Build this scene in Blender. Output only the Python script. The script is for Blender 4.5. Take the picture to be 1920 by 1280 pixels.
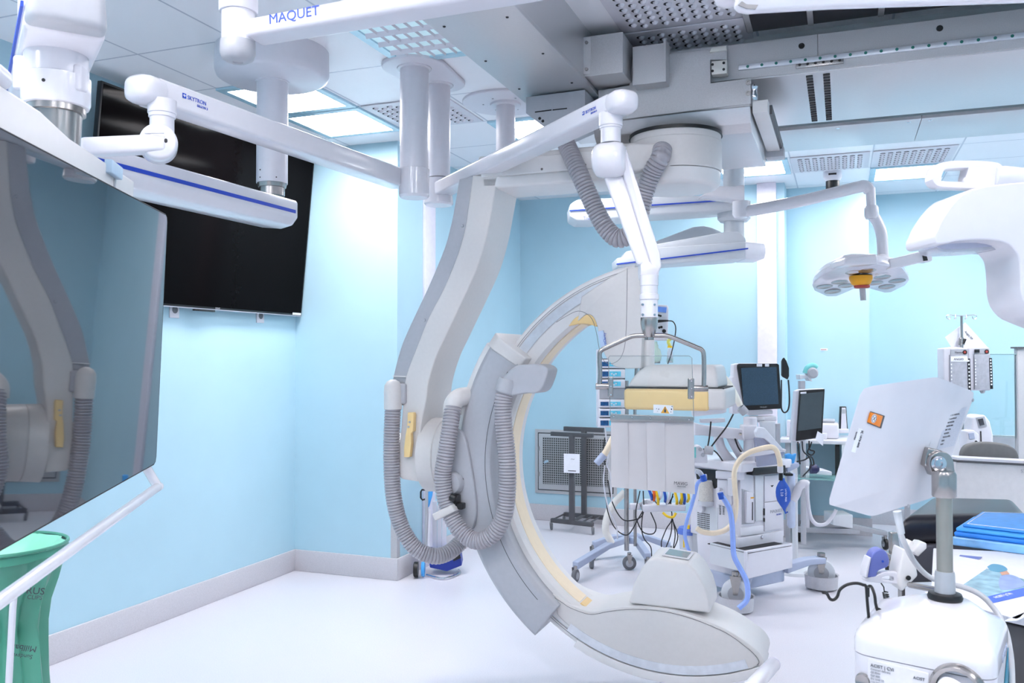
import bpy, bmesh, math, random
from mathutils import Vector, Matrix
random.seed(7)
for o in list(bpy.data.objects): bpy.data.objects.remove(o, do_unlink=True)
S = bpy.context.scene
COL = S.collection
# ---------------------------------------------------------------- camera
FPX = 1630.0; YAW = math.radians(20.8); PIT = math.radians(1.05); EYE = Vector((0, 0, 1.515))
cd = bpy.data.cameras.new('camera'); cam = bpy.data.objects.new('camera', cd); COL.objects.link(cam)
cd.sensor_width = 36; cd.lens = FPX / 1920 * 36; cd.clip_start = 0.05; cd.clip_end = 60
cam.location = EYE; cam.rotation_euler = (math.radians(90) + PIT, 0, YAW)
S.camera = cam
cd.dof.use_dof = True; cd.dof.focus_distance = 4.3; cd.dof.aperture_fstop = 11.0
# ---------------------------------------------------------------- world, exposure
w = bpy.data.worlds.new('world'); S.world = w; w.use_nodes = True
w.node_tree.nodes['Background'].inputs[0].default_value = (0.85, 0.92, 1, 1)
w.node_tree.nodes['Background'].inputs[1].default_value = 0.3
S.view_settings.view_transform = 'Standard'; S.view_settings.look = 'None'
S.view_settings.gamma = 1; S.view_settings.use_curve_mapping = False
S.view_settings.exposure = EXPO = 0.84
LAMP_E = 17.0      # radiance of the lit ceiling diffusers
# authoring helpers: measured points of the room -> world positions
_F = Vector((-math.sin(YAW) * math.cos(PIT), math.cos(YAW) * math.cos(PIT), math.sin(PIT)))
_R = Vector((math.cos(YAW), math.sin(YAW), 0)); _U = _R.cross(_F)
def ray(x, y): return _F + _R * ((x - 960) / FPX) - _U * ((y - 640) / FPX)
def P(x, y, d): return EYE + ray(x, y) * d
def PZ(x, y, z):
    r = ray(x, y); return EYE + r * ((z - EYE.z) / r.z)
def PY(x, y, Y):
    r = ray(x, y); return EYE + r * (Y / r.y)
def PX(x, y, X):
    r = ray(x, y); return EYE + r * (X / r.x)
V = Vector
RT = V((_R.x, _R.y, 0)); FW = V((-math.sin(YAW), math.cos(YAW), 0)); UP = V((0, 0, 1))
# ---------------------------------------------------------------- materials
def mat(name, col, rough=.5, metal=0., emit=None, es=0., ior=1.5, coat=0., noise=.03, scale=30., bump=0., spec=.5, alpha=1., trans=0., aniso=None):
    m = bpy.data.materials.new(name); m.use_nodes = True; nt = m.node_tree; b = nt.nodes['Principled BSDF']
    b.inputs['Roughness'].default_value = rough; b.inputs['Metallic'].default_value = metal
    b.inputs['IOR'].default_value = ior; b.inputs['Coat Weight'].default_value = coat
    b.inputs['Specular IOR Level'].default_value = spec
    b.inputs['Alpha'].default_value = alpha; b.inputs['Transmission Weight'].default_value = trans
    c = (*col, 1)
    tc = nt.nodes.new('ShaderNodeTexCoord'); n = nt.nodes.new('ShaderNodeTexNoise'); n.inputs['Scale'].default_value = scale
    mp = nt.nodes.new('ShaderNodeMapping'); nt.links.new(tc.outputs['Object'], mp.inputs[0]); nt.links.new(mp.outputs[0], n.inputs['Vector'])
    if aniso: mp.inputs['Scale'].default_value = aniso
    rp = nt.nodes.new('ShaderNodeValToRGB'); nt.links.new(n.outputs['Fac'], rp.inputs[0])
    rp.color_ramp.elements[0].position = .3; rp.color_ramp.elements[1].position = .7
    rp.color_ramp.elements[0].color = (*[max(0, x * (1 - noise)) for x in col], 1)
    rp.color_ramp.elements[1].color = (*[min(1, x * (1 + noise)) for x in col], 1)
    nt.links.new(rp.outputs[0], b.inputs['Base Color'])
    if bump:
        bp = nt.nodes.new('ShaderNodeBump'); bp.inputs['Strength'].default_value = bump; bp.inputs['Distance'].default_value = .002
        nt.links.new(n.outputs['Fac'], bp.inputs['Height']); nt.links.new(bp.outputs[0], b.inputs['Normal'])
    if emit: b.inputs['Emission Color'].default_value = (*emit, 1); b.inputs['Emission Strength'].default_value = es
    return m
def glassmat(name, tint, refl=.08, rough=.02, fac=.12):
    m = bpy.data.materials.new(name); m.use_nodes = True; nt = m.node_tree; nt.nodes.clear()
    o = nt.nodes.new('ShaderNodeOutputMaterial'); t = nt.nodes.new('ShaderNodeBsdfTransparent'); t.inputs[0].default_value = (*tint, 1)
    g = nt.nodes.new('ShaderNodeBsdfGlossy'); g.inputs['Roughness'].default_value = rough
    fr = nt.nodes.new('ShaderNodeFresnel'); fr.inputs[0].default_value = 1.45
    n = nt.nodes.new('ShaderNodeTexNoise'); n.inputs['Scale'].default_value = 3
    mm = nt.nodes.new('ShaderNodeMath'); mm.operation = 'MULTIPLY_ADD'; mm.inputs[1].default_value = .01; mm.inputs[2].default_value = 0
    ad = nt.nodes.new('ShaderNodeMath'); ad.operation = 'ADD'
    nt.links.new(n.outputs['Fac'], mm.inputs[0]); nt.links.new(mm.outputs[0], ad.inputs[0]); nt.links.new(fr.outputs[0], ad.inputs[1])
    mx = nt.nodes.new('ShaderNodeMixShader'); nt.links.new(ad.outputs[0], mx.inputs[0]); nt.links.new(t.outputs[0], mx.inputs[1]); nt.links.new(g.outputs[0], mx.inputs[2])
    nt.links.new(mx.outputs[0], o.inputs[0]); return m
def s2l(r, g, b):
    f = lambda c: (c / 255 / 12.92) if c / 255 <= .04045 else ((c / 255 + .055) / 1.055) ** 2.4
    return (f(r), f(g), f(b))
M = {}
M['wall'] = mat('wall_paint', s2l(182, 217, 231), .55, noise=.015, scale=4, bump=.03)
M['floor'] = mat('floor_vinyl', s2l(222, 220, 228), .3, noise=.05, scale=180)
M['skirt'] = mat('skirting_vinyl', s2l(208, 205, 210), .5, noise=.07, scale=220)
M['white'] = mat('white_paint', s2l(221, 220, 228), .3, noise=.01)
M['whitegloss'] = mat('white_gloss', s2l(224, 223, 230), .22, noise=.01, coat=.3)
M['carm'] = mat('warm_grey_casing', s2l(214, 211, 210), .38, noise=.015, scale=60)
M['carmlight'] = mat('pale_casing', s2l(226, 224, 224), .35, noise=.01)
M['casegrey'] = mat('grey_casing', s2l(176, 178, 185), .4, noise=.02, scale=50)
M['hose'] = mat('grey_hose', s2l(168, 165, 172), .3, noise=.03, scale=40)
M['yellow'] = mat('cream_yellow_plastic', s2l(238, 206, 146), .35, noise=.02)
M['lining'] = mat('cream_lining', s2l(246, 228, 200), .4, noise=.02)
M['silver'] = mat('brushed_aluminium', s2l(208, 207, 209), .33, metal=.6, noise=.05, scale=60, bump=.05, aniso=(1, 25, 25))
M['silvermat'] = mat('matt_grey_metal', s2l(196, 195, 197), .5, metal=.25, noise=.05, scale=250)
M['steel'] = mat('steel', s2l(170, 166, 164), .25, metal=.9, noise=.04, scale=90)
M['chrome'] = mat('chrome', s2l(210, 210, 215), .12, metal=1., noise=.02)
M['track'] = mat('track_metal', s2l(218, 221, 228), .28, metal=.35, noise=.06, scale=30)
M['blue'] = mat('blue_stripe', s2l(30, 70, 190), .4)
M['bluelogo'] = mat('blue_print', s2l(40, 80, 190), .5)
M['black'] = mat('black_plastic', s2l(22, 22, 24), .4)
M['blackgloss'] = mat('tv_glass', s2l(9, 7, 8), .08, ior=1.3, spec=.08)
M['screen'] = mat('display_glass', s2l(18, 24, 36), .025, ior=3.2, coat=0, noise=.02)
M['darkgrey'] = mat('dark_grey_metal', s2l(82, 82, 86), .5, noise=.05)
M['dark'] = mat('dark_recess', s2l(40, 40, 44), .7)
M['ink'] = mat('dark_print', s2l(60, 60, 70), .6)
M['rubber'] = mat('grey_rubber', s2l(110, 112, 118), .6)
M['lampframe'] = mat('light_surround', s2l(178, 216, 232), .2, noise=.02, coat=.4)
M['lamp'] = mat('lit_diffuser', (1, 1, 1), .5, emit=(1, .965, .985), es=LAMP_E)
M['lampdim'] = mat('prismatic_diffuser', s2l(205, 238, 246), .35, emit=(.75, .95, 1), es=.12)
M['paper'] = mat('paper', s2l(238, 240, 248), .7, noise=.02)
M['glass'] = glassmat('clear_glass', (.97, .985, .98))
M['glassedge'] = mat('glass_edge', s2l(130, 140, 145), .2)
M['greenglass'] = glassmat('green_tinted_glass', (.92, .96, .95))
M['bagblue'] = mat('royal_blue', s2l(38, 88, 190), .4)
M['tubeblue'] = mat('blue_tube', s2l(150, 180, 250), .2, noise=.03)
M['cream'] = mat('cream_tube', s2l(243, 226, 200), .35)
M['clearpl'] = mat('clear_plastic', s2l(225, 230, 240), .2, alpha=.55)
M['lightblue'] = mat('bluegrey_metal', s2l(178, 188, 212), .4, noise=.02)
M['periwinkle'] = mat('periwinkle_plastic', s2l(110, 120, 190), .4)
M['brightblue'] = mat('bright_blue', s2l(70, 165, 235), .45)
M['yel'] = mat('signal_yellow', s2l(246, 205, 40), .5)
M['orange'] = mat('signal_orange', s2l(235, 100, 40), .5)
M['teal'] = mat('teal_plastic', s2l(120, 205, 205), .4)
M['stuffblue'] = mat('royal_plastic', s2l(35, 60, 160), .4)
M['curtain'] = mat('lead_curtain', s2l(184, 182, 185), .55, noise=.03, scale=9, bump=.4)
M['leather'] = mat('black_vinyl', s2l(36, 36, 44), .35, noise=.05)
M['chairgrey'] = mat('grey_upholstery', s2l(112, 112, 112), .7, noise=.06)
M['yellow_knob'] = mat('amber_plastic', s2l(245, 170, 20), .4)
M['red'] = mat('red_plastic', s2l(180, 70, 60), .5)
# ceiling: white metal tiles with thin joints
def ceil_mat():
    m = mat('ceiling_tiles', s2l(246, 246, 250), .32, noise=.015, scale=3); nt = m.node_tree; b = nt.nodes['Principled BSDF']
    tc = nt.nodes['Texture Coordinate']; sp = nt.nodes.new('ShaderNodeSeparateXYZ'); nt.links.new(tc.outputs['Object'], sp.inputs[0])
    res = None
    for ax, off in ((0, 3.23), (1, -3.87)):
        a = nt.nodes.new('ShaderNodeMath'); a.operation = 'ADD'; a.inputs[1].default_value = off + 57.3 - .005; nt.links.new(sp.outputs[ax], a.inputs[0])
        d = nt.nodes.new('ShaderNodeMath'); d.operation = 'MODULO'; d.inputs[1].default_value = .573; nt.links.new(a.outputs[0], d.inputs[0])
        l = nt.nodes.new('ShaderNodeMath'); l.operation = 'LESS_THAN'; l.inputs[1].default_value = .011; nt.links.new(d.outputs[0], l.inputs[0])
        if res is None: res = l
        else:
            mx = nt.nodes.new('ShaderNodeMath'); mx.operation = 'MAXIMUM'; nt.links.new(res.outputs[0], mx.inputs[0]); nt.links.new(l.outputs[0], mx.inputs[1]); res = mx
    mix = nt.nodes.new('ShaderNodeMix'); mix.data_type = 'RGBA'; nt.links.new(res.outputs[0], mix.inputs[0])
    src = b.inputs['Base Color'].links[0].from_socket; nt.links.new(src, mix.inputs[6]); mix.inputs[7].default_value = (*s2l(196, 199, 210), 1)
    nt.links.new(mix.outputs[2], b.inputs['Base Color']); return m
M['ceiling'] = ceil_mat()
def mesh_mat():   # fine perforated steel
    m = mat('perforated_steel', s2l(150, 150, 150), .45, metal=.4); nt = m.node_tree; b = nt.nodes['Principled BSDF']
    tc = nt.nodes['Texture Coordinate']; sp = nt.nodes.new('ShaderNodeSeparateXYZ'); nt.links.new(tc.outputs['Object'], sp.inputs[0])
    cur = []
    for ax in (0, 2):
        d = nt.nodes.new('ShaderNodeMath'); d.operation = 'MULTIPLY'; d.inputs[1].default_value = 2 * math.pi / .021; nt.links.new(sp.outputs[ax], d.inputs[0])
        s_ = nt.nodes.new('ShaderNodeMath'); s_.operation = 'SINE'; nt.links.new(d.outputs[0], s_.inputs[0]); cur.append(s_)
    a = nt.nodes.new('ShaderNodeMath'); a.operation = 'ADD'; nt.links.new(cur[0].outputs[0], a.inputs[0]); nt.links.new(cur[1].outputs[0], a.inputs[1])
    g = nt.nodes.new('ShaderNodeMath'); g.operation = 'GREATER_THAN'; g.inputs[1].default_value = .35; nt.links.new(a.outputs[0], g.inputs[0])
    mix = nt.nodes.new('ShaderNodeMix'); mix.data_type = 'RGBA'; nt.links.new(g.outputs[0], mix.inputs[0])
    mix.inputs[6].default_value = (*s2l(165, 163, 163), 1); mix.inputs[7].default_value = (*s2l(60, 60, 60), 1)
    nt.links.new(mix.outputs[2], b.inputs['Base Color']); return m
M['mesh'] = mesh_mat()
# ---------------------------------------------------------------- mesh tools
def frame(ax):
    ax = V(ax).normalized(); h = V((0, 0, 1)) if abs(ax.z) < .9 else V((1, 0, 0))
    u = ax.cross(h).normalized(); return ax, u, ax.cross(u).normalized()
def catmull(pts, n=8):
    pts = [V(p) for p in pts]; q = [pts[0] * 2 - pts[1]] + pts + [pts[-1] * 2 - pts[-2]]; out = []
    for i in range(1, len(q) - 2):
        a, b, c, d = q[i - 1:i + 3]
        for k in range(n):
            t = k / n
            out.append(.5 * ((2 * b) + (c - a) * t + (2 * a - 5 * b + 4 * c - d) * t * t + (3 * b - a - 3 * c + d) * t ** 3))
    out.append(pts[-1]); return out
def resample(pts, step):
    L = [0]
    for i in range(1, len(pts)): L.append(L[-1] + (pts[i] - pts[i - 1]).length)
    n = max(2, int(L[-1] / step)); out = []; j = 0
    for k in range(n + 1):
        s = L[-1] * k / n
        while j < len(L) - 2 and L[j + 1] < s: j += 1
        t = (s - L[j]) / max(1e-9, L[j + 1] - L[j]); out.append(pts[j].lerp(pts[j + 1], t))
    return out
class MB:
    def __init__(s): s.v = []; s.f = []; s.k = []
    def add(s, v, f):
        b = len(s.v); s.k.append((b, len(s.f))); s.v += [V(x) for x in v]; s.f += [tuple(i + b for i in q) for q in f]; return s
    def box(s, lo, hi):
        x0, y0, z0 = lo; x1, y1, z1 = hi
        return s.add([(x0, y0, z0), (x1, y0, z0), (x1, y1, z0), (x0, y1, z0), (x0, y0, z1), (x1, y0, z1), (x1, y1, z1), (x0, y1, z1)],
                     [(0, 3, 2, 1), (4, 5, 6, 7), (0, 1, 5, 4), (1, 2, 6, 5), (2, 3, 7, 6), (3, 0, 4, 7)])
    def obox(s, c, a, b, n):     # centre + three half vectors
        c, a, b, n = V(c), V(a), V(b), V(n)
        return s.prism([c - a - b - n, c + a - b - n, c + a + b - n, c - a + b - n], n * 2)
    def prism(s, poly, vec):
        poly = [V(p) for p in poly]; vec = V(vec); n = len(poly)
        return s.add(poly + [p + vec for p in poly], [tuple(range(n))[::-1], tuple(range(n, 2 * n))] + [(i, (i + 1) % n, n + (i + 1) % n, n + i) for i in range(n)])
    def loft(s, loops, cap=True):
        n = len(loops[0]); vs = [p for l in loops for p in l]; fs = []
        for k in range(len(loops) - 1):
            for i in range(n): fs.append((k * n + i, k * n + (i + 1) % n, (k + 1) * n + (i + 1) % n, (k + 1) * n + i))
        if cap: fs += [tuple(range(n))[::-1], tuple(range((len(loops) - 1) * n, len(loops) * n))]
        return s.add(vs, fs)
    def lathe(s, c, ax, prof, n=32):
        c = V(c); ax, u, w_ = frame(ax)
        return s.loft([[c + ax * t + (u * math.cos(2 * math.pi * k / n) + w_ * math.sin(2 * math.pi * k / n)) * max(r, 1e-4) for k in range(n)] for t, r in prof])
    def cyl(s, a, b, r, r1=None, n=24):
        a = V(a); b = V(b); return s.lathe(a, b - a, [(0, r), ((b - a).length, r if r1 is None else r1)], n)
    def tube(s, pts, r, n=10, rr=None, sm=0):
        pts = [V(p) for p in pts]
        if sm: pts = catmull(pts, sm)
        ax, u, _ = frame(pts[1] - pts[0]); loops = []
        for i, p in enumerate(pts):
            t = (pts[min(i + 1, len(pts) - 1)] - pts[max(i - 1, 0)]).normalized()
            u = (u - t * u.dot(t)).normalized(); w_ = t.cross(u)
            R_ = rr[i] if rr else r
            loops.append([p + (u * math.cos(2 * math.pi * k / n) + w_ * math.sin(2 * math.pi * k / n)) * R_ for k in range(n)])
        return s.loft(loops)
    def corr(s, pts, r, pitch=.013, depth=.14, n=20):
        q = resample(catmull(pts, 12), pitch / 4); rr = [r * (1 - depth * (0, .06, 1, .06)[i % 4]) for i in range(len(q))]
        return s.tube(q, r, n, rr)
    def ball(s, c, r, n=20, sc=(1, 1, 1)):
        c = V(c); loops = []
        for k in range(1, n // 2):
            th = math.pi * k / (n // 2)
            loops.append([c + V((r * sc[0] * math.sin(th) * math.cos(2 * math.pi * i / n), r * sc[1] * math.sin(th) * math.sin(2 * math.pi * i / n), r * sc[2] * math.cos(th))) for i in range(n)])
        return s.loft(loops)
    def sector(s, c, sect, a0, a1, n=60):   # section (radius, y) swept in the XZ plane about c
        loops = []
        for k in range(n + 1):
            a = a0 + (a1 - a0) * k / n
            loops.append([V((c[0] + r * math.cos(a), y, c[1] + r * math.sin(a))) for r, y in sect])
        return s.loft(loops)
    def each(s, name, m, parent, **kw):      # every added solid becomes a part of its own
        ks = s.k + [(len(s.v), len(s.f))]
        for (a, fa), (b, fb) in zip(ks, ks[1:]):
            q = MB(); q.add(s.v[a:b], [tuple(i - a for i in f) for f in s.f[fa:fb]]); q.build(name, m, parent, **kw)
    def build(s, name, m, parent=None, bev=0, seg=3, ang=35, flat=False, sub=0):
        me = bpy.data.meshes.new(name); org = parent_loc(parent)
        me.from_pydata([v - org for v in s.v], [], s.f)
        bm = bmesh.new(); bm.from_mesh(me)
        if sub == 0: bmesh.ops.remove_doubles(bm, verts=bm.verts, dist=1e-6)
        bmesh.ops.recalc_face_normals(bm, faces=bm.faces)
        if bev:
            es = [e for e in bm.edges if len(e.link_faces) == 2 and e.calc_face_angle(0) > math.radians(28)]
            bmesh.ops.bevel(bm, geom=es, offset=bev, segments=seg, profile=.5, affect='EDGES', clamp_overlap=True)
        bm.to_mesh(me); bm.free()
        if not flat:
            for p in me.polygons: p.use_smooth = True
            me.set_sharp_from_angle(angle=math.radians(ang))
        me.materials.append(M[m] if isinstance(m, str) else m)
        o = bpy.data.objects.new(name, me); COL.objects.link(o)
        if parent is not None: o.parent = parent
        if sub:
            md = o.modifiers.new('s', 'SUBSURF'); md.levels = md.render_levels = sub
        return o
WL = {}
def parent_loc(p):
    if p is None: return V((0, 0, 0))
    l = V((0, 0, 0))
    while p is not None: l = l + p.location; p = p.parent
    return l
def T(name, label, cat, loc=(0, 0, 0), group=None):
    o = bpy.data.objects.new(name, None); COL.objects.link(o); o.location = V(loc); o.empty_display_size = .05
    o['label'] = label; o['category'] = cat
    if group: o['group'] = group
    return o
def tag(o, label, cat, group=None):
    o['label'] = label; o['category'] = cat
    if group: o['group'] = group
    return o
def struct(o): o['kind'] = 'structure'; return o
def text(s, org, right, up, size, m, parent, name='lettering', ext=.0006, align='LEFT', off=.0):
    cu = bpy.data.curves.new(name, 'FONT'); cu.body = s; cu.size = size; cu.extrude = ext; cu.align_x = align; cu.resolution_u = 3; cu.offset = off
    t = bpy.data.objects.new('t', cu); COL.objects.link(t); dg = bpy.context.evaluated_depsgraph_get(); dg.update()
    me = bpy.data.meshes.new_from_object(t.evaluated_get(dg)); bpy.data.objects.remove(t, do_unlink=True)
    right = V(right).normalized(); up = (V(up) - right * V(up).dot(right)).normalized(); nn = right.cross(up)
    mt = Matrix((right, up, nn)).transposed().to_4x4(); mt.translation = V(org) - parent_loc(parent)
    me.transform(mt); me.materials.clear(); me.materials.append(M[m]); me.name = name
    o = bpy.data.objects.new(name, me); COL.objects.link(o)
    if parent is not None: o.parent = parent
    return o
def dup(root, dloc, label=None, group=None):
    r = root.copy(); COL.objects.link(r); r.location = root.location + V(dloc)
    if label: r['label'] = label
    if group: r['group'] = group
    for ch in list(root.children):
        c = ch.copy(); COL.objects.link(c); c.parent = r
        for g in list(ch.children):
            d = g.copy(); COL.objects.link(d); d.parent = c
    return r
# ---------------------------------------------------------------- room shell
H = 3.0
XL, Y1, X2, Y2, Y3, Y4, XR, YB = -3.66, 5.27, -2.84, 7.7, 8.0, 8.6, 3.6, -2.6
XP = PY(1472, 600, Y2).x; XC = PY(1630, 600, Y3).x
struct(MB().box((XL - .2, YB - .2, -.1), (XR + .2, Y4 + .2, 0)).build('floor', 'floor', flat=True))
struct(MB().box((XL - .2, YB - .2, H), (XR + .2, Y4 + .2, H + .1)).build('ceiling', 'ceiling', flat=True))
struct(MB().box((XL - .15, YB, 0), (XL, Y1 + .1, H)).build('wall_left', 'wall', flat=True))
struct(MB().box((XL - .15, Y1, 0), (X2, Y2 + .15, H)).build('wall_back_left', 'wall', flat=True))
struct(MB().box((X2, Y2, 0), (XP, Y3 + .15, H)).build('wall_back', 'wall', flat=True))
struct(MB().box((XP, Y3, 0), (XC, Y4 + .15, H)).build('wall_back_center', 'wall', flat=True))
struct(MB().box((XC, Y4, 0), (XR, Y4 + .15, H)).build('wall_back_right', 'wall', flat=True))
struct(MB().box((XR, YB, 0), (XR + .15, Y4 + .15, H)).build('wall_right', 'wall', flat=True))
struct(MB().box((XL, YB - .15, 0), (XR, YB, H)).build('wall_front', 'wall', flat=True))
bh, bt = .15, .012
for nm, lo, hi in (('baseboard_left', (XL, YB, 0), (XL + bt, Y1, bh)), ('baseboard_nib_front', (XL, Y1 - bt, 0), (X2 + bt, Y1, bh)),
                   ('baseboard_nib_side', (X2, Y1, 0), (X2 + bt, Y2, bh)), ('baseboard_back', (X2, Y2 - bt, 0), (XP + bt, Y2, bh)),
                   ('baseboard_back_center', (XP, Y3 - bt, 0), (XC + bt, Y3, bh)), ('baseboard_back_right', (XC, Y4 - bt, 0), (XR, Y4, bh)), ('baseboard_right', (XR - bt, YB, 0), (XR, Y4, bh))):
    struct(MB().box(lo, hi).build(nm, 'skirt', bev=.004))
a = PY(1420, 600, Y2 - .05).x; b = PY(1456, 600, Y2 - .05).x
struct(MB().box((a, Y2 - .05, 0), (b, Y2, H)).build('trim_1', mat('pilaster_paint', s2l(240, 234, 246), .5), bev=.003))
a = PX(797, 500, X2 + .02).y; b = PX(817, 500, X2 + .02).y
struct(MB().box((X2, a, 0), (X2 + .02, b, H)).build('trim_2', mat('jamb_paint', s2l(226, 224, 238), .5), bev=.003))
struct(MB().box((X2 - .045, Y1 - .004, bh), (X2 + .004, Y1 + .04, 1.15)).build('trim_3', 'silvermat', bev=.002))
# ---------------------------------------------------------------- ceiling lights and vents
GX = lambda k: -3.23 + .573 * k
GY = lambda k: 3.87 + .573 * k
def ceiling_light(i, j, label, lit=True, power=1.0, onlyview=True):
    x0, y0 = GX(i), GY(j); c = (x0 + .2865, y0 + .2865)
    t = T('ceiling_light', label, 'ceiling light', (c[0], c[1], H), 'square recessed ceiling lights')
    m = MB(); e = .573 / 2 - .008; g = .235
    for lo, hi in (((-e, -e), (e, -g)), ((-e, g), (e, e)), ((-e, -g), (-g, g)), ((g, -g), (e, g))):
        m.box((c[0] + lo[0], c[1] + lo[1], H - .014), (c[0] + hi[0], c[1] + hi[1], H - .001))
    m.build('light_frame', 'lampframe', t)
    MB().box((c[0] - g, c[1] - g, H - .006), (c[0] + g, c[1] + g, H - .002)).build('diffuser', 'lamp' if lit else 'lampdim', t)
    lv = MB(); nx, ny = (1, 3) if lit else (8, 4)
    if not lit:
        for k in range(1, nx): lv.prism([(c[0] - g + 2 * g * k / nx - .006, c[1] - g, H - .006), (c[0] - g + 2 * g * k / nx + .006, c[1] - g, H - .006), (c[0] - g + 2 * g * k / nx, c[1] - g, H - .016)], (0, 2 * g, 0))
        for k in range(1, ny): lv.prism([(c[0] - g, c[1] - g + 2 * g * k / ny - .012, H - .006), (c[0] - g, c[1] - g + 2 * g * k / ny + .012, H - .006), (c[0] - g, c[1] - g + 2 * g * k / ny, H - .026)], (2 * g, 0, 0))
    else:
        for k in range(1, 4): lv.box((c[0] - g, c[1] - g + 2 * g * k / 4 - .002, H - .012), (c[0] + g, c[1] - g + 2 * g * k / 4 + .002, H - .006))
    lv.build('louvre', 'white', t)
    return t
L = ceiling_light
L(0, 0, 'lit square ceiling light half hidden behind the round drum mount, above the wall television')
L(0, 1, 'lit square ceiling light next to the left wall corner, right of the drum mount column')
L(2, 2, 'lit square ceiling light seen between the thin round-plate column and the silver rail box')
L(2, -1, 'pale blue prismatic ceiling light between lettered arm and flat grey ceiling rail cover', lit=False)
L(4, 5, 'lit square ceiling light just right of the big round pivot of the imaging arm')
L(6, 6, 'lit square ceiling light at back right above the surgical lamp arm')
for k, (i, j, lb) in enumerate(((2, -5, 'behind the camera on the left'), (5, -4, 'behind the camera in the middle'), (9, -4, 'behind the camera on the right'),
                     (1, -8, 'at the rear left corner of the room'), (5, -8, 'at the rear middle of the room'), (9, -8, 'at the rear right of the room'),
                     (9, 1, 'right of the ceiling rail outside the view'), (3, -6, 'behind the camera, second row left'), (7, -6, 'behind the camera, second row right'), (3, -3, 'overhead just in front of the camera'), (8, 3, 'over the counter at right outside the view'), (9, 3, 'over the counter at far right outside the view'), (10, 6, 'in the far right corner outside the view'), (0, -6, 'behind the camera against the left wall'), (10, -2, 'by the right wall beside the camera'), (9, 5, 'over the far right counter'))):
    L(i, j, 'unseen square ceiling light added as fill ' + lb)  # lamps out of view, added to brighten what the visible ones left dim
def ceiling_vent(i, j, label, kind=0, z=H):
    x0, y0 = GX(i), GY(j); t = T('ceiling_vent', label, 'ceiling vent', (x0 + .2865, y0 + .2865, z), 'square perforated ceiling vents')
    MB().box((x0 + .01, y0 + .01, z - .008), (x0 + .563, y0 + .563, z - .001)).build('vent_panel', 'white', t, bev=.002)
    sl, hd = MB(), MB()
    nx, ny = (9, 7) if kind else (10, 8)
    for a in range(nx):
        for b in range(ny):
            cx = x0 + .05 + (a + .5) * .473 / nx; cy = y0 + .05 + (b + .5) * .473 / ny + (0 if kind else (.012 if a % 2 else -.012))
            rx, ry = (.018, .014) if kind else (.015, .019)
            sl.lathe((cx, cy, z - .0085), (0, 0, -1), [(0, rx), (.0015, rx)], 10)
            hd.lathe((cx + (0 if kind else .008), cy + (.012 if kind else 0), z - .008), (0, 0, -1), [(0, rx * .95), (.008, rx * .75), (.013, rx * .3)], 10)
    sl.build('slots', 'dark', t); hd.build('deflectors', 'white', t)
    return t
ceiling_vent(1, 1, 'perforated ceiling vent behind the twin columns of the two folding arms')
ceiling_vent(4, 0, 'perforated ceiling vent in the shaded bay right of the flat rail cover')
ceiling_vent(4, -1, 'perforated ceiling vent cut by the top edge of the picture')
ceiling_vent(5, 5, 'perforated ceiling vent left of the dome camera', 1)
ceiling_vent(6, 5, 'perforated ceiling vent above the lit light at back right', 1)
# dome camera
c = PZ(1561, 322, H); t = T('dome_camera', 'small dome camera with black eye on the ceiling at the back', 'camera', c)
MB().lathe(c, (0, 0, -1), [(0, .07), (.05, .07), (.075, .055), (.08, .03)], 28).build('housing', 'white', t)
MB().lathe(c - V((0, 0, .075)), (0, 0, -1), [(0, .052), (.06, .052), (.1, .04), (.115, .015)], 28).build('eye', 'black', t)
MB().obox(c + V((.0, -.067, -.03)), (.03, 0, 0), (0, .004, 0), (0, 0, .007)).build('display', 'dark', t)
# ---------------------------------------------------------------- ceiling rails
ZR = 2.74
t = T('ceiling_rail_cover', 'flat grey metal cover panel of the ceiling rail running towards the back, above twin columns', 'ceiling rail', (-1.24, 3.0, ZR))
MB().box((-1.42, 1.9, ZR), (-1.06, 3.94, ZR + .02)).build('bottom_panel', 'silver', t, bev=.002)
MB().box((-1.41, 1.9, ZR + .02), (-1.07, 3.93, H)).build('side_panel', 'silver', t)
sc = MB()
for y in (2.2, 2.9, 3.3, 3.7):
    for x in (-1.37, -1.12): sc.lathe((x, y, ZR), (0, 0, -1), [(0, .006), (.003, .005)], 12)
sc.each('screw', 'dark', t)
t = T('ceiling_rail', 'long silver ceiling rail beam with a row of green dots crossing to the right edge', 'ceiling rail', (1, 4.3, ZR))
YF, YR, ZT = 3.94, 4.79, 2.9
MB().box((-1.40, YF, ZR), (3.2, YR, ZT)).build('rail_body', 'silver', t, bev=.003)
MB().box((-1.3, YF + .2, ZT), (3.2, YR - .2, H)).build('hanger', 'silvermat', t)
xs = PY(1534, 70, YF).x
MB().box((-1.06, YF - .012, ZR + .005), (xs - .003, YF, ZT)).build('front_fascia', 'silvermat', t, bev=.001)
MB().box((xs, YF - .012, ZR + .005), (3.2, YF, ZT)).build('front_fascia', 'silvermat', t, bev=.001)
zg = PY(1580, 105, YF - .02).z
MB().box((-.42, YF - .026, zg - .011), (3.2, YF - .012, zg + .011)).build('guide_rail', 'track', t, bev=.002)
gd = MB()
for k in range(60):
    x = -.38 + k * .06
    gd.lathe((x, YF - .026, zg), (0, -1, 0), [(0, .0065), (.0015, .0065)], 10)
gd.each('guide_bolt', mat('green_dot', s2l(40, 120, 110), .5), t)
for px in (1503, 1762):
    p = PY(px, 86 if px < 1600 else 53, YF - .012); MB().lathe(p, (0, -1, 0), [(0, .013), (.002, .012)], 16).build('bolt_hole', 'black', t)
a, b = PY(1492, 118, YF - .02), PY(1582, 118, YF - .02); zc = PY(1540, 117, YF - .02).z
MB().box((a.x, YF - .02, zc - .014), (b.x, YF - .01, zc + .014)).build('joint_plate', 'steel', t, bev=.002)
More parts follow.
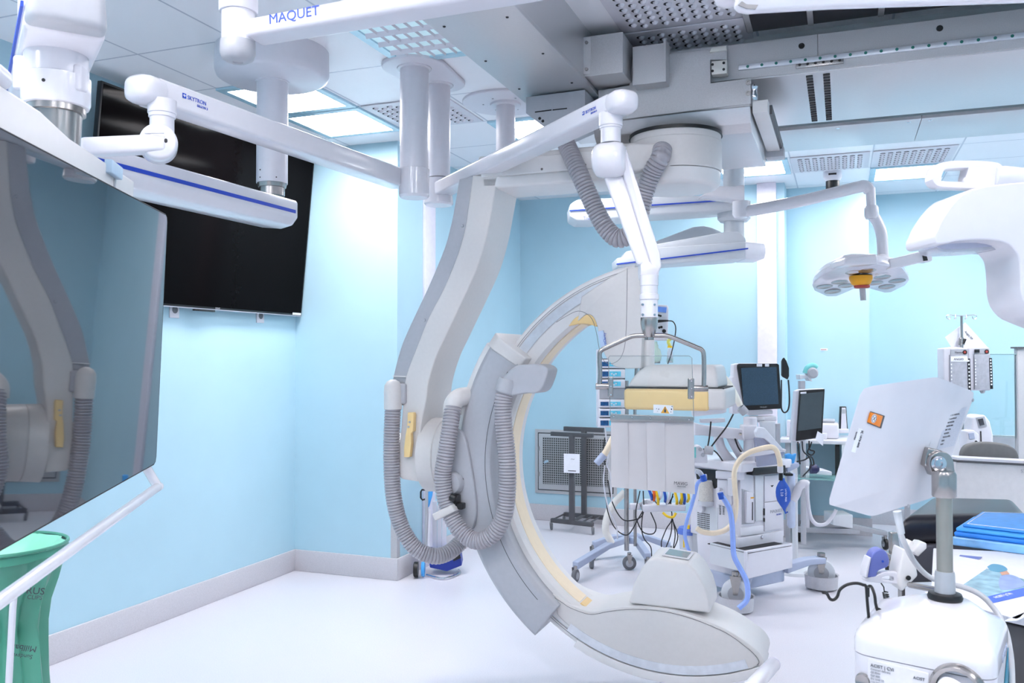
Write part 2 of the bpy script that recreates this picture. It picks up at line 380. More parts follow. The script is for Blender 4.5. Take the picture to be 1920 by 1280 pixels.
jb = MB()
for k in range(6): jb.lathe((a.x + (b.x - a.x) * (k + .5) / 6, YF - .02, zc), (0, -1, 0), [(0, .006), (.001, .006)], 10)
jb.each('joint_bolt', 'black', t)
for px in (1522, 1552):
    x = PZ(px, 180, ZR).x; m = MB()
    for k in range(19): m.box((x - .014, YF + .03 + k * .042, ZR - .004), (x + .014, YF + .052 + k * .042, ZR))
    m.build('cable_chain', 'dark', t)
MB().box((-1.3, YR, ZR + .005), (3.2, YR + .06, ZR + .03)).build('shadow_gap', 'black', t)
t = T('ceiling_panel', 'polished grey ceiling panel with small screws behind the silver rail beam', 'ceiling panel', (1, 5, 2.86))
y0, y1 = PZ(1580, 238, 2.8).y, PZ(1580, 276, 2.8).y
x2 = PZ(1728, 225, 2.8).x
MB().box((-1.2, y0 - .03, 2.8), (x2 - .003, y1, H)).build('panel', 'silver', t, bev=.002)
MB().box((x2, y0 - .03, 2.8), (3.2, y1, H)).build('panel', 'silver', t, bev=.002)
m = MB()
for px, py in ((1571, 240), (1704, 229), (1744, 225)): m.lathe(PZ(px, py, 2.8), (0, 0, -1), [(0, .012), (.003, .01)], 12)
m.each('screw', 'chrome', t)
# bay above the rail: dark room reflection painted into the sheet colour
t = T('ceiling_infill', 'polished ceiling infill, its dark reflection painted in, above the rail beam at top right', 'ceiling panel', (1, 3.6, H))
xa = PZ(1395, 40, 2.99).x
MB().box((xa, 2.6, H - .012), (3.2, YF + .1, H - .001)).build('sheet', mat('infill_dark_reflection', s2l(96, 95, 101), .22, metal=.6), t)
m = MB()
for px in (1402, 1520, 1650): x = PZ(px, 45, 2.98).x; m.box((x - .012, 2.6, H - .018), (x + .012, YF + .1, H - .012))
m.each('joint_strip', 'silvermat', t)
# junction boxes
t = T('junction_box', 'large grey metal box with screwed bracket fixed beside the flat rail cover', 'junction box', PY(1135, 110, 3.75))
Yb = 3.72
q = [PY(1095, 69, Yb), PY(1168, 57, Yb), PY(1168, 139, Yb), PY(1095, 144, Yb)]
x0, x1, z0, z1 = q[3].x, q[2].x, q[3].z, q[0].z
MB().box((x0, Yb, z0), (x1, Yb + .26, z1)).build('box', 'silvermat', t, bev=.003)
MB().box((x0 - .004, Yb - .006, z0 + .01), (x0 + .033, Yb, z1 - .005)).build('bracket', mat('pale_metal', s2l(205, 203, 205), .5), t, bev=.001)
m = MB()
for z in (z0 + .03, z1 - .03): m.lathe((x0 + .014, Yb - .006, z), (0, -1, 0), [(0, .008), (.006, .007)], 12)
m.each('screw', 'steel', t)
t = T('junction_box', 'smaller grey metal box right of the bracketed junction box, under the vent', 'junction box', PY(1215, 120, 3.9))
Yb = 3.80; a, b = PY(1186, 160, Yb), PY(1246, 80, Yb)
MB().box((a.x, Yb, a.z), (b.x, Yb + .1, b.z)).build('box', 'silvermat', t, bev=.003)
MB().box((b.x - .004, Yb - .004, a.z), (b.x + .006, Yb + .1, b.z + .015)).build('flange', 'silvermat', t)
t = T('sensor_box', 'grey wedge-shaped metal box with slots and two black ports under the rail cover', 'sensor box', PY(1050, 210, 3.75))
Yb = 3.80
MB().prism([PY(986, 182, Yb), PY(1097, 168, Yb), PY(1097, 215, Yb), PY(1045, 238, Yb), PY(1018, 236, Yb), PY(986, 212, Yb)], (0, .3, 0)).build('box', 'casegrey', t, bev=.002)
m = MB()
for a, b in (((1003, 210), (1034, 206)), ((1036, 206), (1063, 203))): m.prism([PY(a[0], a[1] + 1, Yb - .002), PY(b[0], b[1] + 1, Yb - .002), PY(b[0], b[1] - 1, Yb - .002), PY(a[0], a[1] - 1, Yb - .002)], (0, .01, 0))
for a in ((1012, 222), (1018, 227)): m.lathe(PY(*a, Yb), (0, -1, 0), [(0, .007), (.002, .007)], 10)
m.each('port', 'black', t)
# ---------------------------------------------------------------- imaging C-arm
cx, cz = -.7045, 1.03; YA, YBk = 3.80, 4.03
ca = T('angiography_arm', 'large pale C-shaped x-ray imaging arm hanging from the ceiling rail in the middle', 'x-ray machine', (cx, 3.95, 2.5))
# carriage
m = MB()
pl = [(1122, 170), (1180, 160), (1186, 108), (1250, 102), (1325, 93), (1363, 95), (1363, 112), (1332, 112), (1332, 156), (1407, 146), (1408, 194), (1180, 222), (1122, 228)]
m.prism([PY(x, y, 3.88) for x, y in pl], (0, .04, 0)); cg = m.build('carriage_plate', 'silvermat', ca, bev=.002)
MB().prism([PY(1252, 98, 3.915), PY(1364, 84, 3.915), PY(1364, 102, 3.915), PY(1252, 112, 3.915)], (0, .01, 0)).build('plate_rim', 'silvermat', cg)
m = MB(); m.prism([PY(1334, 140, 3.86), PY(1363, 137, 3.86), PY(1363, 112, 3.86), PY(1334, 115, 3.86)], (0, .05, 0)); m.prism([PY(1330, 98, 3.87), PY(1362, 94, 3.87), PY(1362, 85, 3.87), PY(1334, 89, 3.87)], (0, .03, 0))
m.each('guide_block', mat('pale_alu', s2l(214, 212, 206), .4, metal=.3), ca, bev=.002)
m = MB()
for p in ((1336, 121), (1357, 118), (1336, 133), (1357, 130)): m.lathe(PY(*p, 3.86), (0, -1, 0), [(0, .006), (.001, .006)], 12)
m.each('block_bolt', 'black', ca)
m = MB()
for p in ((1403, 155), (1403, 175)): m.lathe(PY(*p, 3.88), (0, -1, 0), [(0, .011), (.004, .011), (.0041, .006), (.001, .006)], 20)
m.each('socket_screw', 'steel', cg)
MB().lathe(PY(1414, 176, 3.9), (0, 0, 1), [(-.03, .012), (-.01, .018), (.01, .012), (.03, .018), (.04, .01)], 12).build('end_stop', 'chrome', ca)
zb = 2.515; xr = PY(1407, 200, 3.9).x
zl = PY(1300, 207, 3.88).z; zr2 = PY(1405, 231, 3.93).z
m = MB(); m.loft([[V((x, 3.89, zl)), V((x, 4.7, zl)), V((x, 4.7, zl + .06)), V((x, 3.89, zl + .06))] for x in (-1.08, xr)])
m.build('carriage_body', 'silvermat', ca, bev=.003)
m = MB(); m.loft([[V((x, 3.90, zl)), V((x, 3.93, zb + .03)), V((x, 3.98, zb)), V((x, 4.72, zb)), V((x, 4.72, zl))] for x in (-1.08, xr)])
m.build('carriage_base', 'silver', ca, bev=.004)
a = PY(1411, 212, 3.9); b = PY(1440, 186, 3.9)
m = MB(); m.box((a.x, 3.9, a.z), (b.x, 4.74, b.z)); m.build('end_rail', 'carmlight', ca, bev=.003)
MB().box((a.x - .005, 4.66, a.z - .03), (b.x + .02, 4.75, a.z + .02)).build('end_cap', 'casegrey', ca, bev=.003)
MB().box((b.x, 3.98, a.z + .01), (b.x + .012, 4.74, a.z + .05)).build('edge_strip', 'darkgrey', ca)
# rotor
MB().lathe((cx, 3.95, zb), (0, 0, -1), [(-.01, .207), (.004, .207), (.005, .21)], 64).build('rotor_ring', 'black', ca)
MB().lathe((cx, 3.95, zb - .004), (0, 0, -1), [(0, .203), (.03, .203), (.032, .206), (.16, .206), (.165, .203)], 64).build('rotor_housing', 'carm', ca, bev=.002)
MB().lathe((cx, 3.95, zb - .172), (0, 0, -1), [(0, .2), (.05, .198), (.065, .185), (.07, .16)], 64).build('rotor_cap', 'carmlight', ca, ang=50)
zt, zu = 2.475, 2.315
# horizontal beam
m = MB(); m.box((-1.62, YA + .005, zu + .055), (cx, YBk + .06, zt)); bm_ = m.build('boom', 'carm', ca, bev=.012)
m = MB(); m.box((-1.6, YA - .006, zu + .055), (-.98, YA + .03, zu + .135)); m.build('boom_cover', 'carmlight', ca, bev=.006)
m = MB(); m.box((-1.6, YA + .0, zu), (cx, YBk + .05, zu + .06)); m.build('boom_underside', 'carmlight', ca, bev=.014)
m = MB()
for p in ((1016, 317), (1097, 309), (1198, 290)): m.lathe(PY(*p, YA - .006), (0, -1, 0), [(0, .006), (.003, .005)], 12)
m.each('boom_screw', 'steel', ca)
# hose socket block on rotor
m = MB(); m.prism([PY(1180, 268, 3.745), PY(1225, 267, 3.745), PY(1258, 270, 3.745), PY(1258, 312, 3.745), PY(1215, 318, 3.745), PY(1165, 322, 3.745), PY(1165, 280, 3.745)], (0, .12, 0)); m.build('hose_socket', 'carm', ca, bev=.012)
# column: S shaped, pale front, grey insert
fl = [(886, 328), (876, 400), (870, 435), (856, 482), (831, 542), (804, 594), (785, 641), (771, 676), (760, 709), (756, 750), (752, 800), (748, 860), (747, 888), (753, 898)]
fr = [(934, 328), (921, 400), (913, 441), (897, 496), (872, 553), (837, 627), (818, 668), (804, 714), (799, 750), (790, 795), (786, 841), (784, 880), (784, 903)]
gl = [(859, 335), (848, 400), (842, 427), (831, 466), (804, 531), (782, 578), (763, 619), (749, 654), (736, 703), (730, 740), (728, 760)]
L_ = [PY(*p, YA) for p in fl]; R_ = [PY(*p, YA) for p in fr]
def smooth(l): return catmull(l, 4)
poly = smooth(L_) + smooth(R_)[::-1]
MB().prism(poly, (0, .285, 0)).build('column', 'carm', ca, bev=.014, ang=30)
G = smooth([PY(*p, YA) for p in gl]); gr = [PY(x + 5, y, YA) for x, y in fl if y <= 760]
gr = smooth(gr) + [PY(760, 760, YA)]
MB().prism([p + V((0, .012, 0)) for p in G + gr[::-1]], (0, .25, 0)).build('column_side_cover', 'casegrey', ca, bev=.004, ang=30)
m = MB()
for p in ((867, 423), (796, 600)): m.lathe(PY(*p, YA + .012), (0, -1, 0), [(0, .008), (.004, .006)], 14)
m.each('cover_screw', 'casegrey', ca)
MB().prism([PY(736, 704, YA + .002), PY(762, 705, YA + .002), PY(762, 707, YA + .002), PY(736, 706, YA + .002)], (0, .02, 0)).build('cover_seam', 'carmlight', ca)
# pivot
zc_ = 1.03; ayp = 3.945
MB().lathe((-1.93, ayp, zc_), (1, 0, 0), [(0, .185), (.08, .18), (.085, .175), (.088, .18), (.3, .165), (.36, .15)], 64).build('pivot', 'carm', ca, ang=40)
MB().lathe((-1.99, ayp, zc_), (-1, 0, 0), [(-.02, .10), (.12, .10), (.13, .09)], 48).build('pivot_rear', 'carm', ca, ang=40)
# handle
m = MB()
hp = [(764, 773), (775, 773), (776, 778), (774, 808), (770, 812), (771, 830), (768, 857), (757, 857), (757, 840), (760, 815), (763, 800)]
h_ = MB().prism([PY(*p, YA - .035) for p in hp], (0, .028, 0)).build('brake_handle', 'yellow', ca, bev=.004)
MB().prism([PY(770, 776, YA - .01), PY(778, 776, YA - .01), PY(778, 808, YA - .01), PY(770, 808, YA - .01)], (0, .03, 0)).build('handle_mount', 'yellow', h_, bev=.002)
for p in ((768, 791), (766, 800)): MB().lathe(PY(*p, YA - .035), (0, -1, 0), [(0, .0055), (.003, .005)], 16).build('button', 'casegrey', h_)
# sleeve
deg = math.radians
def rad(px, py, Y): p = PY(px, py, Y); return math.hypot(p.x - cx, p.z - cz), math.degrees(math.atan2(p.z - cz, p.x - cx))
YS = 3.715
A0, A1 = deg(146), deg(232)
MB().sector((cx, cz), [(.80, YS + .02), (.815, YS), (.90, YS - .002), (.965, YS + .012), (.985, YS + .03), (.985, 4.12), (.93, 4.13), (.93, 4.06), (.80, 4.06)], A0, A1, 70).build('arc_sleeve', 'casegrey', ca, bev=.004, ang=30)
MB().sector((cx, cz), [(.838, YS - .001), (.841, YS - .001), (.841, YS + .01), (.838, YS + .01)], deg(150), deg(226), 60).build('sleeve_groove', 'darkgrey', ca)
MB().sector((cx, cz), [(.98, YS + .035), (1.015, YS + .05), (1.025, YS + .08), (1.025, 4.08), (.98, 4.1)], deg(147), deg(176), 40).build('sleeve_back_cover', 'carmlight', ca, bev=.008, ang=30)
MB().sector((cx, cz), [(.98, YS + .06), (1.01, YS + .07), (1.01, 4.06), (.98, 4.08)], deg(176.6), deg(196), 30).build('sleeve_back_cover', 'carm', ca, bev=.004, ang=30)
MB().sector((cx, cz), [(.80, YS + .005), (.86, YS - .01), (.96, YS - .004), (1.0, YS + .03), (1.0, 4.1), (.80, 4.08)], deg(143), deg(147), 8).build('sleeve_end_cap', 'carm', ca, bev=.012, ang=30)
# teardrop side plate and black clamp
tp = [(868, 798), (880, 800), (890, 812), (900, 850), (907, 890), (912, 930), (912, 960), (905, 985), (895, 985), (880, 975), (862, 950), (852, 915), (850, 870), (852, 820)]
MB().prism(smooth([PY(x - 20, y + 90 - 84, YS - .018) for x, y in tp]), (0, .03, 0)).build('side_plate', 'casegrey', ca, bev=.006, ang=30)
MB().lathe(PY(850, 905, YS - .02), (0, -1, 0), [(0, .055), (.03, .05), (.035, .045)], 32).build('side_boss', 'casegrey', ca, ang=40)
MB().lathe(PY(867, 898, YS - .02), (0, -1, 0), [(0, .007), (.003, .006)], 16).build('side_screw', 'steel', ca)
# C arc
R0, R1 = .765, .912
T0, T1 = deg(100), deg(283)
MB().sector((cx, cz), [(R0 + .012, YA), (.83, YA - .002), (.833, YA + .006), (.882, YA + .006), (.885, YA - .002), (R1 - .008, YA), (R1, YA + .01), (R1, YBk), (R0 + .012, YBk), (R0, YBk - .015), (R0, YA + .02)], T0, T1, 140).build('arc', 'carmlight', ca, ang=25)
MB().sector((cx, cz), [(.836, YA + .001), (.879, YA + .001), (.879, YA + .01), (.836, YA + .01)], T0, T1, 140).build('arc_track', 'track', ca, ang=25)
MB().sector((cx, cz), [(R0 - .003, YA + .045), (R0 + .004, YA + .045), (R0 + .004, YBk - .07), (R0 - .003, YBk - .07)], deg(112), deg(236), 100).build('arc_lining', 'lining', ca, ang=25)
# detector head
hd = [(1083, 602), (1098, 590), (1110, 592), (1118, 606), (1124, 632), (1130, 656), (1141, 676), (1156, 688), (1178, 691), (1202, 690), (1206, 560), (1206, 499), (1176, 503), (1140, 522), (1090, 556)]
MB().prism(smooth([PY(*p, YA - .012) for p in hd[:9]]) + [PY(*p, YA - .012) for p in hd[9:]], (0, .27, 0)).build('detector_column', 'carm', ca, bev=.008, ang=30)
m = MB(); m.prism(smooth([PY(x, y, YA - .006) for x, y in ((1066, 611), (1076, 598), (1088, 590), (1100, 587), (1111, 591), (1118, 604), (1118, 612), (1106, 608), (1088, 606), (1076, 609))]), (0, .22, 0)); m.build('column_bumper', 'yellow', ca, bev=.006)
m = MB().prism([PY(1120, 621, YA - .02), PY(1131, 619, YA - .02), PY(1139, 655, YA - .02), PY(1128, 657, YA - .02)], (0, .01, 0)); lb = m.build('name_label', mat('label_blue', s2l(190, 210, 236), .4), ca, bev=.002)
d_ = (PY(1137, 621, YA) - PY(1139, 656, YA)).normalized()
text('SureClarity', PY(1137, 654, YA - .0215), d_, V((-1, 0, .1)), .016, 'bluelogo', ca)
m = MB()
sx_ = PY(1213, 650, 3.88).x; m.lathe((sx_, 3.88, 1.66), (0, 0, -1), [(0, .034), (.3, .034), (.32, .042), (.36, .06)], 32); m.build('detector_shaft', 'carmlight', ca, ang=40)
b0 = PY(1170, 766, 3.76); b1 = PY(1330, 768, 3.76); dl, dr = b0.x, b1.x
zz = lambda y: PY(1250, y, 3.76).z
m = MB(); m.loft([[V((dl + .0 + i[0], 3.77 + i[1], i[3])), V((dr + .04 - i[0] * .2, 3.77 + i[1], i[3])), V((dr + .04 - i[0] * .2, 4.1, i[3])), V((dl + i[0], 4.1, i[3]))] for i in ((.01, 0, 0, zz(727)), (.03, .0, 0, zz(712)), (.06, .01, 0, zz(695)), (.10, .03, 0, zz(684)))])
m.build('detector_body', 'carm', ca, bev=.014)
MB().box((dl + .004, 3.77, zz(729)), (dr + .06, 4.1, zz(726))).build('detector_seam', 'dark', ca)
m = MB(); m.box((dl, 3.75, zz(769)), (dr, 4.12, zz(729))); m.build('detector_bumper', 'yellow', ca, bev=.016)
m = MB(); m.box((dr - .03, 3.757, zz(767)), (dr + .07, 4.12, zz(727))); m.build('detector_end', 'carm', ca, bev=.018)
q0 = PY(1243, 768, 3.745)
wl = MB().prism([PY(1225, 774, 3.745), PY(1262, 776, 3.745), PY(1262, 760, 3.745), PY(1225, 758, 3.745)], (0, .004, 0)).build('warning_label', 'paper', ca)
MB().prism([PY(1239, 774, 3.744), PY(1255, 775, 3.744), PY(1247, 761, 3.744)], (0, .001, 0)).build('warning_triangle', mat('warning_amber', s2l(235, 170, 40), .5), wl)
m = MB()
for p, s_ in (((1247, 770), 3), ((1247, 765), 1.3), ((1259, 767), 1.6), ((1258, 772), 1), ((1260, 762), 1), ((1235, 767), 1.1), ((1231, 766), .8), ((1233, 771), .6)): c = PY(*p, 3.7435); m.box((c.x - .0025 * s_ * .6, c.y, c.z - .0022 * s_), (c.x + .0025 * s_ * .6, c.y + .001, c.z + .0022 * s_))
m.build('warning_print', 'ink', wl)
# tube housing at the bottom
YT = 3.775
up = [(1040, 1120), (1055, 1130), (1069, 1139), (1098, 1150), (1116, 1151), (1142, 1146), (1186, 1142), (1244, 1146), (1302, 1161), (1361, 1186), (1395, 1210), (1414, 1226), (1423, 1240), (1420, 1247)]
lo_ = [(1410, 1253), (1350, 1262), (1290, 1263), (1200, 1250), (1130, 1222), (1075, 1180), (1045, 1152)]
hp = smooth([PY(*p, YT) for p in up]) + smooth([PY(*p, YT) for p in lo_])
MB().prism(hp, (0, .04, 0)).build('tube_housing', 'carm', ca, bev=.004, ang=30)
up2 = [(1036, 1112), (1052, 1124), (1068, 1133), (1098, 1144), (1116, 1146), (1142, 1141), (1186, 1137), (1244, 1141), (1302, 1155), (1361, 1179), (1400, 1204), (1424, 1224), (1433, 1243), (1424, 1254), (1350, 1266), (1290, 1267), (1200, 1254), (1130, 1226), (1075, 1186), (1038, 1154)]
A = [PY(x, y, YT + .015) for x, y in up2]; cen = sum(A, V((0, 0, 0))) / len(A)
A = catmull(A, 3)
MB().prism(A, (0, .30, 0)).build('tube_casing', 'carmlight', ca, bev=.018, seg=4, ang=30)
MB().sector((cx, cz), [(.885, YT - .004), (.922, YT), (.925, YT + .01), (.925, 4.06), (.885, 4.07)], deg(242), deg(295), 50).build('housing_skirt', 'carmlight', ca, bev=.003, ang=30)
MB().sector((cx, cz), [(.84, YT - .0025), (.878, YT - .0025), (.878, YT + .01), (.84, YT + .01)], deg(238), deg(292), 60).build('housing_track', 'track', ca)
bp = [(1178, 1131), (1331, 1150), (1330, 1128), (1322, 1100), (1305, 1070), (1290, 1056), (1232, 1046), (1216, 1048), (1202, 1066), (1188, 1096)]
MB().prism([PY(*p, YT + .03) for p in bp], (0, .25, 0)).build('tube_port', 'carmlight', ca, bev=.012, ang=30)
zt_ = PY(1260, 1051, YT + .03).z + .001
a, b = PY(1232, 1046, YT + .03), PY(1290, 1056, YT + .03)
dv = (b - a)
m = MB(); m.prism([a + dv * .08 + V((0, .05, .002)), a + dv * .96 + V((0, .05, .002)), a + dv * .96 + V((0, .2, .002)), a + dv * .08 + V((0, .2, .002))], (0, 0, .004)); m.build('port_frame', 'white', ca, bev=.002)
m = MB(); m.prism([a + dv * .16 + V((0, .07, .0065)), a + dv * .88 + V((0, .07, .0065)), a + dv * .88 + V((0, .18, .0065)), a + dv * .16 + V((0, .18, .0065))], (0, 0, .001)); m.build('port_window', mat('smoked_window', s2l(120, 128, 124), .1, coat=.5), ca)
MB().sector((cx, cz), [(R0 - .006, YA + .04), (R0 + .004, YA + .04), (R0 + .004, YBk - .08), (R0 - .006, YBk - .08)], deg(236.5), deg(242.5), 10).build('lining_end', 'yellow', ca, bev=.002)
# hose sockets and hoses
c = PY(737, 738, 3.78)
m = MB(); m.lathe(c + V((0, 0, -.075)), (0, 0, 1), [(0, .044), (.085, .045), (.115, .042), (.135, .03), (.145, .012)], 36); m.build('hose_elbow', 'carm', ca, ang=50)
m = MB(); m.obox(c + V((.035, .03, .0)), (.03, 0, 0), (0, .03, 0), (0, 0, .05)); m.build('hose_elbow_mount', 'casegrey', ca, bev=.01)
h1 = [PY(x, y, Y) for x, y, Y in ((737, 762, 3.78), (735, 800, 3.78), (734, 860, 3.78), (738, 930, 3.78), (752, 985, 3.8), (778, 1026, 3.82), (812, 1042, 3.86), (840, 1036, 3.92), (862, 1018, 3.98), (880, 1000, 4.0))]
MB().corr(h1, .0405, .0138, .16, 24).build('cable_hose', 'hose', ca, ang=80)
m = MB(); m.tube([PY(848, 776, 3.70), PY(850, 757, 3.70), PY(862, 745, 3.72), PY(885, 742, 3.8)], .044, 24, sm=5); m.build('hose_elbow', 'carm', ca, ang=60)
h2 = [PY(x, y, Y) for x, y, Y in ((849, 764, 3.69), (844, 800, 3.66), (836, 850, 3.64), (830, 895, 3.64), (838, 945, 3.64), (858, 988, 3.64), (890, 1013, 3.64), (922, 1003, 3.64), (944, 968, 3.64), (951, 920, 3.64), (951, 860, 3.64), (945, 800, 3.64), (943, 755, 3.64), (949, 722, 3.645))]
MB().corr(h2, .040, .0138, .16, 24).build('cable_hose', 'hose', ca, ang=80)
m = MB(); m.obox(PY(839, 958, 3.63), RT * .045 + UP * .022, RT * -.008 + UP * .015, (0, .047, 0)); m.build('hose_clamp', 'carm', ca, bev=.005)
m = MB(); m.obox(PY(852, 940, 3.66), (.02, 0, .0), (0, .03, 0), (.0, 0, .03)); m.obox(PY(862, 948, 3.66), (.022, 0, .0), (0, .02, 0), (.0, 0, .014)); m.tube([PY(845, 930, 3.62), PY(855, 935, 3.62)], .018, 12); m.each('clamp_knob', 'black', ca, bev=.005)
br = [(930, 727), (945, 705), (966, 686), (990, 683), (1012, 683), (1026, 690), (1026, 702), (1016, 728), (1003, 737), (985, 737), (962, 741), (950, 742)]
MB().prism(smooth([PY(*p, 3.62) for p in br]), (0, .14, 0)).build('hose_bracket', 'casegrey', ca, bev=.014, ang=40)
MB().lathe(PY(948, 730, 3.642), (.25, 0, 1), [(-.01, .046), (.03, .046), (.05, .04)], 28).build('hose_collar', 'casegrey', ca, ang=50)
h3 = [PY(x, y, Y) for x, y, Y in ((1058, 262, 3.86), (1070, 288, 3.78), (1086, 325, 3.74), (1104, 365, 3.74), (1120, 400, 3.74), (1138, 430, 3.74), (1160, 447, 3.74), (1184, 436, 3.74), (1198, 405, 3.74), (1208, 365, 3.74), (1222, 325, 3.72), (1238, 296, 3.7), (1242, 280, 3.74))]
MB().corr(h3, .042, .0155, .18, 24).build('cable_hose', 'hose', ca, ang=80)

def seam(pts, Y, nm, r=.0011, n=4): MB().tube([PY(x, y, Y) for x, y in pts], r, 6, sm=n).build(nm, 'rubber', ca)
seam([(1176, 503), (1175.5, 560), (1174, 620), (1171, 650), (1164, 670), (1152, 680), (1140, 681), (1131, 674), (1124, 655), (1118, 622), (1110, 598), (1098, 587), (1084, 583), (1068, 589), (1043, 604)], YA - .0125, 'panel_seam')
seam(up, YT - .0005, 'housing_seam')
MB().sector((cx, cz), [(.8895, YA - .0025), (.8915, YA - .0025), (.8915, YA + .002), (.8895, YA + .002)], T0, T1, 120).build('arc_seam', 'rubber', ca)
# ---------------------------------------------------------------- ceiling booms
def se(x): return math.copysign(abs(x) ** .6, x)
def arm(parent, name, At, Ab, dA, Bt, Bb, dB, w_, m='white', bev=.012, dA2=None, dB2=None):
    A1_, A2_, B1_, B2_ = P(*At, dA), P(*Ab, dA2 or dA), P(*Bt, dB), P(*Bb, dB2 or dB)
    d = B1_ - A1_; n = V((-d.y, d.x, 0)).normalized()
    if n.dot(A1_ - EYE) < 0: n = -n
    return MB().prism([A1_, B1_, B2_, A2_], n * w_).build(name, m, parent, bev=bev, seg=4), (A1_, A2_, B1_, B2_, n)
def col(c, z0, z1): return V((c.x, c.y, z0)), V((c.x, c.y, z1))
# twin column mount plate
c1, c2 = PZ(777, 120, H), PZ(823, 152, H)
t = T('column_plate', 'white rounded ceiling plate from which the twin columns hang', 'ceiling plate', c1)
u = (c2 - c1).normalized(); n_ = V((-u.y, u.x, 0)); loop = []
for k in range(17): a = math.pi / 2 + math.pi * k / 16; loop.append(c1 + (u * math.cos(a) + n_ * math.sin(a)) * .165)
for k in range(17): a = -math.pi / 2 + math.pi * k / 16; loop.append(c2 + (u * math.cos(a) + n_ * math.sin(a)) * .14)
MB().prism([p - V((0, 0, .022)) for p in loop], (0, 0, .021)).build('plate', 'white', t, bev=.006)
for c, r in ((c1, .076), (c2, .066)): MB().lathe(c - V((0, 0, .022)), (0, 0, -1), [(0, r + .012), (.006, r + .01), (.008, r)], 32).build('collar', 'whitegloss', t)
def logo(parent, org, d, size):
    text('SKYTRON', org + d * size * 1.3, d, UP, size, 'bluelogo', parent, name='logo_text')
    text('ERGON 3', org + d * size * 3.6 - UP * size * .75, d, UP, size * .62, 'bluelogo', parent, name='logo_text')
    u_ = (UP - d * UP.dot(d)).normalized(); n = d.cross(u_)
    a = org + u_ * size * .35 + d * size * .5
    MB().obox(a + n * .0012, d * size * .42, u_ * size * .42, n * .0006).build('logo_mark', 'bluelogo', parent)
    MB().prism([a + n * .0019 + d * size * q[0] + u_ * size * q[1] for q in ((-.4, .05), (.1, .28), (.1, .1), (.4, .1), (-.1, -.28), (-.1, -.08))], n * .0004).build('logo_mark', 'white', parent)
# boom 1 : left folding arm
d1 = (c1 - EYE).dot(_F)
t = T('folding_boom_arm', 'white folding boom arm with blue lettering reaching left towards the wall television', 'boom arm', c1, 'white folding boom arms on the twin columns')
a_, b_ = col(c1, H - .024, 2.44); MB().lathe(a_, (0, 0, -1), [(0, .072), (a_.z - b_.z, .072)], 40).build('column', 'white', t)
b_z = P(777, 372, d1).z
MB().lathe(V((c1.x, c1.y, P(777, 318, d1).z)), (0, 0, -1), [(0, .0745), (.001, .0765), (P(777, 318, d1).z - b_z - .012, .0765), (P(777, 318, d1).z - b_z, .068)], 40).build('hub', 'whitegloss', t)
am, q = arm(t, 'upper_arm', (299, 144), (299, 192), 2.9, (768, 319), (768, 353), d1 + .02, .105, 'whitegloss')
dd = (q[2] - q[0]).normalized(); s0 = q[0].lerp(q[1], .48) + dd * .10 - q[4] * .0008
logo(t, s0, dd, .020)
hc = (q[0] + q[1]) / 2 + q[4] * .05
m = MB(); hh = (q[0] - q[1]).length / 2 + .004
m.loft([[hc + (-dd) * x * 1 + q[4] * (se(math.cos(a)) * r) + UP * (se(math.sin(a)) * r * .8) for a in [2 * math.pi * k / 24 for k in range(24)]] for x, r in ((-.03, .054), (0, .058), (.03, .058), (.052, .052), (.066, .036), (.069, .012))])
m.build('elbow_cap', 'whitegloss', t, ang=60)
ec = P(304, 205, 2.93)
m = MB(); m.lathe(ec + UP * .03, (0, 0, -1), [(0, .046), (.045, .046), (.047, .043), (.058, .043), (.06, .039), (.11, .039)], 32); m.build('swivel', 'white', t)
jc = P(297, 270, 2.90)
dn = (-(jc - EYE)).normalized(); dn.z = 0; dn.normalize()
m = MB(); m.lathe(jc + dn * .05, -dn, [(0, .05), (.006, .058), (.03, .061), (.085, .061), (.1, .05)], 48); m.build('joint', 'whitegloss', t, ang=50)
arm(t, 'forearm', (150, 256), (150, 290), 2.74, (312, 249), (312, 282), 2.86, .07, 'white')
MB().lathe(P(311, 265, 2.83), dn, [(0, .005), (.02, .005)], 10).build('joint_screw', 'dark', t)
MB().prism([P(268, 249, 2.838), P(307, 248.5, 2.838), P(307, 250, 2.838), P(268, 250.5, 2.838)], FW * .004).build('joint_slot', 'casegrey', t)
# boom 2 : arm with spring arm
d2 = (c2 - EYE).dot(_F)
t2 = T('folding_boom_arm', 'white folding boom arm whose angled spring arm carries the lead curtain shield', 'boom arm', c2, 'white folding boom arms on the twin columns')
a_, b_ = col(c2, H - .024, P(823, 334, d2).z); MB().lathe(a_, (0, 0, -1), [(0, .061), (a_.z - b_.z, .061)], 40).build('column', 'white', t2)
z0_, z1_ = P(815, 336, d2).z, P(815, 386, d2).z
MB().lathe(V((c2.x, c2.y, z0_)), (0, 0, -1), [(0, .066), (z0_ - z1_ - .01, .078), (z0_ - z1_, .07)], 40).build('hub', 'whitegloss', t2)
dE = 3.15
am, q = arm(t2, 'upper_arm', (812, 341), (812, 366), d2 - .06, (1138, 174), (1138, 210), dE, .10, 'whitegloss')
dd = (q[2] - q[0]).normalized(); s0 = q[2].lerp(q[3], .55) - dd * .165 - q[4] * .0008
logo(t2, s0, dd, .016)
hc = (q[2] + q[3]) / 2 + q[4] * .05
m = MB()
m.loft([[hc + dd * x + q[4] * (se(math.cos(a)) * r) + UP * (se(math.sin(a)) * r * .78) for a in [2 * math.pi * k / 24 for k in range(24)]] for x, r in ((-.03, .048), (0, .052), (.035, .053), (.062, .046), (.075, .032), (.078, .012))])
m.build('elbow_cap', 'whitegloss', t2, ang=60)
e0 = P(1145, 228, 3.2); dj = 3.2
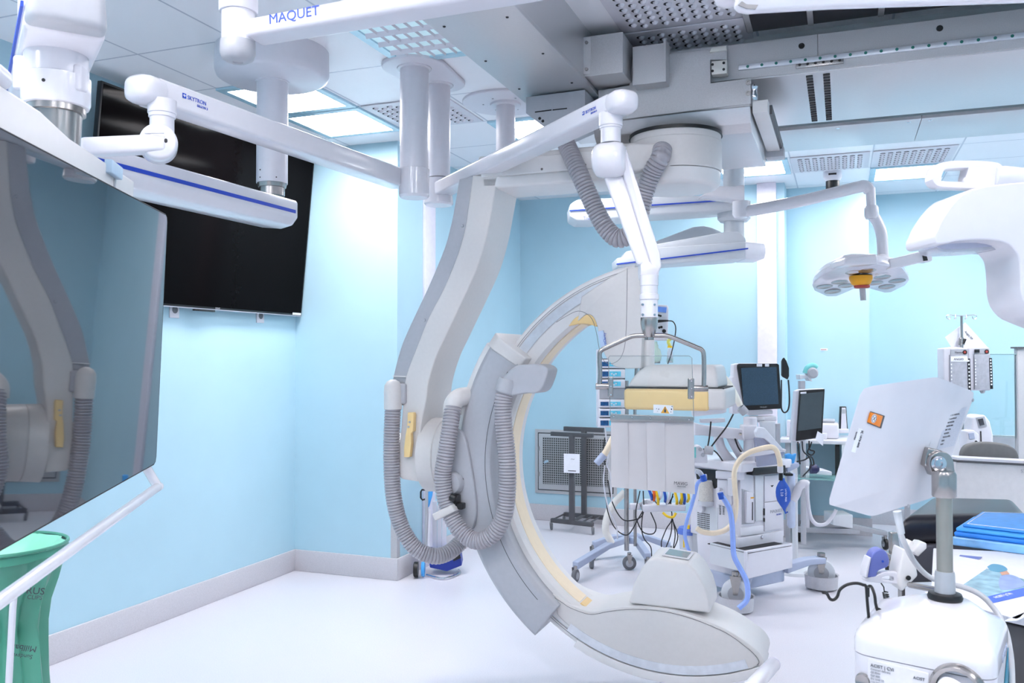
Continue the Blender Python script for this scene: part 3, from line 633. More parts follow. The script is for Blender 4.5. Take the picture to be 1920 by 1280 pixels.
m = MB(); m.lathe(e0 + UP * .03, (0, 0, -1), [(0, .044), (.048, .044), (.05, .041), (.056, .041), (.058, .037), (.11, .037)], 32); m.build('swivel', 'white', t2)
jm = P(1144, 300, dj)
ja = (RT * .93 - FW * .36).normalized()
m = MB(); m.lathe(jm - ja * .06, ja, [(0, .044), (.012, .06), (.035, .066), (.085, .066), (.11, .058), (.118, .04)], 40); m.build('spring_joint', 'whitegloss', t2, ang=50)
fr_ = [(1130, 325), (1170, 300), (1186, 310), (1238, 476), (1240, 500), (1232, 515), (1222, 498), (1195, 497)]
m = MB(); m.prism([P(1128, 322, dj), P(1172, 318, dj), P(1222, 497, 3.12), P(1194, 497, 3.12)], (P(1128, 322, dj + .1) - P(1128, 322, dj))); m.build('spring_arm', 'whitegloss', t2, bev=.012, seg=4)
m = MB(); m.prism([P(1166, 268, dj - .01), P(1173, 272, dj - .01), P(1238, 474, 3.11), P(1241, 500, 3.11), P(1232, 517, 3.11), P(1222, 497, 3.11), P(1160, 300, dj - .01)], FW * .10); m.build('spring_arm_cover', 'white', t2, bev=.01, seg=3)
m = MB(); m.prism([P(1146, 318, dj - .002), P(1147, 318, dj - .002), P(1221, 494, 3.112), P(1219.5, 494, 3.112)], FW * .004)
q0 = P(1217, 506, 3.15)
m = MB(); m.lathe(P(1199, 508, 3.15), RT, [(0, .034), (.01, .04), (.055, .04), (.065, .034)], 32); m.build('wrist_joint', 'white', t2, ang=50)
zc0 = P(1217, 516, 3.12); zt = lambda y: P(1217, 516, 3.12).z - P(1217, y, 3.12).z
m = MB(); m.lathe(zc0, (0, 0, -1), [(0, .033), (zt(535), .033), (zt(536), .031), (zt(551), .031), (zt(552), .035), (zt(561), .035), (zt(563), .031), (zt(595), .031)], 36); m.build('spindle', 'whitegloss', t2)
m = MB()
for y in (571, 590):
    for s_ in (-12, 10): m.lathe(P(1217 + s_, y, 3.093), -FW, [(0, .0055), (.006, .004)], 10)
m.each('screw', 'chrome', t2)
# lead shield
ds_ = 3.12
t = T('radiation_shield', 'clear acrylic shield with pale grey lead curtain hanging before the detector', 'radiation shield', P(1217, 596, ds_))
cc = P(1217, 595, ds_); z = lambda y: cc.z - P(1217, y, ds_).z
MB().lathe(cc, (0, 0, -1), [(0, .0305), (.002, .031), (z(606), .031), (z(615), .028), (z(631), .019), (z(632), .017), (z(637), .017)], 40).build('taper_socket', 'steel', t, ang=40)
yk = [(1130, 722), (1125, 700), (1124, 668), (1127, 657), (1140, 650), (1162, 640), (1184, 630.5), (1200, 629), (1217, 629), (1238, 629), (1253, 630), (1282, 641), (1306, 651), (1316, 656), (1319.5, 666), (1320, 700), (1319, 722)]
yk = [(1124, 722)] + yk[1:-1] + [(1319.5, 724)]
MB().tube([P(x, y, ds_) for x, y in yk], .0085, 14, sm=3).build('yoke', 'steel', t, ang=60)
for a, b in (((1117, 724), (1141, 724)), ((1299, 728), (1327, 728))):
    MB().cyl(P(*a, ds_), P(*b, ds_), .0115, n=24).build('pivot_boss', 'steel', t, bev=.001)
for x0, x1, y0, y1 in ((1141, 1150, 706, 744), (1291, 1302, 709, 748)):
    MB().prism([P(x0, y0, ds_ - .012), P(x1, y0, ds_ - .012), P(x1, y1, ds_ - .012), P(x0, y1, ds_ - .012)], FW * .02).build('clamp_plate', 'steel', t, bev=.003)
m = MB()
for x, ys in ((1145.5, (710, 724, 740)), (1296.5, (714, 728, 744))):
    for y in ys: m.lathe(P(x, y, ds_ - .012), -FW, [(0, .004), (.002, .003)], 10)
m.each('clamp_screw', 'chrome', t)
gl_ = [P(1141, 669, ds_), P(1144, 667, ds_), P(1293, 667, ds_), P(1298, 671, ds_), P(1301, 790, ds_), P(1145, 786, ds_)]
MB().prism(gl_, FW * .006).build('acrylic_pane', 'glass', t, flat=True)
MB().tube([P(1145, 786, ds_ - .001), P(1140.5, 671, ds_ - .001), P(1143, 667, ds_ - .001), P(1292, 667, ds_ - .001), P(1297.5, 671, ds_ - .001), P(1301, 788, ds_ - .001)], .0012, 6).build('pane_edge', 'glassedge', t)
MB().prism([P(1145, 776, ds_ - .008), P(1300, 782, ds_ - .008), P(1301, 792, ds_ - .008), P(1145, 789, ds_ - .008)], FW * .018).build('curtain_rail', 'steel', t, bev=.001)
m = MB()
for x, y in ((1151, 780.5), (1185, 782), (1219, 783.5), (1256, 785), (1292, 786.5)): m.lathe(P(x, y, ds_ - .008), -FW, [(0, .004), (.002, .0025)], 10)
m.each('rivet', 'chrome', t)
xs_ = [(1145.5, 1146), (1177, 1179), (1212, 1214), (1246, 1248), (1301, 1303)]
yt_ = lambda x: 787 + (x - 1145) * .026; yb_ = lambda x: 913 + (x - 1146) * .085
for k in range(4):
    (ta, ba), (tb, bb) = xs_[k], xs_[k + 1]
    rows = []
    for j in range(13):
        v = j / 12; row = []
        for i in range(9):
            u_ = i / 8; x = (ta + (tb - ta) * u_) * (1 - v) + (ba + (bb - ba) * u_) * v
            y = yt_(x) + (yb_(x) - yt_(x)) * v
            bulge = .0035 * math.sin(math.pi * u_) * (1 - .4 * v) + .002 * math.sin(5 * v + k) * u_
            row.append(P(x, y, ds_ - bulge + .003 * (k % 2)))
        rows.append(row)
    m = MB(); vs = [p for r in rows for p in r]; fs = [(j * 9 + i, j * 9 + i + 1, (j + 1) * 9 + i + 1, (j + 1) * 9 + i) for j in range(12) for i in range(8)]
    m.add(vs + [p + FW * .004 for p in vs], fs + [tuple(q + 117 for q in f[::-1]) for f in fs] +
          [(j * 9, (j + 1) * 9, (j + 1) * 9 + 117, j * 9 + 117) for j in range(12)] + [(j * 9 + 8, j * 9 + 8 + 117, (j + 1) * 9 + 8 + 117, (j + 1) * 9 + 8) for j in range(12)] +
          [(i, i + 117, i + 118, i + 1) for i in range(8)] + [(108 + i, 109 + i, 109 + i + 117, 108 + i + 117) for i in range(8)])
    cp = m.build('curtain_strip', 'curtain', t, ang=60)
text('MAVIG', P(1263, 908, ds_ - .008), P(1290, 910, ds_) - P(1263, 908, ds_), UP, .0165, 'ink', t, off=-.0001)
text('Electro shield', P(1270, 912, ds_ - .007), P(1290, 913.5, ds_) - P(1270, 912, ds_), UP, .0055, 'ink', t)
# lettered arm at the top
t = T('surgical_light_arm', 'white arm with blue lettering crossing the top left of the picture', 'boom arm', P(445, -40, 2.6))
m = MB(); m.lathe(P(447, 24, 2.66), (0, 0, 1), [(0, .056), (.006, .058), (H - P(447, 24, 2.66).z, .058)], 36); m.build('outer_sleeve', 'white', t)
m = MB(); m.lathe(P(447, 24, 2.66), (0, 0, -1), [(-.02, .05), (.09, .05)], 36); m.build('inner_sleeve', 'whitegloss', t)
m = MB(); m.lathe(P(446, 79, 2.66), (0, 0, -1), [(-.004, .049), (0, .052), (.035, .053), (.052, .047), (.06, .032), (.062, .016), (.058, .014)], 36); m.build('end_knob', 'casegrey', t, ang=50)
am, q = arm(t, 'arm', (455, 34), (455, 68), 2.62, (1010, -75), (1010, -24), 2.33, .10, 'white', bev=.016)
dd = (q[2] - q[0]).normalized()
text('MAQUET', q[0].lerp(q[1], .62) + dd * .092 - q[4] * .001, dd, UP, .042, 'bluelogo', t)
MB().prism([P(520, 62, 2.61), P(590, 53, 2.59), P(592, 57, 2.61), P(522, 66, 2.63)], UP * .002).build('rating_label', 'paper', t)
# drum mount + striped pendant arm
dc = PZ(511, 150, 2.86); dc.z = H
t = T('pendant_arm', 'white pendant arm with blue stripe under a big round drum mount, before the television', 'pendant arm', dc, 'white pendant arms with a blue stripe')
MB().lathe(dc, (0, 0, -1), [(0, .268), (.105, .27), (.128, .262), (.14, .24), (.142, .10), (.15, .085)], 72).build('drum', 'white', t, ang=60)
dpo = (dc - EYE).dot(_F)
zb_ = P(510, 345, dpo).z
MB().lathe(dc - UP * .142, (0, 0, -1), [(0, .082), (.012, .08), (.014, .074), (H - .142 - zb_, .074)], 40).build('column', 'white', t)
MB().lathe(V((dc.x, dc.y, zb_)), (0, 0, -1), [(0, .07), (.02, .066), (.021, .06), (.06, .06)], 40).build('swivel_ring', 'steel', t)
m = MB()
for x, y in ((488, 318), (497, 317), (488, 332), (518, 332)): m.lathe(P(x, y, dpo - .073), dn, [(0, .004), (.003, .003)], 8)
m.each('screw', 'dark', t)
A_, B_ = (205, 284), (561, 373)
dA_, dB_ = 3.02, 4.06
g = lambda p, d: P(*p, d)
n = None
a1, b1 = g(A_, dA_), g(B_, dB_); b1.z = a1.z = (a1.z + b1.z) / 2
du = (b1 - a1).normalized(); n = V((-du.y, du.x, 0)); n = n if n.dot(a1 - EYE) > 0 else -n
h_ = .125
def sect(p, k=1): return [p + UP * 0, p - UP * h_ * .62, p - UP * h_ * .9 + n * .03, p - UP * h_ * 1.0 + n * .09, p - UP * h_ * .9 + n * .2, p - UP * h_ * .62 + n * .23, p + n * .23, p + UP * .015 + n * .115]
m = MB(); m.loft([sect(a1 - du * .3), sect(b1 - du * .02), [q + (V((b1.x, b1.y, b1.z - .06)) + n * .115 - q) * .06 for q in sect(b1)]]); m.build('arm', 'whitegloss', t, bev=.008, ang=40)
m = MB(); m.obox(a1.lerp(b1, .5) - UP * .052 - du * .12 - n * .001, du * ((b1 - a1).length / 2 + .09), UP * .0075, n * .002); m.build('blue_stripe', 'blue', t)
# round plate with thin column
c = PZ(932, 188, H); c = PZ(948, 190, H)
t = T('ceiling_column', 'slim white column under a flat round ceiling plate left of the grey sensor box', 'column', c)
MB().lathe(c, (0, 0, -1), [(0, .25), (.012, .25), (.016, .245)], 64).build('round_plate', 'white', t)
MB().lathe(c - UP * .016, (0, 0, -1), [(0, .09), (.012, .088), (.014, .06)], 40).build('collar', 'white', t)
MB().lathe(c - UP * .02, (0, 0, -1), [(0, .056), (.52, .056), (.53, .05)], 36).build('column', 'white', t)
m = MB()
for k in range(6): a = k * math.pi / 3 + .3; m.lathe(c + V((math.cos(a) * .13, math.sin(a) * .13, -.016)), (0, 0, -1), [(0, .006), (.003, .005)], 8)
m.each('plate_screw', 'casegrey', t)
# ---------------------------------------------------------------- wall television
p = PX(565, 592, XL + .06); r_ = ray(590, 300); s_ = p.y / r_.y; q = EYE + r_ * s_
ln = V((q.x - p.x, 0, q.z - p.z)); yl = PX(177, 250, XL + .12).y
t = T('wall_television', 'large black flat television tilted forward on the pale blue left wall', 'television', V((XL, (p.y + yl) / 2, p.z)))
nn = V((0, 1, 0)).cross(ln).normalized(); nn = nn if nn.x > 0 else -nn
a = V((p.x, yl, p.z))
MB().prism([a, p, p + ln, a + ln], -nn * .03).build('bezel', 'black', t, bev=.003)
i_ = ln.normalized() * .012; j_ = V((0, .012, 0))
MB().prism([a + i_ + j_, p + i_ - j_, p + ln - i_ - j_, a + ln - i_ + j_], nn * .0015).build('screen', 'blackgloss', t)
MB().prism([a, p, p - ln.normalized() * .006, a - ln.normalized() * .006], -nn * .02).build('bottom_trim', mat('alu_trim', s2l(190, 190, 198), .3, metal=.5), t)
mid = a.lerp(p, .5)
text('SONY', a.lerp(p, .52) + nn * .003 + ln.normalized() * .001, p - a, ln, .016, 'casegrey', t, name='brand_text')
MB().obox(mid - UP * .012 + V((.0, -.06, 0)), (0, .09, 0), (0, 0, .006), (.01, 0, 0)).build('sensor_bar', 'black', t, bev=.003)
MB().prism([p - V((0, .11, 0)) + i_ * .3 + nn * .002, p - V((0, .01, 0)) + i_ * .3 + nn * .002, p - V((0, .01, 0)) + i_ * 1.6 + nn * .002, p - V((0, .11, 0)) + i_ * 1.6 + nn * .002], nn * .0006).build('sticker', 'paper', t)
MB().box((XL, (p.y + yl) / 2 - .3, p.z + .15), (XL + .035, (p.y + yl) / 2 + .3, p.z + .6)).build('wall_bracket', 'dark', t)
for x, y, lb in ((328, 583, 'white wall socket under the left part of the television'), (489, 594, 'white wall socket under the right part of the television')):
    c = PX(x, y, XL + .01); t = T('wall_socket', lb, 'socket', c, 'white wall sockets')
    MB().box((XL, c.y - .038, c.z - .04), (XL + .01, c.y + .038, c.z + .04)).build('plate', 'white', t, bev=.003)
    MB().lathe((XL + .0105, c.y, c.z + .008), (1, 0, 0), [(0, .022), (.0015, .022)], 20).build('outlet', 'rubber', t)
# ---------------------------------------------------------------- big display at left
e_ = ray(732, 622).normalized()
BR, TR = P(290, 868, 2.64), P(312, 404, 2.64)
Wd = 1.28
upv = (TR - BR); nS = e_.cross(upv).normalized(); nS = nS if nS.dot(EYE - BR) > 0 else -nS
def S_(u, v, o=0): return BR + (-e_) * (u * Wd) + upv * v + nS * o   # u from far edge to near, v bottom to top
t = T('operating_display', 'huge glass-fronted display at left, mirroring the imaging arm', 'display', S_(.5, .5))
rc = .02; r2 = rc / Wd; rv = rc / upv.length
out = [(0 + r2, 0), (1, 0), (1, 1), (r2, 1), (r2 * .3, 1 - rv * .3), (0, 1 - rv), (0, rv), (r2 * .3, rv * .3)]
MB().prism([S_(u_, v_, 0) for u_, v_ in out], -nS * .05).build('housing', 'casegrey', t, bev=.003)
MB().prism([S_(u_ * .998 + .001, v_ * .996 + .002, .0005) for u_, v_ in out], nS * .003).build('glass_front', 'screen', t)
MB().tube([S_(u_, v_, .001) for u_, v_ in out + [out[0]]], .003, 8).build('rim', 'dark', t)
tp_ = [(-60, 135), (0, 172), (42, 184), (120, 236), (240, 325), (238, 380), (110, 310), (-60, 205)]
# carrier beam behind and above the screen
cb = [S_(0.17, 1.01, -.035), S_(.17, 1.085, -.035), S_(.55, 1.10, -.035), S_(.68, 1.125, -.035), S_(1.0, 1.13, -.035), S_(1.0, .93, -.035), S_(.17, .93, -.035)]
MB().prism(cb, -nS * .13).build('carrier_beam', 'carmlight', t, bev=.006)
m = MB(); m.prism([S_(.035, .96, -.05), S_(.06, 1.02, -.05), S_(.14, 1.04, -.05), S_(.2, 1.0, -.05), S_(.2, .8, -.05), S_(.035, .8, -.05)], -nS * .09); m.build('rear_cover', 'white', t, bev=.02)
MB().prism([S_(.30, 1.055, -.0345), S_(.31, 1.055, -.0345), S_(.31, 1.02, -.0345), S_(.30, 1.02, -.0345)], nS * .002).build('release_slot', 'casegrey', t)
MB().prism([S_(.29, 1.098, -.04), S_(.36, 1.105, -.04), S_(.36, 1.06, -.04), S_(.29, 1.055, -.04)], nS * .02).build('plaque', mat('plaque_blue', s2l(180, 205, 226), .3), t, bev=.003)
# handle rail
MB().tube([S_(.025, -.002, -.02), S_(.02, -.05, 0.0), S_(.03, -.085, .02), S_(.06, -.088, .02), S_(.5, -.10, .02), S_(1.0, -.115, .02)], .0135, 16, sm=4).build('handle_rail', 'whitegloss', t, ang=60)
m = MB(); m.cyl(S_(.80, 1.15, -.05), S_(1.1, 1.19, -.05), .022, n=20); m.build('top_handle', 'white', t, bev=.004)
# swivel hung under an arm
dz = PZ(106, 105, 2.22)
t = T('pendant_arm', 'end of a white pendant arm with swivel at top left, carrying the glass-fronted display', 'pendant arm', V((dz.x, dz.y, 2.3)), 'white pendant arms with a blue stripe')
e2 = ray(-80, 670); e2.z = 0; e2.normalize()
A_, B_ = PZ(42, 50, 2.22), PZ(199, 77, 2.22)
w2 = (B_ - A_)
def sec2(o, k=1.0, up=0): return [A_ + e2 * o + w2 * (.5 - .5 * k), B_ + e2 * o - w2 * (.5 - .5 * k), B_ + e2 * o + UP * (.13 + up) - w2 * (.56 - .5 * k), A_ + e2 * o + UP * (.13 + up) + w2 * (.56 - .5 * k)]
m = MB(); m.loft([sec2(.75), sec2(0)]); m.build('arm', 'white', t, bev=.012)
qc = (A_ + B_) / 2 + e2 * .66; MB().cyl((qc.x, qc.y, 2.34), (qc.x, qc.y, H), .06, n=32).build('column', 'white', t)
m = MB(); m.loft([sec2(-.001), sec2(-.05, .96, .01), sec2(-.08, .8, .0)]); m.build('end_cap', 'casegrey', t, bev=.02, seg=4)
m = MB(); s3 = A_ + UP * .05 - (w2.normalized()) * .001
m.obox(s3 + e2 * .37, e2 * .37, UP * .006, w2.normalized() * .003); m.build('blue_stripe', 'blue', t)
MB().lathe(V((dz.x, dz.y, 2.22)), (0, 0, -1), [(0, .068), (.05, .07), (.052, .074), (.11, .074), (.12, .07), (.122, .066)], 48).build('swivel', 'whitegloss', t)
MB().lathe(V((dz.x, dz.y, 2.098)), (0, 0, -1), [(0, .064), (.014, .064), (.015, .056), (.09, .052)], 48).build('swivel_ring', 'steel', t)
rr_ = RT
MB().obox(V((dz.x, dz.y, 2.17)) - RT * .068 - FW * .02, RT * .014, FW * .02, UP * .04).build('brake_cover', 'white', t, bev=.008)
MB().obox(V((dz.x, dz.y, 2.16)) + RT * .066 - FW * .02, RT * .01, FW * .018, UP * .03).build('brake_cover', 'white', t, bev=.006)
MB().lathe(V((dz.x, dz.y, 2.14)) - FW * .073 + RT * .01, -FW, [(0, .004), (.002, .004)], 10).build('screw', 'dark', t)
# ---------------------------------------------------------------- waste bag
cw = P(-2, 1022, 2.9)
t = T('waste_bag_stand', 'green translucent waste bag hung in a ring stand at bottom left', 'waste bag', V((cw.x, cw.y, 0)))
M['bag'] = mat('green_bag_film', s2l(84, 160, 136), .3, noise=.12, scale=5, alpha=.93, bump=.3)
prof = [(0.0, .204, 0), (-.025, .208, .002), (-.03, .19, .006), (-.08, .175, .01), (-.13, .16, .012), (-.2, .13, .02), (-.27, .115, .022), (-.34, .125, .016), (-.45, .135, .014), (-.6, .15, .012), (-.8, .17, .01), (-(cw.z - .02), .18, .008)]
loops = []
for dz_, r, am_ in prof:
    lp = []
    for k in range(72):
        a = 2 * math.pi * k / 72
        rr = r + am_ * (math.sin(9 * a + dz_ * 3) + .6 * math.sin(17 * a + dz_ * 7))
        lp.append(V((cw.x + rr * math.cos(a), cw.y + rr * math.sin(a), cw.z + dz_ + .006 * math.sin(3 * a))))
    loops.append(lp)
m = MB(); m.loft(loops, cap=False); m.build('bag', 'bag', t, ang=60)
loops = []
for dz_, r in ((0, .203), (-.03, .17), (-.08, .13), (-.2, .09), (-.3, .05)):
    loops.append([V((cw.x + (r - .008 + .008 * math.sin(11 * a + dz_ * 20)) * math.cos(a), cw.y + (r - .008 + .008 * math.sin(11 * a + dz_ * 20)) * math.sin(a), cw.z + dz_)) for a in [2 * math.pi * k / 48 for k in range(48)]])
m = MB(); m.loft(loops, cap=False); m.build('bag_lining', mat('pale_green_film', s2l(150, 226, 196), .3, noise=.1, scale=6, bump=.3), t, ang=60)
m = MB(); rg = [V((cw.x + .206 * math.cos(2 * math.pi * k / 40), cw.y + .206 * math.sin(2 * math.pi * k / 40), cw.z + .002)) for k in range(41)]; m.tube(rg, .006, 8); m.build('ring', 'bag', t)
MB().tube([P(26, 1118, 2.68), P(24, 1140, 2.68), P(16, 1290, 2.68)], .01, 10).build('leg', 'white', t)
for a in (1.9, 3.1):
    MB().tube([V((cw.x + .12 * math.cos(a), cw.y + .12 * math.sin(a), cw.z - .1)), V((cw.x + .12 * math.cos(a), cw.y + .12 * math.sin(a), .01))], .009, 10).build('leg', 'white', t)
dB2 = 2.72
for s2, x, y, sz, rt in (('RUS', 48, 1112, .03, 1), ('CLIPS', 50, 1122, .018, 1), ('Millbar', 70, 1212, .026, -1), ('Sundsvall', 62, 1228, .018, -1)):
    o = P(x, y, dB2 + .02)
    text(s2, o, (RT * .8 - UP * .15 + FW * .3) if rt == 1 else (-RT * .8 + UP * .2 - FW * .3), UP * rt, sz, 'ink', t, name='printed_text')
# ---------------------------------------------------------------- background pendants and surgical lamps
def pend(parent, pts_face, dl_, dr_, thick, m='casegrey', bev=.01):
    x0 = min(p[0] for p in pts_face); x1 = max(p[0] for p in pts_face)
    pp = [P(x, y, dl_ + (dr_ - dl_) * (x - x0) / (x1 - x0)) for x, y in pts_face]
    return MB().prism(pp, FW * thick), pp
M['palecase'] = mat('pale_grey_casing', s2l(212, 216, 222), .4, noise=.01)
t = T('pendant_arm', 'far pendant arm with blue stripe just below the round pivot of the imaging arm', 'pendant arm', P(1375, 400, 5.8), 'white pendant arms with a blue stripe')
m, _ = pend(t, [(1068, 384), (1074, 379), (1082, 374), (1110, 372), (1378, 364), (1379, 392), (1346, 395), (1213, 403), (1110, 414), (1082, 414), (1069, 406)], 6.0, 5.7, .3); m.build('arm', 'palecase', t, bev=.012)
for a, b in (((1068, 393.5), (1376, 373)),): MB().prism([P(a[0], a[1], 5.99), P(b[0], b[1], 5.69), P(b[0], b[1] + 2.2, 5.69), P(a[0], a[1] + 2.2, 5.99)], FW * .01).build('blue_stripe', 'blue', t)
cA = P(1376, 400, 5.85)
MB().lathe(V((cA.x, cA.y, P(1376, 384, 5.85).z)), (0, 0, -1), [(0, .08), (.05, .108), (.095, .108), (.115, .09)], 40).build('joint', 'palecase', t)
MB().lathe(V((cA.x, cA.y, H)), (0, 0, -1), [(0, .1), (.02, .1), (.021, .07), (H - P(1376, 384, 5.85).z, .07)], 32).build('column', 'palecase', t)
text('TruPort', P(1094, 412, 5.96), RT * 1 + UP * .1, UP, .03, 'bluelogo', t)
t = T('pendant_arm', 'lower far pendant console with blue stripe and humped top beside the white pilaster', 'pendant arm', P(1376, 430, 5.85), 'white pendant arms with a blue stripe')
MB().lathe(V((cA.x, cA.y, P(1376, 414, 5.85).z)), (0, 0, -1), [(0, .067), (.12, .067)], 36).build('column', 'palecase', t)
m, _ = pend(t, [(1156, 484), (1170, 481), (1232, 464), (1398, 453), (1398, 484), (1240, 495), (1158, 500)], 5.9, 5.62, .3); m.build('console', 'palecase', t, bev=.008)
m, _ = pend(t, [(1168, 483), (1174, 471), (1200, 466), (1232, 457), (1357, 435), (1386, 434), (1398, 446), (1400, 456), (1232, 470)], 5.95, 5.68, .24); m.build('console_cover', 'palecase', t, bev=.008)
m, _ = pend(t, [(1228, 456), (1232, 451), (1300, 425), (1320, 423), (1334, 426), (1354, 434), (1354, 445), (1232, 462)], 6.15, 6.0, .2); m.build('rear_cover', 'palecase', t, bev=.02)
MB().prism([P(1397, 452, 5.63), P(1434, 456, 5.75), P(1437, 470, 5.75), P(1434, 485, 5.75), P(1397, 485, 5.63)], FW * .25).build('end_cap', 'white', t, bev=.012)
MB().prism([P(1156, 494, 5.895), P(1403, 464.5, 5.605), P(1403, 466.8, 5.605), P(1156, 496.2, 5.895)], FW * .01).build('blue_stripe', 'blue', t)
# surgical lamp
t = T('surgical_lamp', 'white surgical lamp head with yellow grip hanging from a long arm at back right', 'surgical lamp', P(1656, 495, 5.3))
MB().prism([P(1315, 366, 5.45), P(1348, 348, 5.4), P(1378, 349, 5.35), P(1396, 345, 5.3), P(1397, 380, 5.3), P(1372, 373, 5.35)], FW * .14).build('base_arm', 'whitegloss', t, bev=.01)
MB().lathe(P(1390, 378, 5.36), (0, 0, -1), [(0, .055), (.08, .055), (.1, .04)], 28).build('arm_joint', 'whitegloss', t, ang=50)
MB().cyl(P(1388, 384, 5.38), P(1381, 386, 5.85), .03).build('joint_axle', 'palecase', t)
MB().tube([P(1388, 394, 5.36), P(1410, 394, 5.33), P(1500, 377, 5.3), P(1600, 353, 5.3), P(1621, 349, 5.3), P(1630, 356, 5.3)], .036, 18, sm=5, rr=None).build('long_arm', 'whitegloss', t, ang=60)
MB().tube([P(1632, 352, 5.3), P(1634, 392, 5.3)], .028, 18).build('drop_tube', 'whitegloss', t)
MB().lathe(P(1634, 386, 5.3), (0, 0, -1), [(0, .036), (.015, .042), (.06, .042), (.08, .034)], 24).build('drop_joint', 'whitegloss', t, ang=50)
MB().tube([P(1636, 402, 5.3), P(1646, 418, 5.3), P(1653, 440, 5.3), P(1655, 470, 5.3), P(1656, 495, 5.3)], .033, 18, sm=5).build('curved_yoke', 'whitegloss', t, ang=60)
MB().lathe(P(1656, 495, 5.22), FW, [(0, .04), (.01, .062), (.03, .066), (.12, .066)], 32).build('hub', 'whitegloss', t, ang=50)
MB().lathe(P(1656, 494, 5.215), -FW, [(0, .04), (.01, .036)], 28).build('hub_cap', mat('hub_cap', s2l(196, 200, 224), .4), t)
dlp = lambda y: 5.0 + (y - 490) * .011
hdo = [(1523, 536), (1527, 527), (1545, 513), (1581, 496), (1600, 493), (1640, 494), (1673, 500), (1692, 503), (1704, 519), (1705, 526), (1697, 535), (1671, 548), (1658, 549), (1630, 541), (1601, 542), (1568, 556), (1550, 556), (1527, 545)]
u3 = (P(1600, 500, dlp(500)) - P(1600, 540, dlp(540))); lp_up = RT.cross(FW)
hp_ = [P(x, y, dlp(y)) for x, y in hdo]
pn = (hp_[12] - hp_[3]).cross(hp_[8] - hp_[0]).normalized(); pn = pn if pn.z > 0 else -pn
MB().prism(hp_, pn * .03).build('lamp_plate', mat('lamp_glass', s2l(214, 214, 224), .15, coat=.5), t, bev=.006)
cen = sum(hp_, V()) / len(hp_)
MB().loft([[p + pn * .028 for p in hp_], [p.lerp(cen, .06) + pn * .065 for p in hp_], [p.lerp(cen, .35) + pn * .09 for p in hp_]]).build('lamp_shell', 'whitegloss', t, bev=.006)
MB().prism([P(x, y, 4.98) for x, y in ((1581, 497), (1584, 485), (1595, 479), (1646, 475), (1648, 494), (1600, 497))], FW * .3).build('top_housing', 'whitegloss', t, bev=.015)
for x, y in ((1546, 537), (1561, 546), (1574, 528), (1587, 535), (1601, 510), (1626, 507), (1640, 530), (1654, 519), (1663, 537), (1682, 526), (1538, 541)):
    c = P(x, y, dlp(y)); 
    if x == 1538: continue
    L2_ = MB().lathe(c - pn * .001, -pn, [(0, .05), (.002, .05), (.0025, .043), (.001, .038)], 24); o_ = L2_.build('lamp_lens', 'steel', t)
gy = P(1615, 517, dlp(517)) - pn * .0
MB().lathe(P(1614, 514, dlp(517)), (0, 0, -1), [(0, .05), (.012, .066)], 28).build('grip_ring', 'black', t)
MB().lathe(P(1614, 517, dlp(517)), (0, 0, -1), [(0, .067), (.02, .068), (.05, .055), (.064, .03)], 32).build('grip', 'yellow_knob', t, ang=50)
MB().lathe(P(1616, 534, dlp(517)), (0, 0, -1), [(0, .02), (.003, .046), (.015, .046), (.02, .036)], 28).build('grip_collar', 'red', t)
MB().lathe(P(1617, 540, dlp(517)), (.06, 0, -1), [(0, .018), (.075, .017)], 20).build('handle_stick', 'casegrey', t)
MB().prism([P(x, y, 5.1) for x, y in ((1667, 486), (1722, 472), (1730, 470), (1741, 470), (1748, 478), (1750, 487), (1745, 491), (1733, 491), (1694, 500), (1669, 504))], FW * .09).build('side_handle', 'whitegloss', t, bev=.012)
MB().prism([P(x, y, 5.095) for x, y in ((1729, 474), (1736, 473), (1740, 488), (1732, 489))], FW * .01).build('control_panel', 'black', t)
# foreground lamp at right
def prism_hole(outer, inner, vec):
    n = 64
    def rs(l):
        q = catmull(l + [l[0]], 10)
        Ls = [0]
        for i in range(1, len(q)): Ls.append(Ls[-1] + (q[i] - q[i - 1]).length)
        out = []; j = 0
        for k in range(n):
            s = Ls[-1] * k / n
            while Ls[j + 1] < s: j += 1
            out.append(q[j].lerp(q[j + 1], (s - Ls[j]) / max(1e-9, Ls[j + 1] - Ls[j])))
        return out
    o, i_ = rs(outer), rs(inner); m = MB(); v = o + i_ + [p + vec for p in o] + [p + vec for p in i_]; f = []
    for k in range(n):
        k2 = (k + 1) % n
        f += [(k, k2, n + k2, n + k), (2 * n + k2, 2 * n + k, 3 * n + k, 3 * n + k2), (k2, k, 2 * n + k, 2 * n + k2), (n + k, n + k2, 3 * n + k2, 3 * n + k)]
    return m.add(v, f)
dL = 1.75
t = T('surgical_lamp', 'big white rounded surgical lamp head cut by the right edge, close to the camera', 'surgical lamp', P(1950, 420, dL))
ho = [(1757, 430), (1752, 442), (1756, 456), (1776, 456), (1800, 451), (1850, 449), (1886, 455), (1904, 470), (1911, 486), (1914, 520), (1915, 545), (1926, 575), (1960, 600), (2060, 620), (2100, 500), (2080, 350), (1990, 336), (1920, 341), (1860, 347), (1832, 352), (1807, 361), (1783, 385), (1764, 414)]
HO = [P(x, y, dL) for x, y in ho]; HO = catmull(HO + [HO[0]], 4)[:-1]; cH = P(1930, 400, dL)
MB().prism(HO, FW * .13).build('lamp_head', 'whitegloss', t, bev=.022, seg=5, ang=60)
rim = [(1752, 440), (1754, 462), (1770, 471), (1820, 470), (1868, 467), (1892, 477), (1904, 494), (1909, 520), (1911, 548), (1920, 572)]
RM = catmull([P(x, y - 5, dL + .05) for x, y in rim], 5)
MB().prism(RM + [p + UP * .03 + RT * .01 for p in RM[::-1]], FW * .06).build('rim_band', mat('rim_grey', s2l(190, 194, 214), .3), t, bev=.002, ang=60)
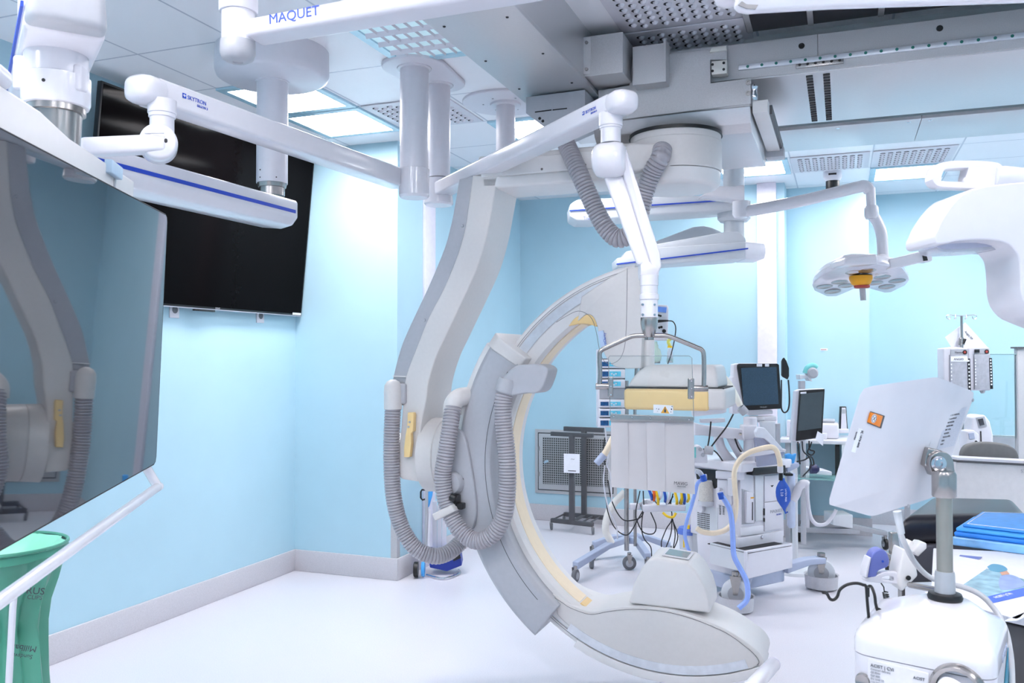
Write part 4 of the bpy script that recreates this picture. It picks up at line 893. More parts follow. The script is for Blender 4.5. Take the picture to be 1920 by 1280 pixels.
RM2 = catmull([P(x + 2, y + 1, dL + .055) for x, y in rim], 5)
MB().prism(RM2 + [p + UP * .01 + RT * .004 for p in RM2[::-1]], FW * .08).build('lens_edge', 'clearpl', t, ang=60)
out_ = [(1748, 336), (1750, 320), (1757, 308), (1775, 303), (1800, 301), (1858, 303), (1880, 311), (1884, 330), (1868, 346), (1840, 352), (1815, 352), (1770, 350), (1755, 346)]
in_ = [(1764, 339), (1767, 326), (1773, 317), (1790, 315), (1812, 314), (1816, 315), (1812, 330), (1810, 341), (1800, 341), (1775, 340)]
cO = V(); 
prism_hole([P(x, y, dL + .12) for x, y in out_], [P(x, y, dL + .12) for x, y in in_], FW * .035).build('side_handle', 'whitegloss', t, bev=.004, ang=50)
MB().lathe(P(1862, 334, dL + .13), RT * 1 + UP * -.12, [(0, .024), (.02, .029), (.1, .03)], 32).build('handle_socket', mat('lilac_grey', s2l(196, 200, 228), .35), t, ang=50)
MB().prism([P(x, y, dL + .14) for x, y in ((1880, 312), (1990, 318), (1990, 345), (1910, 341))], FW * .06).build('mount_arm', 'white', t, bev=.006)
qm = P(2060, 330, dL + .2); MB().cyl((qm.x, qm.y, qm.z - .05), (qm.x, qm.y, H), .035, n=24).build('drop_tube', 'whitegloss', t)
MB().cyl(P(1980, 330, dL + .17), qm, .025, n=20).build('link_tube', 'white', t)
MB().prism([P(1893, 322, dL + .139), P(1925, 324, dL + .139), P(1925, 330, dL + .139), P(1893, 328, dL + .139)], FW * .001).build('rating_label', 'palecase', t)
# top right foreground arm
t = T('boom_arm', 'white rounded boom arm close overhead, just inside the top right edge', 'boom arm', P(1600, -40, 1.6))
MB().prism([P(x, y, 1.6) for x, y in ((1378, 10), (1388, 18), (1404, 21.5), (1420, 20), (1560, 12), (1920, 0), (2000, -4), (2000, -80), (1400, -80))], FW * .02).build('arm', 'whitegloss', t, bev=.006)
qm = P(1975, -40, 1.62); MB().cyl(qm, (qm.x, qm.y, H), .05, n=28).build('column', 'white', t)
MB().lathe(P(1366, -40, 1.68), (0, 0, -1), [(0, .03), (.035, .03), (.05, .022), (.053, .01)], 28).build('joint_cap', 'whitegloss', t, ang=60)
MB().prism([P(x, y, 1.598) for x, y in ((1384, 9), (1391, 2), (1400, 8), (1422, 9), (1417, 17), (1400, 16))], FW * .01).build('hinge_strip', 'steel', t)
# ---------------------------------------------------------------- back wall grille, rack, paper
a, b = PY(1004, 804, Y2), PY(1157, 930, Y2)
zt_, zb_ = a.z, PY(1004, 923, Y2).z
t = T('wall_grille', 'framed square steel mesh grille low on the blue back wall', 'grille', (a.x, Y2, zb_))
fw = .045
m = MB()
m.box((a.x, Y2 - .012, zb_), (b.x, Y2 - .001, zb_ + fw)); m.box((a.x, Y2 - .012, zt_ - fw), (b.x, Y2 - .001, zt_)); m.box((a.x, Y2 - .012, zb_ + fw), (a.x + fw, Y2 - .001, zt_ - fw)); m.box((b.x - fw, Y2 - .012, zb_ + fw), (b.x, Y2 - .001, zt_ - fw))
m.build('frame', 'silvermat', t)
MB().box((a.x + .03, Y2 - .016, zb_ + .03), (b.x - .03, Y2 - .006, zt_ - .03)).build('frame_joint', 'dark', t)
MB().box((a.x + .038, Y2 - .022, zb_ + .038), (b.x - .038, Y2 - .010, zt_ - .038)).build('door_frame', 'silvermat', t, bev=.002)
MB().box((a.x + .08, Y2 - .026, zb_ + .09), (b.x - .08, Y2 - .02, zt_ - .07)).build('mesh_panel', 'mesh', t)
MB().obox((a.x + .115, Y2 - .03, (zt_ + zb_) / 2), (.02, 0, .01), (0, .004, 0), (-.004, 0, .01)).build('latch', 'chrome', t)
for k in (.3, .7): MB().cyl((a.x + .04, Y2 - .025, zb_ + (zt_ - zb_) * k - .02), (a.x + .04, Y2 - .025, zb_ + (zt_ - zb_) * k + .02), .007).build('hinge', 'steel', t)
def caster(parent, c, r=.03, m='rubber', w_=.02, ax=None, name='caster'):
    ax = V(ax) if ax is not None else RT
    ax = ax.normalized(); c = V(c)
    o = MB().lathe(c - ax * w_ / 2, ax, [(0, r * .85), (w_ * .15, r), (w_ * .85, r), (w_, r * .85)], 24).build(name, m, parent, ang=40)
    MB().lathe(c - ax * (w_ / 2 + .003), ax, [(0, r * .3), (.002, r * .55), (w_ + .004, r * .55), (w_ + .006, r * .3)], 20).build('wheel_hub', 'casegrey', o)
    MB().prism([c + UP * r * 1.25 - ax * w_ * .7 - V((-ax.y, ax.x, 0)) * r * .4, c + UP * r * 1.25 - ax * w_ * .7 + V((-ax.y, ax.x, 0)) * r * .4, c - ax * w_ * .7 + V((-ax.y, ax.x, 0)) * r * .15, c - ax * w_ * .7 - V((-ax.y, ax.x, 0)) * r * .15], ax * w_ * .15).build('fork', 'steel', o)
    MB().cyl(c + UP * r * .9, c + UP * r * 1.5, r * .3, n=12).build('stem', 'steel', o)
    return o
# rack trolley
f1, f2 = PZ(1034, 993, 0), PZ(1112, 1002, 0); b1_, b2_ = PZ(1058, 981, 0), PZ(1133, 988, 0)
t = T('rack_trolley', 'dark grey metal T-shaped rack on castors before the wall grille', 'trolley', (f1 + b2_) / 2)
zr_ = .085
du = (f2 - f1).normalized()
def bar(a, b, w_, h, z, name, m='darkgrey', par=t):
    a, b = V(a), V(b); d = (b - a); n = V((-d.y, d.x, 0)).normalized(); a.z = b.z = z
    return MB().obox((a + b) / 2, d / 2, n * w_ / 2, UP * h / 2).build(name, m, par, bev=.002)
bar(f1, f2, .04, .035, zr_, 'base_bar'); bar(b1_, b2_, .04, .035, zr_, 'base_bar')
for k in (.02, .5, .72, .9): bar(f1.lerp(f2, k), b1_.lerp(b2_, k), .012 if k != .5 else .04, .012, zr_ + .005, 'cross_bar')
p1 = f1.lerp(f2, .5); p2 = b1_.lerp(b2_, .5); ztop = P(1073, 815, (p1 - EYE).dot(_F)).z
MB().box((p1.x - .022, p1.y - .02, zr_), (p1.x + .022, p1.y + .02, ztop)).build('post', 'darkgrey', t, bev=.002)
MB().box((p2.x - .022, p2.y - .02, zr_), (p2.x + .022, p2.y + .02, ztop + .02)).build('post', 'darkgrey', t, bev=.002)
bar(f1, f2, .035, .035, ztop, 'top_bar'); bar(b1_, b2_, .035, .04, ztop + .02, 'top_bar')
for q in (f1, f2, b1_, b2_): caster(t, (q.x, q.y, .031), .03, 'rubber', .022, V((1, .2, 0)))
pa = [P(x, y, (p1 - EYE).dot(_F) - .05) for x, y in ((1057, 850), (1087, 851), (1087, 887), (1057, 886))]
t = T('paper_sheet', 'white printed sheet taped to the dark rack trolley', 'paper', pa[3])
MB().prism(pa, FW * .002).build('sheet', 'paper', t)
MB().prism([P(x, y, (p1 - EYE).dot(_F) - .052) for x, y in ((1065, 881.5), (1080, 882.2), (1080, 883.6), (1065, 882.9))], FW * .001).build('printed_line', 'ink', t)
text('~', P(1070, 864, (p1 - EYE).dot(_F) - .053), RT, UP, .06, 'casegrey', t)
# blue hand trolley
t = T('hand_trolley', 'folding hand trolley with blue crate and black wheel behind the hanging hose', 'hand trolley', P(800, 1070, 6.0))
def q_(x, y, d=6.05): return P(x, y, d)
MB().tube([q_(800, 910), q_(799, 1040)], .012, 10).build('upright', 'casegrey', t)
MB().tube([q_(806, 955), q_(803, 1035)], .01, 10).build('upright', 'white', t)
MB().tube([q_(799, 918), q_(791, 918), q_(789, 922), q_(789, 933), q_(792, 937), q_(799, 935)], .006, 8).build('side_hook', 'black', t)
MB().prism([q_(803, 905), q_(812, 905), q_(810, 930), q_(804, 951), q_(798, 951)], FW * .05).build('blue_film', 'brightblue', t, bev=.004)
for k in range(3): MB().prism([q_(811 + k * 9, 940 + k * 8, 6.15), q_(819 + k * 9, 940 + k * 8, 6.15), q_(819 + k * 9, 1030, 6.15), q_(811 + k * 9, 1030, 6.15)], FW * .02).build('plastic_rail', 'white', t)
crate = [(795, 1030), (842, 1052), (866, 1040), (866, 1060), (838, 1071), (806, 1066)]
MB().prism([q_(802, 1034), q_(862, 1031), q_(866, 1060), q_(838, 1071), q_(806, 1064)], FW * .16).build('crate', 'stuffblue', t, bev=.006)
MB().prism([q_(850, 1036, 6.04), q_(860, 1032, 6.04), q_(864, 1046, 6.04), q_(850, 1052, 6.04)], FW * .01).build('crate_opening', 'dark', t)
MB().lathe(q_(784, 1067, 5.99) + UP * .0, RT, [(-.03, .045), (-.025, .052), (.0, .052)], 28).build('wheel', 'black', t)
MB().lathe(q_(791, 1066, 5.99), RT, [(-.002, .05), (.012, .054), (.02, .05)], 28).build('wheel_rim', 'brightblue', t)
MB().tube([PZ(800, 1077, .012), PZ(832, 1084, .012), PZ(862, 1074, .012), PZ(860, 1068, .012)], .007, 8, sm=4).build('foot_frame', 'chrome', t)
# ---------------------------------------------------------------- pump stand
dS = 6.15
bc = PZ(1182, 1045, 0)
t = T('pump_stand', 'pale blue-grey five-legged wheeled stand with twin steel poles behind the curtain', 'medical stand', bc)
zh = .14
legs = [((1079, 1092), .16), ((1112, 1050), .13), ((1215, 1074), .1), ((1257, 1052), .1), ((1180, 1068), .1)]
for (px, py), h in legs[:4]:
    e = PZ(px, py, 0); d = e - bc; n = V((-d.y, d.x, 0)).normalized() * .026
    m = MB(); m.loft([[bc + n + UP * (zh + .03), bc - n + UP * (zh + .03), bc - n + UP * (zh - .015), bc + n + UP * (zh - .015)],
                      [bc + d * .45 + n + UP * (zh + .04), bc + d * .45 - n + UP * (zh + .04), bc + d * .45 - n + UP * zh, bc + d * .45 + n + UP * zh],
                      [e + n * .9 + UP * (zh + .0), e - n * .9 + UP * (zh + .0), e - n * .9 + UP * (zh - .05), e + n * .9 + UP * (zh - .05)]]); m.build('leg', 'lightblue', t, bev=.006)
    caster(t, (e.x, e.y, .046), .045, 'rubber', .03, V((1, -.1, 0)))
caster(t, PZ(1109, 1065, 0) + UP * .046, .045, 'rubber', .03, RT); caster(t, PZ(1180, 1068, 0) + UP * .05, .049, 'rubber', .035, FW)
MB().lathe(bc + UP * (zh - .02), (0, 0, 1), [(0, .08), (.06, .07), (.07, .03)], 28).build('hub', 'lightblue', t)
pA, pB = P(1175, 1028, 6.15), P(1191, 1025, 6.3)
MB().cyl((pA.x, pA.y, .15), (pA.x, pA.y, 1.35), .017, n=20).build('pole', 'steel', t); MB().cyl((pB.x, pB.y, .15), (pB.x, pB.y, 1.3), .012, n=20).build('pole', 'steel', t)
for (x, y), s_ in (((1190, 949), 1), ((1214, 941), 1)): MB().obox(P(x, y, 6.1), RT * .035, UP * .02, FW * .03).build('clamp', 'white', t, bev=.008)
MB().tube([P(1194, 948, 6.1), P(1214, 940, 6.05)], .014, 8).build('clamp_arm', 'casegrey', t)
MB().prism([P(1206, 947, 6.0), P(1286, 947, 5.95), P(1286, 958, 5.95), P(1206, 960, 6.0)], FW * .12).build('cable_tray', 'white', t, bev=.006)
cols = [('bagblue', 1216, 923, 1222, 936), ('orange', 1224, 921, 1226, 938), ('yel', 1229, 924, 1234, 946), ('bagblue', 1244, 922, 1247, 940), ('yel', 1265, 928, 1269, 946), ('yel', 1276, 922, 1277, 944), ('bagblue', 1281, 924, 1283, 944), ('yel', 1290, 928, 1289, 940), ('white', 1240, 922, 1236, 936), ('white', 1255, 923, 1250, 944)]
for k, (mm, x0, y0, x1, y1) in enumerate(cols): MB().tube([P(x0, y0 - 8, 5.98), P((x0 + x1) / 2 + 2, (y0 + y1) / 2, 5.96), P(x1, y1, 6.0)], .0095, 8, sm=4).build('connector_lead', mm, t)
MB().tube([P(1243, 961, 5.97), P(1252, 968, 5.95), P(1262, 969, 5.95), P(1267, 962, 5.97)], .009, 8, sm=4).build('yellow_loop', 'yel', t)
cb = [[(1134, 820), (1131, 850), (1134, 872), (1131, 895), (1136, 935), (1140, 960), (1150, 985), (1165, 1000), (1180, 1000), (1198, 970), (1207, 955)],
      [(1140, 900), (1146, 935), (1160, 965), (1176, 976), (1205, 965), (1206, 920)], [(1200, 920), (1192, 960), (1196, 980), (1207, 998), (1225, 1000), (1230, 985), (1220, 960)],
      [(1205, 961), (1203, 990), (1208, 1010), (1220, 1025), (1222, 1045)], [(1254, 925), (1260, 970), (1250, 990), (1241, 1012), (1240, 1025)], [(1260, 972), (1258, 1000), (1248, 1028)], [(1261, 972), (1266, 1000), (1262, 1030)],
      [(1260, 972), (1271, 1005), (1262, 1032)], [(1222, 925), (1232, 944), (1250, 948), (1262, 930)], [(1262, 925), (1258, 945), (1270, 950), (1280, 925)]]
for l in cb: MB().tube([P(x, y, 6.02 + .0006 * i) for i, (x, y) in enumerate(l)], .004, 6, sm=5).build('cable', 'dark', t)
for l in ([(1134, 800), (1140, 850), (1138, 872), (1145, 890), (1147, 940)], [(1134, 872), (1132, 905), (1140, 950), (1155, 985), (1158, 1010)]): MB().tube([P(x, y, 5.98) for x, y in l], .005, 6, sm=5).build('white_lead', 'white', t)
MB().tube([P(x, y, 6.3) for x, y in ((1172, 922), (1150, 945), (1138, 970), (1136, 995), (1147, 1018))], .026, 14, sm=6).build('wide_hose', mat('ivory_hose', s2l(236, 232, 226), .4), t, ang=60)
MB().tube([P(1150, 820, 5.9), P(1138, 843, 5.9), P(1131, 856, 5.9)], .022, 12).build('suction_tube', 'cream', t)
MB().cyl(P(1133, 852, 5.9), P(1118, 869, 5.9), .027, .024).build('tube_connector', 'lightblue', t)
# pumps
d6 = 6.1
M['lcd'] = mat('cyan_keypad', s2l(90, 200, 230), .35, noise=.2, scale=60)
M['lcd2'] = mat('blue_display', s2l(30, 80, 130), .25, noise=.3, scale=90)
yy = [(674, 690), (692, 709), (711, 727), (749, 764), (766, 782), (784, 801)]
names = ['topmost white infusion pump of the rack left of the detector', 'second white infusion pump from the top of the rack', 'third white infusion pump, just above the grey gap in the rack',
         'fourth white infusion pump, just below the grey gap in the rack', 'fifth white infusion pump, second from the bottom of the rack', 'lowest white infusion pump of the rack above the hose connector']
r = T('pump_rack', 'grey rack frame holding a column of white infusion pumps left of the curtain shield', 'rack', P(1146, 800, 6.2))
MB().prism([P(1121, 655, 6.12), P(1124, 655, 6.12), P(1124, 801, 6.12), P(1121, 801, 6.12)], FW * .12).build('side_rail', 'white', r)
MB().prism([P(1124, 728, 6.12), P(1172, 728, 6.12), P(1172, 748, 6.12), P(1124, 748, 6.12)], FW * .15).build('spacer_bay', 'casegrey', r, bev=.003)
MB().prism([P(1125, 672, 6.26), P(1172, 672, 6.26), P(1172, 801, 6.26), P(1125, 801, 6.26)], FW * .03).build('back_plate', 'darkgrey', r)
MB().tube([P(1175, 915, 6.18), P(1170, 860, 6.26), P(1165, 790, 6.28)], .016, 10).build('support', 'steel', r)
for (y0, y1), lb in zip(yy, names):
    u = T('infusion_pump', lb, 'infusion pump', P(1146, y1, d6), 'infusion pumps in the rack')
    MB().prism([P(1124, y0, d6 - .02), P(1172, y0, d6 - .02), P(1172, y1, d6 - .02), P(1124, y1, d6 - .02)], FW * .16).build('case', 'white', u, bev=.004)
    MB().prism([P(1126, y0 + 4, d6 - .024), P(1141, y0 + 4, d6 - .024), P(1141, y1 - 3.5, d6 - .024), P(1126, y1 - 3.5, d6 - .024)], FW * .004).build('display', 'lcd2', u)
    MB().prism([P(1142.5, y0 + 4, d6 - .024), P(1164, y0 + 4, d6 - .024), P(1164, y1 - 3.5, d6 - .024), P(1142.5, y1 - 3.5, d6 - .024)], FW * .004).build('keypad', 'lcd', u)
    m = MB()
    for i in range(3): m.lathe(P(1147 + i * 4, (y0 + y1) / 2 + (i % 2) * 2, d6 - .025), -FW, [(0, .006), (.002, .006)], 10)
    m.each('key', 'white', u)
# controller box and reservoirs on the stand
t = T('module_box', 'white monitor module with blue bands and a black plug behind the tapered steel socket', 'medical device', P(1242, 640, 6.2))
MB().prism([P(1226, 570, 6.2), P(1252, 572, 6.2), P(1254, 576, 6.2), P(1252, 638, 6.2), P(1226, 638, 6.2)], FW * .1).build('case', 'white', t, bev=.01)
MB().tube([P(1190, 760, 6.32), P(1195, 660, 6.32), P(1212, 620, 6.32), P(1232, 612, 6.3)], .014, 10).build('support_rod', 'steel', t)
MB().prism([P(1230, 574, 6.195), P(1250, 576, 6.195), P(1249, 586, 6.195), P(1230, 584, 6.195)], FW * .004).build('top_band', mat('soft_blue', s2l(110, 155, 235), .4), t)
MB().prism([P(1230, 586, 6.195), P(1249, 587, 6.195), P(1248, 624, 6.195), P(1230, 624, 6.195)], FW * .004).build('panel', 'palecase', t)
MB().prism([P(1230, 624, 6.195), P(1248, 624, 6.195), P(1248, 629, 6.195), P(1230, 628, 6.195)], FW * .004).build('bottom_band', 'periwinkle', t)
m = MB()
for x, y, rr in ((1235, 591, .008), (1238.5, 592, .008), (1236, 614, .009), (1240, 613, .009), (1245, 620.5, .014)): m.lathe(P(x, y, 6.19), -FW, [(0, rr), (.004, rr)], 12)
m.each('socket', 'black', t)
MB().cyl(P(1233, 602, 6.17), P(1253, 601, 6.15), .011, .006).build('plug', 'black', t)
MB().tube([P(x, y, 6.15) for x, y in ((1252, 601), (1262, 603), (1267, 615), (1264, 640), (1258, 665), (1252, 682))], .004, 8, sm=5).build('cable', 'dark', t)
t = T('breathing_bag', 'pale green clear breathing bag hanging behind the acrylic pane', 'breathing bag', P(1231, 680, 6.2))
M['paleglass'] = mat('pale_green_clear', s2l(206, 230, 214), .2, alpha=.7)
MB().lathe(P(1229, 640, 6.22), (0, 0, -1), [(0, .012), (.02, .014), (.025, .02), (.045, .02), (.06, .035), (.1, .044), (.135, .038), (.15, .024)], 28).build('bag', 'paleglass', t, ang=60)
MB().lathe(P(1231, 676, 6.22), (0, 0, -1), [(0, .026), (.018, .026)], 20).build('valve', 'rubber', t)
t = T('suction_bottle', 'small clear bottle with bright yellow collar hanging behind the acrylic pane', 'bottle', P(1256, 680, 6.2))
MB().lathe(P(1256, 653, 6.2), (0, 0, -1), [(0, .014), (.03, .02), (.1, .022)], 24).build('bottle', 'clearpl', t)
MB().lathe(P(1256, 648, 6.2), (0, 0, -1), [(0, .017), (.015, .017)], 24).build('collar', 'yel', t)
MB().tube([P(1256, 648, 6.2), P(1253, 640, 6.2), P(1258, 634, 6.2)], .012, 10, sm=3).build('valve', mat('lime_plastic', s2l(220, 220, 110), .4), t)
MB().lathe(P(1256, 672, 6.2), (0, 0, -1), [(0, .023), (.03, .023)], 24).build('base', mat('grey_teal', s2l(140, 170, 170), .4), t)
# ---------------------------------------------------------------- anaesthesia machine
def onplane(x, y, p0, n):
    r = ray(x, y); return EYE + r * ((p0 - EYE).dot(n) / r.dot(n))
def hdir(px): r = ray(px, 670); r.z = 0; return r.normalized()
ea, eb = hdir(3400), hdir(-129)
O = P(1388, 1090, 5.3); O.z = 0
na = V((ea.y, -ea.x, 0)); na = na if na.dot(O - EYE) < 0 else -na    # outward normal of front face (towards camera)
nb = V((eb.y, -eb.x, 0)); nb = nb if nb.dot(O - EYE) < 0 else -nb
FA = lambda x, y, o=0: onplane(x, y, O + na * o, na)
FB = lambda x, y, o=0: onplane(x, y, O + nb * o, nb)
def pa_(pts, name, m, par, o=0., th=.01, bev=0.): return MB().prism([FA(x, y, o) for x, y in pts], -na * th).build(name, m, par, bev=bev)
def pb_(pts, name, m, par, o=0., th=.01, bev=0.): return MB().prism([FB(x, y, o) for x, y in pts], -nb * th).build(name, m, par, bev=bev)
t = T('anaesthesia_machine', 'white wheeled anaesthesia machine with open drawer, hoses and blue bag', 'anaesthesia machine', O)
zt_ = FA(1388, 884).z; zd = FA(1388, 1083).z; La, Lb = .41, .42
def blk(a0, a1, b0, b1, z0, z1): 
    q = [O + ea * a0 + eb * b0, O + ea * a1 + eb * b0, O + ea * a1 + eb * b1, O + ea * a0 + eb * b1]
    return MB().prism([p + UP * z0 for p in q], UP * (z1 - z0))
blk(0, La, 0, Lb, FA(1388, 1020).z, zt_).build('cabinet', 'white', t, bev=.008)
blk(.01, La - .01, .01, Lb - .01, zd, FA(1388, 1020).z).build('lower_cabinet', 'casegrey', t, bev=.004)
blk(-.02, La + .03, .02, Lb + .03, zd - .09, zd + .005).build('base', 'lightblue', t, bev=.012)
pb_([(1306, 1000), (1384, 1003), (1383, 1083), (1310, 1068)], 'side_panel', 'white', t, .004, .02, .004)
# left side: vent grid, canister
pb_([(1306, 948), (1346, 952), (1345, 1000), (1306, 992)], 'vent_panel', 'palecase', t, .003, .01)
m = MB()
for i in range(8):
    for j in range(9):
        x, y = 1309 + i * 2.9, 961 + j * 3.7 + i * .5; c = FB(x, y, .004); m.obox(c, eb * .0035, UP * .0035, nb * .001)
m.build('vent_slots', 'dark', t)
m = MB()
for i in range(2):
    for j in range(7): m.obox(FB(1350 + i * 6.5, 947 + j * 2.8, .004), eb * .007, UP * .0015, nb * .001)
m.build('side_slots', 'dark', t)
pb_([(1303, 877), (1344, 881), (1344, 915), (1338, 916), (1334, 900), (1306, 898)], 'absorber_recess', 'black', t, .006, .02, .003)
MB().lathe(FB(1324, 940, .02) , (0, 0, 1), [(0, .045), (.13, .045)], 32).build('absorber_canister', mat('granular_absorbent', s2l(205, 202, 196), .4, noise=.12, scale=150), t)
MB().lathe(FB(1324, 941, .02) - UP * .02, (0, 0, 1), [(0, .05), (.03, .05)], 32).build('canister_base', 'clearpl', t)
MB().lathe(FB(1315, 953, .01), nb, [(0, .03), (.015, .026)], 24).build('dial', 'white', t)
pb_([(1341, 882), (1386, 884), (1386, 900), (1341, 897)], 'breathing_block', 'white', t, .03, .05, .006)
pb_([(1344, 898), (1372, 900), (1372, 946), (1364, 950), (1344, 946)], 'breathing_block', 'white', t, .015, .03, .006)
MB().cyl(FB(1352, 918, .03), FB(1346, 917, .09), .012).build('hose_port', 'white', t)
MB().prism([FB(1363, 895, .05), FB(1377, 897, .05), FB(1373, 931, .05), FB(1362, 929, .05)], -nb * .04).build('vaporizer', 'whitegloss', t, bev=.01)
# worktop
zw = P(1300, 872, 5.4).z
wt = [O - ea * .04 - eb * .05, O + ea * (La + .02) - eb * .05, O + ea * (La + .02) + eb * (Lb + .1), O - ea * .04 + eb * (Lb + .1)]
MB().prism([p + UP * (zt_ + .0) for p in wt], UP * .055).build('worktop', 'whitegloss', t, bev=.01)
pa_([(1414, 877), (1473, 872), (1474, 886), (1414, 891), (1411, 891)], 'black_band', 'black', t, .055, .06, .004)
# front face
pa_([(1388, 886), (1412, 886), (1412, 1003), (1389, 1006)], 'front_pillar', 'white', t, .006, .01, .003)
pa_([(1391, 916), (1415, 925), (1415, 981), (1391, 983)], 'recess', 'casegrey', t, .008, .01)
pa_([(1392, 918), (1400, 921), (1400, 980), (1392, 976)], 'recess_shadow_plate', 'casegrey', t, .010, .01)
pa_([(1400, 921), (1413, 923), (1414, 981), (1401, 981)], 'vaporizer_unit', 'white', t, .03, .03, .004)
pa_([(1408, 932), (1414, 931.5), (1414, 934), (1408, 934.5)], 'orange_mark', 'yellow_knob', t, .032, .002)
pa_([(1410.5, 941), (1412, 941), (1412, 975), (1410.5, 975)], 'unit_slot', 'dark', t, .032, .002)
pa_([(1416, 892), (1432, 891), (1430, 975), (1417, 977)], 'bay', 'palecase', t, .009, .006)
pa_([(1434, 892), (1467, 889), (1467, 937), (1434, 941)], 'upper_panel', 'white', t, .010, .012, .002)
pa_([(1434, 942), (1467, 938), (1467, 990), (1434, 996)], 'lower_panel', 'white', t, .010, .012, .002)
m = MB(); m.prism([FA(1445, 910, .012), FA(1451, 909, .012), FA(1448, 913, .012)], -na * .004); m.build('arrow_mark', 'black', t)
pa_([(1432, 953), (1434.5, 953), (1434.5, 966), (1432, 966)], 'latch_slot', 'dark', t, .012, .004); pa_([(1432, 971), (1434.5, 971), (1434.5, 978), (1432, 978)], 'latch_slot', 'dark', t, .012, .004)
text('MAQUET', FA(1444, 962, .0115), ea, UP, .028, 'casegrey', t); text('FLOW-i', FA(1456, 966, .0115), ea, UP, .014, 'bluelogo', t)
pa_([(1389, 988), (1432, 985), (1432, 1000), (1389, 1005)], 'small_drawers', 'whitegloss', t, .012, .01, .003)
pa_([(1384, 1009), (1469, 994), (1469, 1016), (1384, 1029)], 'drawer', 'white', t, .012, .02, .004)
MB().lathe(FA(1429, 1006, .013), na, [(0, .012), (.006, .010)], 20).build('drawer_lock', 'chrome', t)
# open drawer
OD = FA(1400, 1031, .14)
dr_f = [onplane(x, y, OD, na) for x, y in ((1399, 1033), (1486, 1018), (1486, 1064), (1400, 1086))]
md = MB().prism(dr_f, -na * .02).build('open_drawer_front', 'white', t, bev=.004)
w_ = (dr_f[1] - dr_f[0]) * .93; b0 = dr_f[0] + (dr_f[1] - dr_f[0]) * .035 - UP * .012
MB().prism([b0, b0 + w_, b0 + w_ - na * .32, b0 - na * .32], -UP * .005).build('drawer_interior', 'dark', t)
MB().prism([b0 + UP * .008, b0 - na * .3 + UP * .008, b0 - na * .3 - UP * .12, b0 - UP * .12], w_.normalized() * .008).build('drawer_side', 'palecase', t)
# castors with round guards and base legs
for (px, py, dd_, ls) in ((1380, 1112, 5.2, None), (1540, 1085, 5.7, None)):
    c = P(px, py, dd_); c.z = .062
    MB().lathe((c.x, c.y, .012), (0, 0, 1), [(0, .100), (.08, .106), (.084, .110), (.08, .100), (.01, .092)], 40).build('caster_guard', mat('guard_grey', s2l(196, 196, 202), .5, noise=.05, scale=160), t, ang=40)
    caster(t, (c.x, c.y, .105), .086, 'palecase', .05, FW * .9 + RT * .3)
p0, p1 = O + ea * (La + .02) + eb * .02 + UP * .17, P(1540, 1050, 5.7); p1.z = .19
d = p1 - p0; n = V((-d.y, d.x, 0)).normalized() * .035
MB().loft([[p0 + n + UP * .03, p0 - n + UP * .03, p0 - n - UP * .03, p0 + n - UP * .03], [p0 + d * .6 + n + UP * .035, p0 + d * .6 - n + UP * .035, p0 + d * .6 - n - UP * .01, p0 + d * .6 + n - UP * .01], [p1 + n * 1.3 + UP * .02, p1 - n * 1.3 + UP * .02, p1 - n * 1.3 - UP * .02, p1 + n * 1.3 - UP * .02]]).build('base_leg', 'lightblue', t, bev=.008)
MB().lathe(O - ea * .0 - eb * .02 + UP * .14, (0, 0, 1), [(0, .045), (.05, .06), (.09, .055)], 24).build('base_corner', 'lightblue', t)
# mast, shelf arm, side tray
ms = P(1407, 860, 5.45)
MB().lathe((ms.x, ms.y, zt_ + .05), (0, 0, 1), [(0, .042), (.27, .042), (.275, .038)], 32).build('mast', 'white', t)
MB().prism([P(x, y, 5.42) for x, y in ((1302, 792), (1318, 797), (1398, 805), (1398, 826), (1318, 816), (1302, 816))], FW * .06).build('mast_arm', 'white', t, bev=.006)
MB().prism([P(x, y, 5.40) for x, y in ((1393, 797), (1421, 797), (1421, 824), (1394, 824))], FW * .09).build('mast_clamp', 'white', t, bev=.01)
MB().lathe(P(1387, 813, 5.40), -FW, [(0, .009), (.02, .009)], 14).build('clamp_screw', 'chrome', t)
MB().prism([P(x, y, 5.5) for x, y in ((1428, 790), (1454, 790), (1454, 830), (1432, 812))], FW * .06).build('rear_column', 'palecase', t, bev=.004)
MB().prism([P(1455, 795, 5.55), P(1463, 794, 5.55), P(1463, 842, 5.55), P(1455, 838, 5.55)], FW * .03).build('side_rail', 'casegrey', t)
MB().prism([P(x, y, 5.25) for x, y in ((1417, 810), (1422, 801), (1434, 802), (1474, 848), (1462, 846), (1434, 822), (1420, 820))], FW * .05).build('sloping_arm', mat('smoke_white', s2l(226, 230, 240), .3), t, bev=.004)
MB().prism([P(x, y, 5.3) for x, y in ((1417, 821), (1434, 822), (1472, 848), (1462, 870), (1420, 875))], FW * .05).build('smoked_cover', mat('smoked_plastic', s2l(150, 156, 184), .2, alpha=.6), t, bev=.004)
MB().prism([P(x, y, 5.25) for x, y in ((1390, 849), (1440, 845), (1474, 842), (1473, 846), (1440, 852), (1396, 858))], FW * .05).build('hose_shelf', 'white', t, bev=.003)
MB().prism([P(x, y, 5.5) for x, y in ((1474, 872), (1499, 868), (1499, 875), (1477, 886))], FW * .14).build('side_tray', 'lightblue', t, bev=.006)
MB().lathe(P(1483, 887, 5.55), (0, 0, -1), [(0, .026), (.33, .026), (.345, .018)], 24).build('waste_tube', mat('pale_blue_clear', s2l(206, 218, 242), .3), t)
MB().prism([P(x, y, 5.5) for x, y in ((1473, 888), (1487, 888), (1487, 892), (1473, 892))], FW * .06).build('tube_holder', 'black', t)
MB().tube([P(x, y, 5.5) for x, y in ((1486, 938), (1493, 927), (1498, 913), (1507, 906), (1514, 909))], .026, 14, sm=5).build('curved_holder', 'white', t, ang=60)
